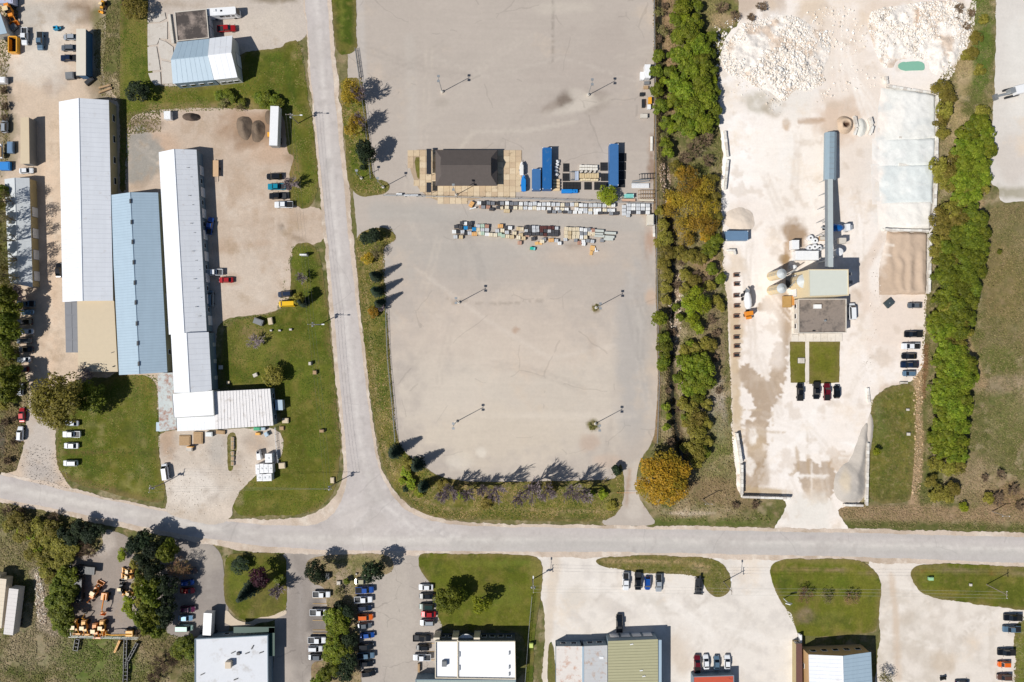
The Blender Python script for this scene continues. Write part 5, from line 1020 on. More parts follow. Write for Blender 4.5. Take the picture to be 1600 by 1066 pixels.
loader('loader with a cream roof fourth along the south fence', 165, 976, 268, M_YEL, False)
lift('boom lift lying along the south fence of the machine yard', 205, 986, 180, M_YEL, 7)
loader('small yellow loader northernmost under the east trees', 204, 890, 180, M_YEL, False, .75)
loader('yellow loader second from the north under the east trees', 203, 899, 180, M_YEL, False, .75)
loader('yellow loader with a black seat beside the green crown', 206, 925, 180, M_YEL, False, .85)
loader('dark skid loader facing the yellow machine under the trees', 193, 917, 90, M_DARK, False, .8)
loader('orange digger wedged beside the north-west roof corner', 21, 22, 285, M_ORG, True, 1.2)
loader('small yellow loader at the north fence of the yard', 163, 11, 250, M_YEL, False, .7)
t = box_trailer('black flat truck body along the machine yard west fence', 128, 918, 88, 8, 2.6, 2.2, M_DARK)
t = box_trailer('black equipment trailer across the machine yard north-west corner', 138, 888, 355, 6.5, 2.4, 1.9, M_DARK)
def plain(name, label, cat, px, py, ang, boxes, mat, group=None):
    """a small thing of several boxes: (part name, x, y, z, sx, sy, sz[, mat])"""
    t = thing_at(name, label, cat, px, py, ang, group)
    for b in boxes: pt(t, b[0], lambda m: m.box(*b[1:7]), b[7] if len(b) > 7 else mat)
    return t
plain('flatbed_trailer', 'tan flatbed trailer with a black frame by the long building', 'trailer', 339, 264.5, 90, [('deck', 0, 0, .7, 5.2, 2.0, .15, pm('trailer_deck', (206, 170, 132), .8, var=.1)), ('side_rail', 0, 1.05, .7, 5.4, .1, .35, M_DARK), ('side_rail', 0, -1.05, .7, 5.4, .1, .35, M_DARK), ('drawbar', -3.4, 0, .5, 1.8, .12, .12, M_DARK), ('wheel', 0, 1.2, .0, .7, .2, .6, M_TYRE), ('wheel', 0, -1.2, .0, .7, .2, .6, M_TYRE)], M_DARK)
plain('skip', 'open orange-rimmed skip in the north-west yard', 'skip', 25.6, 73, 90, [('floor', 0, 0, 0, 4.8, 2.6, .1, M_BLACK), ('side', 0, 1.3, 0, 5.0, .3, 1.6), ('side', 0, -1.3, 0, 5.0, .3, 1.6), ('end', 2.5, 0, 0, .3, 2.3, 1.6), ('end', -2.5, 0, 0, .3, 2.3, 1.6)], M_YEL)
plain('skid', 'small bright cyan machine on the north-west yard', 'machine', 91, 46.5, 10, [('body', 0, 0, .3, 1.4, 1.2, 1.0), ('arm', 1.0, 0, .5, .9, .5, .3), ('seat', -.3, 0, 1.3, .5, .5, .3, M_BLACK), ('wheel', .4, .6, 0, .6, .2, .5, M_TYRE), ('wheel', .4, -.6, 0, .6, .2, .5, M_TYRE)], pm('cyan_paint', (30, 150, 190), .5))
plain('flatbed_trailer', 'black tracked drilling rig beside the grassy strip', 'machine', 1091, 914, 86, [('frame', 0, 0, .5, 5.0, 1.6, .5), ('track', 0, .9, 0, 3.4, .5, .8), ('track', 0, -.9, 0, 3.0, .5, .8), ('mast', .6, 0, 1.0, 5.8, .5, .4), ('outrigger', 2.4, 0, .4, .3, 3.0, .25), ('outrigger', -2.6, 0, .4, .4, 2.9, .3), ('engine', -1.0, .5, 1.0, 1.2, 1.0, .8)], M_DARK)
plain('skid', 'black quad bike at the south-east frame edge', 'quad bike', 1471, 1058, 12, [('body', 0, 0, .4, 1.8, .7, .5), ('seat', -.3, 0, .9, .8, .5, .2), ('fender', .7, 0, .6, .5, 1.1, .15), ('fender', -.8, 0, .6, .5, 1.1, .15), ('handlebar', .5, 0, 1.0, .1, 1.0, .1)], M_BLACK)
plain('mat', 'dark square steel plate lying tilted on the plant yard', 'plate', 1387, 474, 40, [('plate', 0, 0, 0, 2.6, 2.2, .9), ('lifting_lug', 0, 0, .9, .3, .3, .15, M_STEEL)], pm('slate', (58, 70, 74), .7))
plain('skid', 'blue and white boxed skid north of the office container', 'machine', 1228 + 56, 373, 0, [('frame', 0, 0, 0, 2.2, 1.4, .2, M_WOOD), ('tank', 0, 0, .2, 1.6, 1.0, .5, M_CONC)], M_WOOD)
# ================================================================== TREES
L_MAT = leaf_mat('leaves'); N_MAT = leaf_mat('needles', .7, .12); BARK = pm('bark', (104, 92, 82), .9, var=.25, scale=2); TWIG = pm('grey_twigs', (166, 150, 152), .9, var=.2); TWIG2 = pm('brown_twigs', (120, 100, 78), .9, var=.2)
rnd = random.Random(5)
KIND = {  # leaf colours sRGB, leaf size, density, fill, how much wood shows
    'bright': ([(114, 132, 32), (86, 108, 26), (132, 144, 42), (104, 112, 34)], .5, 1.0), 'green': ([(96, 108, 30), (112, 122, 32), (78, 92, 26)], .48, 1.0),
    'olive': ([(126, 122, 44), (106, 104, 38), (142, 134, 58)], .42, .75), 'yellow': ([(164, 134, 34), (174, 140, 36), (130, 122, 36)], .42, .85),
    'gold': ([(156, 136, 40), (138, 124, 40), (168, 142, 46)], .38, .55), 'dark': ([(36, 52, 30), (48, 64, 32), (28, 42, 26)], .42, 1.0),
    'purple': ([(70, 36, 44), (88, 48, 54), (52, 28, 34)], .4, .8), 'brown': ([(150, 118, 86), (128, 104, 78), (116, 110, 60)], .32, .35),
    'sparse': ([(124, 120, 70), (142, 130, 90), (104, 108, 52)], .34, .4), 'lime': ([(120, 134, 28), (136, 146, 34), (100, 118, 26)], .4, .7)}
def branches(mb, p, d, L, r, depth, rn, spread=.7, up=.12, kids=(3, 4)):
    q = p + d * L; mb.tube(p, q, r, r * .7, n=4 if r > .05 else 3, cap=False)
    if depth == 0: return
    for k in range(rn.randint(*kids)):
        t = rn.uniform(.45, 1.0); a = p.lerp(q, t)
        v = Vector((rn.uniform(-1, 1), rn.uniform(-1, 1), rn.uniform(-.3, .6))).normalized()
        nd = (d + v * spread + Vector((0, 0, up))).normalized()
        branches(mb, a, nd, L * rn.uniform(.55, .8), r * .66, depth - 1, rn, spread, up, kids)
TP = {}
def tree_proto(kind, R0, var):
    key = (kind, R0, var)
    if key in TP: return TP[key]
    rn = random.Random(hash(kind) % 1000 if False else sum(map(ord, kind)) * 7 + int(R0 * 10) + var * 101); g = np.random.default_rng(rn.randint(0, 99999))
    root = bpy.data.objects.new('tree', None)
    Ht = {'bare': 1.45}.get(kind, 1.5) * R0 + 1.4
    tm = MB(); base = Vector((0, 0, -.3)); tm.tube(base, (0, 0, Ht * .45), .05 * R0 + .05, .03 * R0 + .03, n=7)
    if kind in ('bare', 'barebrown'):
        for k in range(11):
            a = 2 * math.pi * k / 11 + rn.uniform(-.3, .3); d = Vector((math.cos(a), math.sin(a), rn.uniform(.5, 1.6))).normalized()
            branches(tm, Vector((0, 0, Ht * rn.uniform(.15, .42))), d, R0 * .5, .14, 3, rn, .6, .1, (3, 5))
        o = bpy.data.objects.new('branches', tm.mesh('branches', TWIG if kind == 'bare' else TWIG2)); o.parent = root; CH.setdefault(root.name, []).append(o)
        TP[key] = root; return root
    cols, ls, dens = KIND[kind]
    for k in range(6):
        a = 2 * math.pi * k / 6 + rn.uniform(-.4, .4); d = Vector((math.cos(a), math.sin(a), rn.uniform(.5, 1.3))).normalized()
        branches(tm, Vector((0, 0, Ht * rn.uniform(.2, .4))), d, R0 * .5, .06 + .01 * R0, 3 if dens < .6 else 2, rn, .6, .1, (2, 3))
    # clumps
    nc = int(10 + R0 * 5.5); cl = []
    for k in range(nc):
        a = rn.uniform(0, 2 * math.pi); rr = R0 * math.sqrt(rn.random()) * .84; zz = Ht * (.5 + .38 * (1 - (rr / R0) ** 2) * rn.uniform(.55, 1.0)) 
        cl.append((rr * math.cos(a), rr * math.sin(a), zz, R0 * rn.uniform(.16, .3) + .25))
    N = int(dens * (420 + 150 * R0 * R0)); N = min(N, 12000)
    ci = g.integers(0, nc, N); C = np.array(cl)[ci]
    th = g.uniform(0, 2 * np.pi, N); ph = np.arccos(g.uniform(-.55, 1, N)); rad = C[:, 3] * g.uniform(.55, 1.12, N) ** .7
    pc = C[:, :3] + np.column_stack([np.sin(ph) * np.cos(th), np.sin(ph) * np.sin(th), np.cos(ph) * .8]) * rad[:, None]
    nrm = np.column_stack([np.sin(ph) * np.cos(th), np.sin(ph) * np.sin(th), np.cos(ph) + .9]) + g.normal(0, .45, (N, 3))
    nrm /= np.linalg.norm(nrm, axis=1)[:, None]
    up = g.normal(0, 1, (N, 3)); u = np.cross(nrm, up); u /= np.linalg.norm(u, axis=1)[:, None]; w = np.cross(nrm, u)
    sz = ls * (1.25 if R0 > 6 else 1) * g.uniform(.55, 1.25, N) * (.5 if dens < .6 else .62); u *= sz[:, None]; w *= (sz * g.uniform(.5, .9, N))[:, None]
    V = np.stack([pc - u, pc + w, pc + u, pc - w], 1).reshape(-1, 3); V[:, 2] = np.maximum(V[:, 2], .3)
    F = np.arange(4 * N).reshape(-1, 4)
    cc = np.array([lin(c) for c in cols]); clc = cc[g.integers(0, len(cc), nc)][ci] * .6 + cc[g.integers(0, len(cc), N)] * .4
    clc = clc * g.uniform(.75, 1.3, N)[:, None] * (.95 if kind == 'dark' else 1.12 if kind in ('bright', 'yellow') else 1.2)
    cm = np_mesh('crown', V, F, N_MAT if kind == 'dark' else L_MAT, np.repeat(clc, 4, 0))
    for nm, me in (('trunk', tm.mesh('trunk', BARK)), ('crown', cm)):
        o = bpy.data.objects.new(nm, me); o.parent = root; CH.setdefault(root.name, []).append(o)
    TP[key] = root; return root

def spruce_proto(var):
    key = ('spruce', 0, var)
    if key in TP: return TP[key]
    rn = random.Random(90 + var); g = np.random.default_rng(90 + var); root = bpy.data.objects.new('spruce_tree', None)
    Ht = 9.0; R0 = 2.3; tm = MB(); tm.tube((0, 0, -.3), (0, 0, Ht * .97), .2, .03, n=7)
    Vs = []; Cs = []; cols = [lin(c) for c in ((30, 46, 34), (42, 60, 40), (24, 38, 30), (56, 72, 46))]
    for tier in range(17):
        f = tier / 17; z = .8 + (Ht - 1.0) * f; rr = R0 * (1 - f) ** .8 + .2; nb = int(13 - 6 * f)
        for k in range(nb):
            a = 2 * math.pi * k / nb + tier * .6 + rn.uniform(-.15, .15); L = rr * rn.uniform(.8, 1.12); ca, sa = math.cos(a), math.sin(a)
            n = int(5 + L * 5)
            for q in range(n):
                t = (q + .5) / n; wv = (.42 * (1 - t) + .1); s = rn.choice((-1, 1)); 
                x = L * t; dz = -.32 * L * t * t + .05
                c = np.array([x * ca, x * sa, z + dz]); aa = a + s * rn.uniform(.5, 1.1); ln = .28 + wv * .7
                d = np.array([math.cos(aa) * ln, math.sin(aa) * ln, -.1]); e = np.array([-math.sin(aa), math.cos(aa), 0]) * .09
                Vs += [c - e, c + d * .6 - e * 1.4, c + d, c + d * .6 + e * 1.4]; Cs += [cols[rn.randrange(4)]] * 4
    V = np.array(Vs); F = np.arange(len(V)).reshape(-1, 4)
    for nm, me in (('trunk', tm.mesh('trunk', BARK)), ('crown', np_mesh('crown', V, F, N_MAT, np.array(Cs)))):
        o = bpy.data.objects.new(nm, me); o.parent = root; CH.setdefault(root.name, []).append(o)
    TP[key] = root; return root

TREES = []
THICK = ('trees in the creek belt', 'trees in the dense belt east of the stone plant', 'trees in the south-west thicket', 'trees in the west edge belt', 'trees between the machine yard and the parking', 'bushes on the strip east of the plant')
WORDS = {'bright': 'bright green leafy tree', 'green': 'mid-green bushy tree', 'olive': 'olive-green budding tree', 'yellow': 'golden yellow tree', 'gold': 'ochre budding tree', 'dark': 'dark green dense tree',
         'purple': 'purple-leaved tree', 'brown': 'brown barely leafed tree', 'sparse': 'thin pale budding tree', 'lime': 'yellow-green tree', 'bare': 'bare grey-branched tree', 'barebrown': 'bare brown-twigged bush', 'spruce': 'dark pointed spruce'}
UNDER = []
def tree(px, py, rp, kind, label=None, group=None, hs=1.0, z=0):
    if label is None and rp <= 9.5 and group in THICK and kind != 'spruce' and not kind.startswith('bare'):
        s = rp * S / 1.6; UNDER.append((tree_proto(kind, 1.6, rnd.randrange(3)), P(px, py, 2 * s * hs), s, s * hs, rnd.uniform(0, 6.28))); return
    Rm = rp * S * (1.12 if 9 < rp < 24 else 1.0)
    if kind == 'spruce':
        src = spruce_proto(rnd.randrange(3)); s = Rm / 2.3; zs = s * hs; zt = 9 * zs * .4
    else:
        R0 = 1.6 if Rm < 2.1 else 3.0 if Rm < 3.6 else 4.4 if Rm < 6 else 8.4
        src = tree_proto(kind, R0, rnd.randrange(3)); s = Rm / R0; zs = s * hs; zt = (1.5 * R0 + 1.4) * zs * .65
    p = P(px, py, zt)              # the crown's middle stands over this pixel
    o, _ = copy_tree(src, (p.x, p.y, z), rnd.uniform(0, 6.28), (s, s, zs))
    small = Rm < 1.7 and kind != 'spruce'
    o.name = 'spruce_tree' if kind == 'spruce' else ('bush' if kind == 'barebrown' else 'shrub' if small else 'bare_tree' if kind == 'bare' else 'tree')
    o['category'] = 'bush' if kind == 'barebrown' else 'shrub' if small else 'tree'
    if label: o['label'] = label
    else: TREES.append((o, WORDS[kind].replace('tree', 'shrub') if small else WORDS[kind], px, py))
    if group: o['group'] = group
    return o
def trees(kind, pts, group, hs=1.0):
    for p in pts: tree(p[0], p[1], p[2], kind, None, group, hs if len(p) < 4 else p[3])

B = 'trees in the creek belt'
trees('bright', [(1068, 12, 13), (1084, 34, 13), (1074, 52, 17), (1092, 70, 16), (1070, 84, 15), (1098, 100, 15), (1078, 112, 16), (1054, 128, 14), (1094, 130, 17), (1070, 144, 15), (1104, 158, 15), (1084, 168, 17), (1054, 160, 13), (1064, 186, 15), (1102, 192, 14), (1080, 200, 14), (1040, 225, 10), (1043, 240, 9)], B, 1.0)
trees('green', [(1028, 88, 9), (1026, 112, 10), (1028, 140, 10), (1032, 168, 11), (1040, 192, 10), (1088, 10, 9), (1058, 34, 9)], B)
trees('sparse', [(1064, 172, 10), (1030, 20, 8), (1035, 50, 9), (1038, 215, 8)], B)
trees('barebrown', [(1086, 232, 17), (1104, 218, 14), (1070, 246, 12), (1106, 250, 12), (1040, 8, 8), (1030, 60, 8)], B, .7)
trees('gold', [(1076, 284, 20), (1098, 292, 17), (1060, 312, 13), (1084, 320, 21), (1108, 326, 16), (1094, 350, 18), (1068, 352, 14), (1074, 375, 11), (1110, 352, 13), (1048, 328, 12), (1044, 306, 9)], B)
trees('yellow', [(1066, 270, 10), (1050, 318, 9), (1090, 300, 9), (1102, 370, 9)], B)
trees('green', [(1118, 378, 12), (1108, 392, 11), (1112, 420, 9), (1126, 436, 8)], B, .8)
trees('olive', [(1036, 352, 9), (1040, 372, 11), (1042, 394, 11), (1038, 414, 10), (1043, 432, 10), (1040, 450, 9), (1040, 470, 8), (1120, 470, 8), (1126, 480, 7), (1028, 380, 7), (1030, 330, 7)], B, .8)
trees('olive', [(1062, 395, 10), (1078, 400, 11), (1094, 404, 10), (1108, 448, 9), (1070, 430, 9), (1086, 440, 10), (1070, 452, 9), (1110, 540, 10), (1100, 535, 9), (1086, 545, 9), (1070, 548, 9), (1066, 630, 9), (1104, 632, 9), (1104, 662, 9), (1106, 690, 8), (1070, 700, 8), (1112, 282, 11), (1116, 308, 10), (1056, 262, 10), (1118, 340, 10)], B, .8)
trees('green', [(1060, 590, 9), (1064, 560, 9), (1110, 596, 10), (1090, 622, 10), (1072, 655, 9), (1100, 706, 9), (1052, 30, 9), (1056, 60, 9), (1054, 85, 10), (1046, 112, 9), (1112, 60, 9), (1108, 85, 9), (1112, 112, 9), (1116, 142, 9), (1118, 172, 10), (1114, 190, 9)], B, .9)
trees('lime', [(1050, 200, 9), (1070, 30, 9), (1082, 90, 9), (1066, 128, 9), (1090, 150, 9), (1112, 128, 8), (1036, 128, 7)], B, 1.0)
trees('lime', [(1088, 465, 18), (1078, 480, 13), (1100, 476, 12), (1082, 500, 10), (1092, 512, 9)], B)
trees('green', [(1038, 530, 10), (1040, 546, 12), (1036, 562, 10), (1034, 574, 7), (1056, 480, 6), (1062, 496, 6)], B)
tree(1031, 498, 11, 'bright', 'round bright green tree at the east edge of the paved lot', B)
trees('bright', [(1076, 572, 14), (1094, 566, 14), (1102, 584, 15), (1082, 592, 14), (1096, 604, 13), (1074, 608, 11), (1108, 570, 9)], B)
trees('olive', [(1080, 640, 12), (1090, 650, 13), (1080, 664, 12), (1090, 680, 12), (1086, 698, 11), (1094, 710, 11), (1088, 722, 9)], B)
trees('bright', [(1040, 635, 7), (1041, 668, 6), (1044, 650, 5), (1078, 536, 6)], B)
trees('barebrown', [(1052, 520, 8), (1048, 690, 9), (1060, 640, 7), (1044, 610, 7), (1112, 500, 10), (1120, 520, 9), (1118, 560, 8), (1124, 610, 8), (1105, 440, 11), (1088, 430, 10), (1066, 410, 8), (1180, 790, 9), (1150, 790, 8), (1128, 12, 12), (1150, 24, 10), (1190, 10, 10), (1175, 26, 9), (1058, 446, 9)], B, .55)
tree(1035.5, 748, 42, 'yellow', 'biggest golden yellow round tree, beside the gated drive', None, .8)
tree(963, 735, 8, 'dark', 'small dark bush at the paved lot south-east corner')
tree(949, 305, 15, 'lime', 'wide yellow-green shrub south of the lone blue container', None, .7)
G1 = 'trees along the west verge of the paved lot'
trees('gold', [(548, 136, 13), (543, 152, 11), (556, 188, 12), (549, 202, 11), (558, 150, 10)], G1, 1.75)
tree(560, 186, 13, 'bare', None, G1, 1.9); tree(559, 142, 14, 'bare', None, G1, 1.9)
trees('dark', [(568, 232, 13, 1.9), (574, 244, 11, 1.8), (566, 262, 4), (584, 369, 11, 1.1), (572, 372, 9)], G1)
trees('yellow', [(574, 404, 9), (583, 488, 8)], G1, .7)
trees('spruce', [(585, 431, 9), (587, 455, 9), (592, 474, 8)], G1, 1.5)
tree(588, 392, 10, 'sparse', None, G1); tree(595, 480, 9, 'bare', None, G1)
G2 = 'trees at the rounded corner of the paved lot'
trees('spruce', [(616, 708, 10), (651, 728, 10), (660, 762, 9)], G2, 1.25)
trees('lime', [(634, 738, 9), (640, 756, 9), (655, 770, 7), (628, 752, 6)], G2, .6)
tree(638, 726, 9, 'olive', None, G2, .7); tree(634, 764, 5, 'dark', None, G2)
G3 = 'bare trees along the south edge of the paved lot'
trees('bare', [(704, 770, 17), (730, 774, 13), (775, 770, 19), (832, 768, 21), (856, 772, 17), (896, 770, 19), (752, 768, 12), (812, 780, 14), (916, 776, 14), (690, 776, 12)], G3, 1.8)
trees('lime', [(922, 772, 7), (942, 772, 8), (720, 776, 7)], G3, .6); trees('olive', [(690, 760, 10), (858, 762, 10), (760, 788, 9), (955, 790, 8)], G3, .5)
G4 = 'trees in the dense belt east of the stone plant'
trees('olive', [(1472, 138, 14), (1482, 152, 12), (1476, 170, 13), (1470, 188, 11), (1474, 206, 10), (1536, 176, 11), (1486, 268, 13), (1466, 258, 14), (1474, 282, 12)], G4, .8)
trees('bright', [(1530, 196, 17), (1512, 210, 15), (1540, 212, 15), (1502, 230, 15), (1524, 232, 17), (1544, 234, 13), (1510, 256, 16), (1532, 258, 16), (1500, 282, 15), (1520, 284, 16), (1536, 278, 13), (1504, 308, 14), (1522, 306, 13)], G4, .8)
trees('olive', [(1466, 340, 15), (1486, 330, 14), (1476, 360, 15), (1500, 342, 15), (1464, 380, 13), (1462, 402, 11)], G4, .8)
trees('green', [(1516, 330, 14), (1530, 344, 15), (1512, 356, 15), (1536, 366, 13), (1494, 366, 15), (1520, 378, 16), (1500, 390, 16), (1482, 388, 14), (1536, 388, 12), (1478, 410, 15), (1502, 412, 16), (1524, 404, 15), (1488, 430, 15), (1512, 432, 16), (1528, 424, 12), (1470, 430, 12)], G4, .85)
trees('green', [(1500, 452, 16), (1480, 452, 14), (1520, 452, 13), (1470, 470, 13), (1492, 474, 15), (1514, 472, 14), (1502, 494, 15), (1482, 494, 13), (1516, 498, 11), (1500, 516, 13)], G4, .85)
trees('olive', [(1490, 350, 12), (1516, 368, 11), (1488, 405, 12), (1474, 395, 11), (1510, 445, 11), (1478, 480, 11), (1500, 505, 10), (1510, 520, 9), (1484, 535, 10), (1500, 540, 10), (1492, 245, 10), (1508, 296, 10), (1536, 296, 9), (1484, 290, 10), (1500, 318, 10), (1480, 545, 9), (1478, 575, 10), (1500, 590, 10), (1480, 612, 10), (1500, 634, 9), (1478, 672, 9), (1494, 700, 9)], G4, .95)
trees('bright', [(1464, 500, 12), (1466, 518, 14), (1482, 516, 13), (1456, 512, 9), (1494, 528, 9)], G4, .8)
trees('bright', [(1480, 550, 16), (1500, 556, 16), (1468, 566, 14), (1514, 572, 14), (1490, 576, 17), (1472, 592, 14), (1508, 594, 16), (1490, 604, 16), (1522, 588, 9), (1466, 614, 14), (1486, 626, 16), (1504, 620, 14), (1474, 640, 13), (1496, 644, 15), (1512, 640, 9), (1462, 628, 9)], G4, .85)
trees('bright', [(1470, 662, 13), (1490, 664, 15), (1505, 668, 12), (1462, 684, 12), (1482, 684, 15), (1500, 690, 13), (1468, 704, 13), (1488, 708, 15), (1504, 712, 10)], G4, .85)
trees('olive', [(1462, 726, 11), (1480, 728, 13), (1498, 730, 11), (1456, 752, 10), (1472, 768, 12), (1488, 764, 11), (1460, 776, 9), (1482, 778, 8)], G4, .7)
tree(1506, 792, 8, 'lime', 'low yellow-green shrub south of the dense belt by the road', None, .5)
trees('barebrown', [(1500, 12, 10), (1512, 40, 9), (1496, 30, 8), (1520, 20, 9), (1585, 765, 12), (1565, 742, 10), (1560, 780, 12), (1595, 790, 10), (1540, 748, 8)], 'brown bushes at the east side', .5)
trees('olive', [(1526, 60, 10), (1518, 84, 10), (1536, 30, 8), (1530, 110, 9), (1508, 88, 8), (1545, 778, 9)], 'bushes on the strip east of the plant', .5)
tree(1370, 706, 6, 'lime', 'tiny yellow-green sapling on the lawn east of the plant entrance', None, 1.1)
tree(1562, 393, 4, 'green', 'tiny green bush in the brown east field', None, .7)
W1 = 'trees in the west edge belt'
trees('olive', [(-3, 322, 9, 2.4), (-2, 345, 9, 2.6), (-3, 368, 9, 2.6), (-2, 392, 9, 2.6), (-2, 416, 10, 2.6), (2, 440, 10, 2.4)], W1)
trees('sparse', [(3, 310, 11, 2.6), (4, 340, 12, 2.8), (3, 372, 12, 2.8), (6, 404, 12, 2.8), (8, 432, 12, 2.6)], W1)
trees('green', [(8, 464, 15), (20, 482, 13), (8, 498, 14), (18, 516, 13), (8, 532, 13), (14, 552, 10), (10, 590, 14), (22, 600, 12), (12, 616, 14), (24, 582, 11), (6, 300, 9)], W1, 1.6)
trees('olive', [(12, 478, 12), (5, 515, 12), (6, 562, 12), (8, 632, 8)], W1, 1.1)
trees('bare', [(22, 452, 11), (26, 462, 10)], W1, 1.8)
trees('barebrown', [(8, 660, 9), (20, 690, 8), (10, 720, 9), (22, 655, 7), (4, 140, 8), (6, 165, 9), (6, 185, 8)], W1, .6)
tree(88, 626, 42, 'olive', 'huge spreading olive-green tree over the west lawn cars', None, 1.15)
tree(131, 585, 17, 'bare', 'bare purple-grey tree at the south end of the beige annex', None, .9)
tree(138, 618, 25, 'green', 'broad tree added for the dark shadow mass beside the huge tree', None, 1.0)  # added tree: stands for the huge tree's own shadow and darker side
tree(214, 142, 15, 'dark', 'round dark green tree on the grass west of the workshops', None, .9)
tree(211, 12, 17, 'olive', 'olive tree at the top frame edge beside the grey apron', None, .8); tree(200, 2, 12, 'barebrown', None, None, .7)
Gh = 'shrubs behind the workshops'
trees('green', [(343, 150, 8), (355, 147, 8), (364, 154, 7), (378, 160, 6), (404, 152, 8), (416, 150, 8), (428, 156, 8), (436, 160, 7), (412, 162, 7), (424, 166, 6)], Gh, .7); trees('sparse', [(350, 158, 8), (375, 168, 7), (345, 164, 6)], Gh, .6)
Gy = 'trees by the front yard'
tree(452, 286, 15, 'bare', 'bare tree over the dark cars beside the front yard entrance', Gy, 1.0)
tree(470, 434, 10, 'bare', 'thin bare tree on the lawn near the yellow van', Gy, 1.2); tree(466, 466, 9, 'olive', 'slender olive tree beside the yellow van', Gy, 1.7); tree(472, 472, 8, 'spruce', 'narrow dark spruce east of the yellow van', Gy, 1.2)
tree(424, 587, 15, 'olive', 'neat round shrub tree on the middle lawn', None, .8); tree(398, 533, 16, 'bare', 'wide leafless tree on the middle lawn', None, .6)
S1 = 'trees in the south-west thicket'
trees('olive', [(14, 822, 9), (32, 838, 10), (76, 846, 11), (48, 866, 10), (72, 892, 11), (80, 908, 10), (84, 862, 10), (106, 872, 10), (66, 838, 9)], S1, .8); trees('lime', [(34, 830, 8), (50, 836, 8), (74, 878, 8), (96, 900, 9), (88, 930, 9), (100, 952, 9), (90, 968, 8), (60, 858, 8)], S1, .8)
trees('olive', [(24, 812, 12), (42, 826, 12), (60, 822, 12), (78, 826, 12), (96, 850, 13), (66, 872, 12), (92, 880, 12), (110, 858, 11), (56, 850, 9)], S1, .8)
trees('green', [(106, 898, 14), (92, 916, 13), (84, 940, 14), (104, 940, 15), (98, 962, 15), (88, 956, 12), (102, 982, 11), (92, 978, 10), (110, 925, 11)], S1, .9)
trees('dark', [(124, 826, 12), (140, 838, 12), (112, 840, 11), (152, 830, 10), (100, 832, 9)], S1, 1.1)
trees('barebrown', [(10, 800, 10), (30, 800, 9), (85, 808, 10), (140, 862, 13), (122, 866, 10), (66, 846, 9), (10, 826, 9), (130, 850, 12), (250, 1040, 16), (270, 1030, 14), (215, 990, 8), (240, 1060, 12)], S1, .6)
S2 = 'trees between the machine yard and the parking'
trees('lime', [(194, 864, 8), (190, 872, 6), (204, 935, 9), (200, 948, 9), (206, 958, 8)], S2, .9)
trees('dark', [(212, 852, 13), (226, 844, 13), (238, 858, 13), (222, 868, 12), (252, 852, 10), (240, 894, 13), (262, 916, 14), (258, 948, 14), (256, 970, 12), (228, 884, 10)], S2, 1.6)
trees('green', [(260, 864, 14), (266, 852, 11), (226, 920, 14), (240, 934, 15), (232, 950, 14), (248, 966, 12), (228, 978, 13), (244, 986, 11), (220, 968, 11), (246, 912, 12), (220, 900, 10)], S2, 1.6)
trees('olive', [(216, 912, 9), (222, 940, 9), (212, 880, 8)], S2)
trees('brown', [(284, 884, 12), (272, 890, 11), (286, 896, 10)], S2, 1.2)
trees('green', [(288, 1006, 14), (298, 1020, 11), (280, 1018, 12)], S2, .9)
S3 = 'trees around the triangular lawn'
tree(406, 903, 15, 'purple', 'dark purple-leaved tree on the small triangular lawn', S3, 1.3)
tree(385, 926, 11, 'spruce', 'tall dark conifer left of the purple-leaved tree', S3, 1.3); tree(374, 884, 12, 'dark', 'dark low shrub at the north of the triangular lawn', S3, .6)
tree(430, 925, 15, 'bare', 'bare branched tree at the east edge of the triangular lawn', S3, 1.1); tree(436, 908, 9, 'green', None, S3, .6)
tree(493, 896, 16, 'dark', 'dark green tree at the head of the marked bays', None, 1.5); tree(582, 893, 15, 'dark', 'dark green tree at the north-east of the tree island', None, 1.6)
S4 = 'trees of the parking island'
trees('bright', [(520, 962, 14), (530, 976, 16), (520, 984, 12), (538, 968, 11), (522, 1012, 14), (536, 1018, 13), (514, 1024, 10), (528, 1026, 12)], S4, .95)
trees('dark', [(544, 958, 10), (545, 1002, 11), (545, 1034, 12), (538, 1052, 12), (530, 948, 8)], S4, 1.1); trees('green', [(508, 1052, 12), (522, 1046, 11), (500, 1066, 12), (542, 908, 5)], S4); tree(530, 926, 9, 'sparse', None, S4, .6)
S5 = 'trees on the south lawn'
tree(700, 940, 19, 'green', 'leafy green tree at the west side of the south lawn', S5, 1.1); tree(715, 932, 12, 'green', None, S5, 1.2); tree(752, 944, 14, 'lime', 'yellow-green open-crowned tree amid the south lawn', S5, 1.3)
tree(1259, 931, 12, 'brown', 'westernmost of three round shrubs on the sign lawn', 'three round shrubs', .7); tree(1292, 934, 10, 'sparse', 'middle and palest of three round shrubs on the sign lawn', 'three round shrubs', .7); tree(1331, 933, 12, 'brown', 'reddish-brown easternmost of three round shrubs on the sign lawn', 'three round shrubs', .7)
tree(1385, 1064, 12, 'sparse', 'pale bush at the south frame edge by the gabled warehouse')

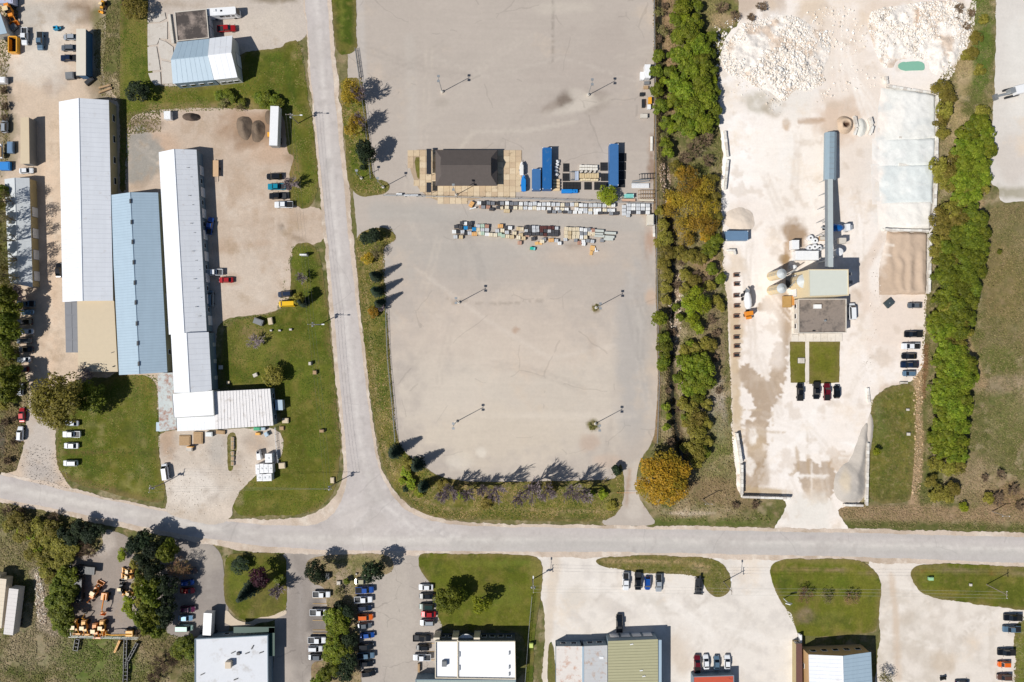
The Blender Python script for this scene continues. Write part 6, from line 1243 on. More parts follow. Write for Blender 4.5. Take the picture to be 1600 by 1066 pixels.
# labels from landmarks
LM = [('the red pickup', 356, 47), ('the two gravel piles', 396, 202), ('the yellow van', 450, 475), ('the thin pallet rows', 830, 345), ('the lone blue container', 957, 262), ('the open blue container', 1148, 370), ('the limestone rubble', 1195, 110),
      ('the plant lawn', 1285, 565), ('the mixer truck', 1164, 475), ('the block wall', 1157, 720), ('the yellow round tree', 1035, 748), ('the brown sand bay', 1410, 412), ('the grey stone bays', 1415, 250), ('the green settling pond', 1423, 105), ('the hedge-row cars', 1420, 555),
      ('the white crushing machine', 1574, 147), ('the far white yard', 1560, 300), ('the plant entrance', 1265, 800), ('the dappled roof', 30, 360), ('the maroon sedan', 37, 577), ('the red drive sedan', 37, 648), ('the three pale trailers', 20, 940), ('the machine yard fence', 165, 992), ('the machine yard gate', 165, 865),
      ('the delivery truck box', 332, 965), ('the triangular lawn', 400, 915), ('the marked bays', 500, 960), ('the orange SUV', 572, 962), ('the south lawn', 750, 930), ('the road junction', 560, 790), ('the sign lawn', 1290, 920), ('the office building', 730, 262), ('the verge lamps', 597, 300), ('the skid plate', 1387, 474), ('the long building', 290, 380),
      ('the workshops', 330, 95), ('the motorhome', 354, 25), ('the round shrub tree', 424, 587), ('the road sign post', 1224, 935), ('the east field', 1570, 440), ('the creek bend', 1055, 650), ('the creek top', 1035, 20), ('the conveyor', 1297, 330), ('the bare tree row', 830, 780), ('the lot lamp post', 933, 661), ('the belt gap', 1495, 538), ('the belt foot', 1480, 780)]
def bearing(dx, dy):
    a = math.degrees(math.atan2(-dy, dx)) % 360
    return ['east', 'north-east', 'north', 'north-west', 'west', 'south-west', 'south', 'south-east'][int((a + 22.5) // 45) % 8]
def auto_labels(items):
    b = {}
    for o, w, px, py in items:
        n, lx, ly = min(LM, key=lambda l: math.hypot(l[1] - px, l[2] - py)); d = math.hypot(lx - px, ly - py)
        b.setdefault((w, bearing(px - lx, py - ly), n), []).append((d, o))
    for (w, br, n), L in b.items():
        L.sort(key=lambda t: t[0])
        for k, (d, o) in enumerate(L):
            pre = '' if len(L) == 1 else (('nearer ' if len(L) == 2 else 'nearest ') if k == 0 else ('farther ' if len(L) == 2 else ORD[min(k, 10)] + ' nearest '))
            o['label'] = '%s%s to the %s of %s' % (pre, w, br, n)
auto_labels(TREES)
Vs, Fs, Cs, n0 = [], [], [], 0
for root, p, s, zs, a in UNDER:
    me = CH[root.name][1].data; n = len(me.vertices); v = np.empty(n * 3, np.float32); me.vertices.foreach_get('co', v); v = v.reshape(-1, 3).astype(float)
    c = np.empty(n * 4, np.float32); me.attributes['Col'].data.foreach_get('color', c); ca, sa = math.cos(a), math.sin(a)
    Vs.append(np.column_stack([(v[:, 0] * ca - v[:, 1] * sa) * s + p.x, (v[:, 0] * sa + v[:, 1] * ca) * s + p.y, v[:, 2] * zs])); Fs.append(np.arange(n).reshape(-1, 4) + n0); Cs.append(c.reshape(-1, 4)[:, :3]); n0 += n
o = link('undergrowth', np_mesh('undergrowth', np.vstack(Vs), np.vstack(Fs), L_MAT, np.vstack(Cs))); props(o, 'leafy undergrowth between the bigger trees of the belts', None, None, 'stuff')
print('undergrowth', len(UNDER), 'trees', len(TREES))
# ================================================================== POLES, FENCES, PLANT, GOODS
def stuff_mesh(name, V, F, mat, col, kind='stuff', cat=None, label=None, parent=None):
    o = link(name, np_mesh(name, V, F, mat, col), parent); o['kind'] = kind
    if label: o['label'] = label
    if cat: o['category'] = cat
    return o

def lamp(px, py, label, h=11.3, heads=2, group='lamp posts of the lot'):
    p = P(px, py); t = empty('lamp_post', p, 0, label, 'lamp post', group)
    pt(t, 'base', lambda m: m.lathe(0, 0, [(.45, 0), (.45, .7), (.3, .75)], 10), M_CONC)
    pt(t, 'pole', lambda m: m.tube((0, 0, .7), (0, 0, h), .13, .09, n=8), M_STEEL)
    pt(t, 'cross_arm', lambda m: m.tube((0, -.55, h), (0, .55, h), .05), M_STEEL)
    for s in (-1, 1) if heads == 2 else (1,): pt(t, 'luminaire', lambda m: m.box(0, s * .75, h - .12, .8, .65, .25), M_STEEL)
for x, y, l in ((691, 144, 'north-west lamp post on the upper lot'), (919, 149, 'north-east lamp post on the upper lot'), (717, 473, 'lamp post at the middle west of the big lot'), (931, 481, 'lamp post at the middle east of the lot, in a weedy ring'), (713, 659, 'lamp post at the south-west of the big lot'), (930, 662, 'lamp post at the south-east of the lot, in a brown ring'), (713, 305, 'lamp post on the apron south of the office')): lamp(x, y, l)
lamp(599, 293, 'lamp post on the verge beside the lot gate', 9.5, 1); lamp(565, 279, 'shorter lamp post on the verge west of the gate lamp', 7.2, 1)
UT = []
def upole(px, py, label, h=9.0, arm=0, acr=0.0, tr=True):
    p = P(px, py); t = empty('utility_pole', p, 0, label, 'utility pole', 'utility poles along the roads')
    pt(t, 'pole', lambda m: m.tube((0, 0, -.3), (0, 0, h), .17, .11, n=7), pm('grey_pole', (150, 138, 124), .85, var=.15))
    ca, sa = math.cos(R(acr)), math.sin(R(acr))
    pt(t, 'cross_arm', lambda m: m.box(0, 0, h - .5, 2.4, .12, .14, R(acr)), pm('grey_pole', (0, 0, 0)))
    for s in (-1, 0, 1): pt(t, 'insulator', lambda m: m.lathe(s * 1.05 * ca, s * 1.05 * sa, [(.09, h - .36), (.12, h - .2), (.06, h - .05)], 8), M_PW)
    if tr:
        for s in (-1, 1): pt(t, 'transformer', lambda m: m.lathe(s * .45 * sa, -s * .45 * ca, [(.26, h - 2.2), (.28, h - 1.3), (.1, h - 1.2)], 10), M_STEEL)
    if arm is not None:
        a = R(arm); e = (3.4 * math.cos(a), 3.4 * math.sin(a))
        pt(t, 'lamp_arm', lambda m: m.tube((0, 0, h - 1.3), (e[0], e[1], h - .9), .06), M_STEEL)
        pt(t, 'luminaire', lambda m: m.box(e[0], e[1], h - 1.05, .8, .35, .2, a), M_PW)
    UT.append((p, h, acr)); return t
upole(466, 193, 'utility pole east of the white box trailer', 9, 0, 0); upole(499, 508, 'utility pole beside the road, north of the lawn', 9, 0, 0)
upole(524, 755, 'utility pole with transformers at the junction lawn corner', 9, None, 0); upole(256, 755, 'utility pole by the white van on the gravel drive', 9, None, 80)
upole(832, 905, 'utility pole at the north-east corner of the south lawn', 9, 90, 90); upole(1130, 909, 'utility pole at the east tip of the grassy strip', 9, 90, 90, False)
upole(1541, 913, 'tall H-framed pole on the east lawn by the road', 9.5, None, 90, False); upole(1550, 799, 'short pole on the brown verge in the east', 6.5, None, 0, False); upole(1098, 780, 'pole on the scrubby verge east of the yellow tree', 7, None, 0, False)
def wires(ids, offs=(-1, 0, 1)):
    for a, b in zip(ids[:-1], ids[1:]):
        (p, h, r), (q, k, s) = UT[a], UT[b]
        t = link('power_line', None, None, None); m = MB()
        for o in offs:
            A = p + Vector((o * math.cos(R(r)), o * math.sin(R(r)), h)); Bq = q + Vector((o * math.cos(R(s)), o * math.sin(R(s)), k)); n = 8
            pr = A
            for i in range(1, n + 1):
                f = i / n; c = A.lerp(Bq, f); c.z -= 1.4 * 4 * f * (1 - f) * .5; m.tube(pr, c, .022, n=3, cap=False); pr = c
        bpy.data.objects.remove(t); w = link('power_line', m.mesh('power_line', pm('pale_wire', (170, 168, 160), .6))); props(w, None, 'power line')
        WIRES.append(w)
WIRES = []
wires([0, 1, 2]); wires([2, 3]); wires([4, 5]); wires([5, 6])
for w, l in zip(WIRES, ('power line above the verge from the box trailer southwards', 'power line over the middle lawn to the junction corner', 'power line from the junction corner west over the gravel drive', 'power line crossing the white gravel lot in the south', 'power line passing over the sign lawn in the south-east')): w['label'] = l

def fence(name, label, pts, h=1.8, pitch=3.0, mat=None, rails=2, cat='fence', mesh=True, post=.07):
    W_ = [P(*p) for p in pts]; c0 = W_[0].copy(); c0.z = .05; t = empty(name, c0, 0, label, cat); mat = mat or M_STEEL
    for a, b in zip(W_[:-1], W_[1:]):
        L = (b - a).length; n = max(1, round(L / pitch)); d = (b - a).normalized()
        for i in range(n + 1):
            p = a.lerp(b, i / n) - c0; o = pt(t, 'post', lambda m: m.tube((p.x, p.y, 0), (p.x, p.y, h), post, n=5), mat)
        A = a - c0; Bq = b - c0
        for k in range(rails):
            z = h * (k + 1) / rails; pt(t, 'rail', lambda m: m.tube((A.x, A.y, z - .05), (Bq.x, Bq.y, z - .05), .04, n=4), mat)
        if mesh:
            def wire(m):
                for k in range(7): z = .1 + (h - .2) * k / 7; m.tube((A.x, A.y, z), (Bq.x, Bq.y, z), .012, n=3, cap=False)
            o = pt(t, 'wire_mesh', wire, mat); o['kind'] = 'stuff'
    return t
fence('chain_link_fence', 'chain-link fence along the machine yard west and south sides', [(113, 868), (113, 992), (165, 993.5), (219, 995)], 1.9)
fence('chain_link_fence', 'chain-link fence dividing the upper and lower lot', [(600, 306), (660, 307.5), (715, 309), (810, 311), (900, 314), (1020, 319)], 1.7, 4)
fence('chain_link_fence', 'fence down the west side of the upper lot', [(556, 78), (562, 122), (570, 180), (576, 240), (580, 280)], 1.6, 4)
fence('chain_link_fence', 'fence along the east edge of the paved lot by the creek', [(1021, -10), (1023, 150), (1024, 300), (1025, 420), (1029, 600), (1026, 692)], 1.6, 5)
fence('chain_link_fence', 'fence along the west edge of the lower lot verge', [(603, 480), (606, 560), (614, 640), (618, 690)], 1.4, 4)
fence('field_fence', 'white-posted fence by the stacked white tanks', [(431, 668), (432, 690), (436, 722)], 1.2, 2.2, M_PW)
fence('swing_gate', 'orange bar gate across the narrow drive', [(964, 769), (1002, 769)], 1.1, 8, pm('orange_rail', (226, 150, 80), .6), 1, 'gate', False, .1)
fence('slide_gate', 'ladder-like sliding gate at the north entrance to the lot', [(557, 80), (563, 122)], 1.2, 1.8, M_DARK, 3, 'gate', False, .06)
fence('chain_link_fence', 'wire fence east of the south lawn by the building', [(831, 930), (826, 985), (820, 1066)], 1.6, 3)
for a, b, l in (((620, 304), (629, 305), 'short white barrier west of the gate in the fence line'), ((632, 305.5), (654, 307), 'long white barrier in the fence line beside the apron'), ((988, 303), (1020, 314.5), None)):
    if l is None: continue
    p = P((a[0] + b[0]) / 2, (a[1] + b[1]) / 2); t = empty('barrier', (p.x, p.y, .2), 0, l, 'barrier')
    L = (b[0] - a[0]) * S
    pt(t, 'rail', lambda m: m.box(0, 0, .4, L, .5, .5), M_PW); pt(t, 'foot', lambda m: m.box(-L * .4, 0, 0, .3, .7, .4), M_DARK); pt(t, 'foot', lambda m: m.box(L * .4, 0, 0, .3, .7, .4), M_DARK)

# ---- block walls: each block its own piece
BLK = [MB().box(0, 0, 0, 1.14, .66, .6).mesh('block', pm('block_%d' % i, c, .85, var=.12, scale=1.5)) for i, c in enumerate([(222, 216, 206), (206, 198, 188), (232, 228, 220)])]
def block_wall(label, pts, courses=2, step=1.18, cat='retaining wall'):
    W_ = [P(*p) for p in pts]; c0 = W_[0].copy(); c0.z = .05; t = empty('block_wall', c0, 0, label, cat); cnt = 0
    for a, b in zip(W_[:-1], W_[1:]):
        L = (b - a).length; d = (b - a).normalized(); n = int(L / step); an = math.atan2(d.y, d.x)
        for k in range(courses):
            for i in range(n):
                if cnt > 280: break
                p = a + d * (step * (i + .5 + (k % 2) * .3)) - c0
                o = child('block', BLK[rnd.randrange(3)], t); o.location = (p.x + rnd.uniform(-.04, .04), p.y + rnd.uniform(-.04, .04), k * .605); o.rotation_euler = (0, 0, an + rnd.uniform(-.03, .03)); cnt += 1
    return t
block_wall('L-shaped white block wall at the plant south-west corner', [(1149, 676), (1157, 725), (1157, 775), (1232, 777)], 3)
block_wall('block wall along the east side of the grey stone bays', [(1460, 152), (1459, 260), (1455, 360)], 3); block_wall('block wall closing the grey bays to the south', [(1378, 360), (1450, 362)], 3)
block_wall('block wall round the east side of the brown sand bay', [(1450, 366), (1447, 462)], 3)
block_wall('block wall north of the grey stone bays', [(1384, 136), (1420, 142), (1458, 148)], 2); block_wall('block wall beside the settling pond', [(1382, 120), (1384, 136)], 2)
block_wall('block wall between the two northern grey bays', [(1400, 216), (1434, 220)], 2); block_wall('block wall between the two southern grey bays', [(1400, 258), (1430, 261)], 2)
block_wall('block wall along the plant south-east gravel heap', [(1354, 690), (1352, 788)], 2); block_wall('short block row south of the gravel heap', [(1316, 788), (1350, 789)], 2)
block_wall('broken line of blocks up the plant west edge', [(1131, 205), (1136, 250), (1131, 300)], 2); block_wall('white blocks stacked below the open blue container', [(1134, 392), (1146, 392), (1147, 400)], 2)
block_wall('curved dark-shadowed block bunker around the round grey pile', [(1333, 182), (1337, 200), (1333, 212)], 2); block_wall('eastern arc of blocks of the round grey pile bunker', [(1356, 186), (1360, 200), (1355, 216)], 3)
block_wall('block kerb row at the east edge of the plant drive', [(1355, 606), (1357, 630)], 1)
block_wall('white blocks on the ground beside the paved lot top edge', [(1017.5, 214), (1017.5, 240)], 1); block_wall('blocks edging the paved lot by the white hut', [(1021, 336), (1021.5, 376)], 1)

# ---- piles as height fields
def pile(name, label, cat, poly_px, fn, mat, base, strokes=None, res=.45, seed=3, z=.1, sm=2):
    poly = [tuple(P(*p)[:2]) for p in poly_px]; ring = edge_path(poly, .6, .25, seed, sm); rp = np.array(ring); x0, y0 = rp.min(0); x1, y1 = rp.max(0)
    gx, gy = np.meshgrid(np.arange(x0, x1, res), np.arange(y0, y1, res)); gx, gy = gx.ravel(), gy.ravel(); k = inside(ring, gx, gy); gx, gy = gx[k], gy[k]
    vs = [Vector(p) for p in ring] + [Vector((a, b)) for a, b in zip(gx, gy)]
    r = delaunay_2d_cdt(vs, [], [list(range(len(ring)))], 1, 1e-4); v2 = np.array([(p.x, p.y) for p in r[0]]); f = np.array([t for t in r[2] if len(t) == 3], np.int32)
    a, b, c = v2[f[:, 0]], v2[f[:, 1]], v2[f[:, 2]]; cr = (b[:, 0] - a[:, 0]) * (c[:, 1] - a[:, 1]) - (b[:, 1] - a[:, 1]) * (c[:, 0] - a[:, 0]); f[cr < 0] = f[cr < 0][:, ::-1]
    px, py = pxy(v2[:, 0], v2[:, 1]); d = np.full(len(v2), 1e9)
    for i in range(len(rp)):
        p, q = rp[i], rp[(i + 1) % len(rp)]; v = q - p; t = np.clip(((v2 - p) @ v) / (v @ v + 1e-9), 0, 1); d = np.minimum(d, np.hypot(*(v2 - p - t[:, None] * v).T))
    zz = z + fn(px, py, d, v2[:, 0], v2[:, 1])
    me = np_mesh(name, np.column_stack([v2, zz]), f, mat, paint(v2[:, 0], v2[:, 1], base, strokes, seed), smooth=True)
    o = link(name, me); return props(o, label, cat, None)
def cone(cx, cy, rx, ry, h): return lambda px, py: np.clip(1 - np.sqrt(((px - cx) / rx) ** 2 + ((py - cy) / ry) ** 2), 0, 1) * h
G_PILE = ground_mat('heaped_stone', .06, .1, .3, fscale=2.4, bump=.6); G_SAND = ground_mat('heaped_sand', .05, .08, .1, fscale=1.5, bump=.3); G_RUB = ground_mat('rubble_ground', .06, .2, .35, fscale=1.1, bump=1.0)
pile('gravel_pile', 'western of the two dark gravel piles in the front yard', 'gravel pile', [(370, 186), (378, 182), (390, 183), (395, 192), (394, 210), (386, 221), (376, 216), (370, 202)], lambda px, py, d, x, y: np.minimum(d * .7, 1.9) + (fbm(x, y, 1.6, 4) - .5) * .8 * np.clip(d, 0, 1), G_PILE, (122, 106, 90), [('n', 1.5, .5, .15, (92, 80, 70), .7)])
pile('gravel_pile', 'eastern of the two dark gravel piles in the front yard', 'gravel pile', [(395, 190), (408, 188), (415, 198), (414, 214), (404, 224), (394, 220), (392, 204)], lambda px, py, d, x, y: np.minimum(d * .7, 1.9) + (fbm(x, y, 1.6, 9) - .5) * .8 * np.clip(d, 0, 1), G_PILE, (116, 100, 84), [('n', 1.5, .5, .15, (88, 76, 66), .7)])
pile('soil_pile', 'low dark soil bed behind the gravel piles', 'soil pile', [(414, 174), (427, 173), (428, 192), (416, 196)], lambda px, py, d, x, y: np.minimum(d * .4, .7), G_PILE, (112, 96, 80))
pile('soil_pile', 'dark manure heap by the small white box', 'soil pile', [(284, 178), (304, 176), (314, 182), (312, 188), (300, 190), (286, 188)], lambda px, py, d, x, y: np.minimum(d * .6, 1.1) + (fbm(x, y, 1, 5) - .5) * .4, G_PILE, (96, 82, 72), [('b', 306, 182, 6, 6, 0, (40, 36, 34), .9, .5)])
bay = lambda hh: (lambda px, py, d, x, y: np.clip((px - 1372) / 56, 0, 1) * hh * (.45 + .55 * np.clip(d / .8, 0, 1)) * (px > 1374) * (.8 + .4 * fbm(x, y, 9, 4)) + (fbm(x, y, 4, 8) - .5) * .7 * np.clip(d / 1.5, 0, 1))
pile('stone_pile', 'pale screened stone in the northernmost grey bay', 'stone pile', [(1376, 138), (1420, 143), (1458, 150), (1459, 217), (1430, 222), (1366, 222)], bay(1.8), G_SAND, (222, 220, 212), sm=0, strokes=[('b', 1420, 180, 30, 30, 0, (224, 222, 216), .7, .9), ('b', 1400, 190, 10, 26, 0, (238, 232, 222), .7, .8), ('b', 1364, 180, 20, 60, 0, (236, 224, 212), .95, .8), ('n', 5, .56, .1, (206, 208, 204), .6)])
pile('stone_pile', 'blue-grey crushed stone in the second grey bay', 'stone pile', [(1362, 217), (1430, 217), (1459, 216), (1456, 262), (1428, 263), (1362, 262)], bay(1.75), G_SAND, (214, 216, 211), sm=0, strokes=[('b', 1362, 240, 20, 60, 0, (236, 224, 212), .95, .8), ('n', 4, .56, .1, (230, 228, 222), .6)])
pile('stone_pile', 'widest blue-grey stone heap in the third grey bay', 'stone pile', [(1360, 257), (1430, 258), (1456, 257), (1454, 319), (1420, 320), (1362, 320)], bay(1.85), G_SAND, (208, 213, 210), sm=0, strokes=[('b', 1410, 290, 20, 20, 0, (220, 222, 217), .7, .9), ('b', 1360, 290, 18, 60, 0, (234, 222, 210), .95, .8), ('n', 5, .56, .1, (226, 226, 220), .6)])
pile('stone_pile', 'whitest powdery stone in the southern grey bay', 'stone pile', [(1370, 315), (1420, 315), (1453, 314), (1450, 358), (1372, 358)], bay(1.7), G_SAND, (232, 226, 216), sm=0, strokes=[('b', 1366, 336, 16, 50, 0, (236, 224, 212), .9, .8)])
def sandf(px, py, d, x, y):
    return np.clip((px - 1376) / 40, 0, 1) * 1.6 * np.clip(d / .8, 0, 1) + .38 * np.sin((px + 10 * vnoise(x, y, 4, 3)) / 2.6) * np.clip((px - 1385) / 14, 0, 1) * np.clip(d / 2, 0, 1) * vnoise(x, y, 6, 8) + (fbm(x, y, 3, 8) - .5) * .5
pile('sand_pile', 'ridged brown sand heap in the walled east bay', 'sand pile', [(1386, 363), (1447, 364), (1446, 461), (1374, 461), (1373, 420), (1380, 390)], sandf, G_SAND, (194, 168, 142), sm=0, strokes=[('b', 1400, 440, 20, 20, 0, (186, 160, 134), .6, .9), ('b', 1374, 380, 12, 40, 0, (228, 212, 196), .9, .8), ('l', [(1374, 380), (1394, 384)], 2, (230, 216, 200), .7, 1), ('l', [(1372, 396), (1390, 400)], 2, (230, 216, 200), .7, 1)])
pile('gravel_pile', 'grey gravel ramp in the plant south-east corner', 'gravel pile', [(1316, 726), (1330, 718), (1338, 690), (1350, 660), (1358, 664), (1354, 786), (1306, 786), (1300, 750)], lambda px, py, d, x, y: np.clip(d * .55, 0, 2.2) + (fbm(x, y, 3, 8) - .5) * .5, G_SAND, (186, 176, 164), [('b', 1330, 770, 20, 14, 0, (176, 168, 158), .7, .8), ('b', 1318, 750, 8, 20, 0, (196, 178, 150), .7, .8)])
pile('gravel_pile', 'slim gravel heap spilling east of the plant drive', 'gravel pile', [(1358, 640), (1366, 660), (1362, 700), (1354, 716), (1352, 680)], lambda px, py, d, x, y: np.clip(d * .55, 0, 1.0), G_SAND, (196, 184, 170))
pile('stone_pile', 'round pale grey pile inside the block bunker', 'stone pile', [(1338, 188), (1346, 184), (1354, 192), (1354, 206), (1344, 216), (1336, 208)], lambda px, py, d, x, y: np.clip(d * .6, 0, 1.2), G_SAND, (214, 212, 202))
pile('sand_pile', 'tan sand cone with a dark feed hole at the conveyor head', 'sand pile', [(1306, 184), (1320, 180), (1332, 188), (1331, 204), (1320, 212), (1306, 206)], lambda px, py, d, x, y: 2.4 * np.clip(1 - np.abs(np.hypot(px - 1318, py - 196) - 6.5) / 8, 0, 1), G_SAND, (208, 180, 150), [('b', 1317, 197, 5, 5, 0, (70, 48, 36), 1, .3)])
pile('sand_pile', 'sandy knob west of the fenced yard cars', 'sand pile', [(1126, 340), (1150, 322), (1176, 330), (1180, 352), (1168, 366), (1140, 360)], lambda px, py, d, x, y: np.clip(d * .3, 0, .9) + (fbm(x, y, 1.5, 5) - .5) * .4, G_SAND, (222, 204, 184))
# ---- limestone rubble mounds with loose rocks
def rocks(name, label, poly_px, n, smin, smax, zfn, cols, seed, lift=.0, kind='stuff'):
    g = np.random.default_rng(seed); poly = [tuple(P(*p)[:2]) for p in poly_px]; A = np.array(smooth_poly(poly)); x0, y0 = A.min(0); x1, y1 = A.max(0)
    x = g.uniform(x0, x1, n * 4); y = g.uniform(y0, y1, n * 4); k = inside([tuple(a) for a in A], x, y); x, y = x[k], y[k]; q = fbm(x, y, 7, seed + 31) + g.normal(0, .07, len(x)) > (.49 if smin < .2 and 'mound' in label else 0); x, y = x[q][:n], y[q][:n]; n = len(x)
    s = smin * (smax / smin) ** (g.random(n) ** 2.2)
    base = np.array([(-1, -1, -1), (1, -1, -1), (1, 1, -1), (-1, 1, -1), (-.7, -.7, 1), (.7, -.7, 1), (.7, .7, 1), (-.7, .7, 1)], float)
    V = base[None] * (1 + g.uniform(-.35, .35, (n, 8, 3))); V *= s[:, None, None] * np.stack([g.uniform(.7, 1.4, n), g.uniform(.6, 1.1, n), g.uniform(.4, .9, n)], 1)[:, None, :] * .5
    a = g.uniform(0, 6.28, n); t = g.uniform(-.5, .5, n); ca, sa = np.cos(a)[:, None], np.sin(a)[:, None]
    Vz = V[..., 2] + V[..., 0] * t[:, None]; X = V[..., 0] * ca - V[..., 1] * sa; Y = V[..., 0] * sa + V[..., 1] * ca
    z0 = zfn(x, y) + s * .02 + lift
    V = np.stack([X + x[:, None], Y + y[:, None], Vz + z0[:, None]], 2).reshape(-1, 3)
    q = np.array([(3, 2, 1, 0), (4, 5, 6, 7), (0, 1, 5, 4), (1, 2, 6, 5), (2, 3, 7, 6), (3, 0, 4, 7)]); F = (q[None] + 8 * np.arange(n)[:, None, None]).reshape(-1, 4)
    C = np.array([lin(c) for c in cols])[g.integers(0, len(cols), n)] * g.uniform(.8, 1.1, n)[:, None]
    return stuff_mesh(name, V, F, M_ROCK, np.repeat(C, 8, 0), kind, None, label)
M_ROCK = ground_mat('loose_rock', .03, .08, .14, fscale=2.5, bump=.5)
def mound(hh, seed):
    def f(px, py, d, x, y): return np.clip(d / 5, 0, 1) * hh * (.2 + 1.0 * fbm(x, y, 11, seed)) + (fbm(x, y, 2.4, seed + 2, 4) - .5) * 2.0 * np.clip(d / 2, 0, 1)
    return f
RB1 = [(1140, 62), (1160, 36), (1190, 32), (1220, 22), (1256, 30), (1272, 48), (1292, 44), (1300, 84), (1284, 108), (1290, 130), (1262, 144), (1240, 138), (1224, 164), (1204, 142), (1182, 138), (1160, 116), (1136, 118), (1124, 92)]
RB2 = [(1355, 22), (1372, 14), (1400, 10), (1450, 2), (1500, 0), (1514, 20), (1517, 60), (1500, 90), (1480, 118), (1453, 117), (1451, 92), (1399, 92), (1396, 108), (1378, 104), (1362, 70)]
RC = [(240, 232, 222), (234, 226, 216), (246, 242, 236), (226, 212, 196), (238, 230, 220)]
pile('rubble_mound', 'western mound of white limestone rubble in the plant', 'rubble mound', RB1, mound(1.15, 5), G_RUB, (236, 226, 214), [('n', 5, .55, .1, (206, 176, 146), .7)], .7)
pile('rubble_mound', 'eastern mound of white limestone rubble by the pond', 'rubble mound', RB2, mound(1.15, 8), G_RUB, (238, 228, 216), [('n', 5, .55, .1, (206, 176, 146), .7), ('b', 1432, 30, 6, 20, 0, (206, 170, 136), .8, .7)], .7)
def zmound(poly, s):
    ring = smooth_poly([tuple(P(*p)[:2]) for p in poly]); m = mound(1.15, s)
    return lambda x, y: .1 + m(0, 0, ring_dist(ring, x, y), x, y)
for lb, rb, s, sd in (('white limestone blocks strewn over the western mound', RB1, 5, 1), ('white limestone blocks strewn over the eastern mound', RB2, 8, 2)):
    rocks('loose_rocks', lb, rb, 6000, .12, .75, zmound(rb, s), RC, sd)
rocks('loose_rocks', 'larger broken blocks in the middle of the western mound', [(1180, 84), (1230, 74), (1262, 90), (1256, 126), (1222, 142), (1190, 120)], 900, .3, 1.2, zmound(RB1, 5), RC, 12)
rocks('loose_rocks', 'stray limestone pieces around both mounds', [(1110, 40), (1130, 30), (1300, 10), (1350, 10), (1360, 100), (1390, 130), (1300, 150), (1240, 190), (1180, 160), (1120, 140)], 900, .15, .7, lambda x, y: x * 0 + .1, RC, 14)
rocks('loose_rocks', 'small stones along the plant north-west edge', [(1118, 30), (1170, 100), (1190, 150), (1226, 160), (1220, 170), (1180, 130), (1120, 110)], 300, .25, .9, lambda x, y: x * 0 + .2, RC, 3)
rocks('riprap', 'pale rocks lining the ditch east of the three trailers', [(54, 890), (66, 900), (72, 950), (74, 975), (62, 975), (56, 940)], 700, .25, .8, lambda x, y: x * 0 + .1, [(196, 180, 160), (170, 150, 130), (214, 204, 190)], 4)
rocks('riprap', 'rocks on the creek banks below the lot', [(1046, 420), (1066, 430), (1066, 500), (1056, 560), (1046, 500)], 700, .25, .8, lambda x, y: base_h(x, y), [(196, 176, 152), (170, 146, 124), (210, 196, 178)], 6)
rocks('riprap', 'rocks along the upper creek bank', [(1028, 250), (1050, 256), (1046, 330), (1034, 300)], 260, .25, .7, lambda x, y: base_h(x, y), [(176, 150, 128), (196, 176, 156)], 7)
rocks('loose_rocks', 'pale stones on the brown east verge', [(1425, 560), (1445, 566), (1440, 640), (1446, 700), (1436, 780), (1422, 780), (1430, 700)], 500, .2, .6, lambda x, y: x * 0 + .1, [(190, 160, 122), (206, 180, 146)], 8)
# pond
pond = sheet('settling_pond', [(1402, 98), (1442, 96), (1445, 108), (1440, 112), (1404, 111)], 0, pm('pond_water', (134, 184, 160), .3, var=.04), (0, 0, 0), None, amp=.3, res=3)[0]
pond['kind'] = 'structure'; pond.location.z = .12; pond.name = 'pond_water'
creek = link('creek_water', None); bpy.data.objects.remove(creek)
cw = MB(); W_ = [P(x, y) for x, y in CREEK[1:]]
for a, b in zip(W_[:-1], W_[1:]):
    n = Vector((-(b - a).y, (b - a).x, 0)).normalized() * 1.0; cw.face([Vector((q.x, q.y, -.95)) for q in (a - n, b - n, b + n, a + n)])
props(link('creek_water', cw.mesh('creek_water', pm('dark_water', (44, 42, 32), .15, var=.2))), kind='structure')

# ---- conveyor, silos, tanks
t = thing_at('conveyor_gallery', 'long covered conveyor rising to the plant building', 'conveyor', 1296, 300, 0)
c0 = P(1296, 300)
a = P(1299.5, 207, 3.2) - c0; b = P(1298.5, 281, 4.2) - c0; e = P(1294, 281, 4.0) - c0; f_ = P(1294.5, 418, 9.5) - c0
def hood(m):
    for x0, x1, z0, z1 in ((-1.9, -.6, 2.0, 3.0), ): pass
    pr = lambda q: [(q.x - 2.0, q.y, q.z - 1.2), (q.x + 1.6, q.y, q.z - 1.2), (q.x + 1.6, q.y, q.z - .2), (q.x + .6, q.y, q.z + .5), (q.x - .9, q.y, q.z + .5), (q.x - 2.0, q.y, q.z - .2)]
    m.hexa([Vector(p) for p in pr(b)], [Vector(p) for p in pr(a)])
pt(t, 'hood', hood, pm('gallery_blue', (142, 160, 170), .45, var=.08))
pt(t, 'hood_ribs', lambda m: [m.box(a.x - .15 + (b.x - a.x) * k / 9, a.y + (b.y - a.y) * k / 9, a.z + .48 + (b.z - a.z) * k / 9, 1.7, .1, .06) for k in range(10)], M_STEEL)['kind'] = 'stuff'
for dx, w, mt, nm in ((-.75, .85, M_STEEL, 'walkway'), (.35, 1.25, pm('belt_cover', (188, 196, 196), .5, var=.08), 'belt_housing')):
    pt(t, nm, lambda m: m.hexa([Vector((q.x + dx + s * w / 2, q.y, q.z)) for q, s in ((f_, -1), (f_, 1), (e, 1), (e, -1))], [Vector((q.x + dx + s * w / 2, q.y, q.z + (.9 if nm != 'walkway' else .2))) for q, s in ((f_, -1), (f_, 1), (e, 1), (e, -1))]), mt)
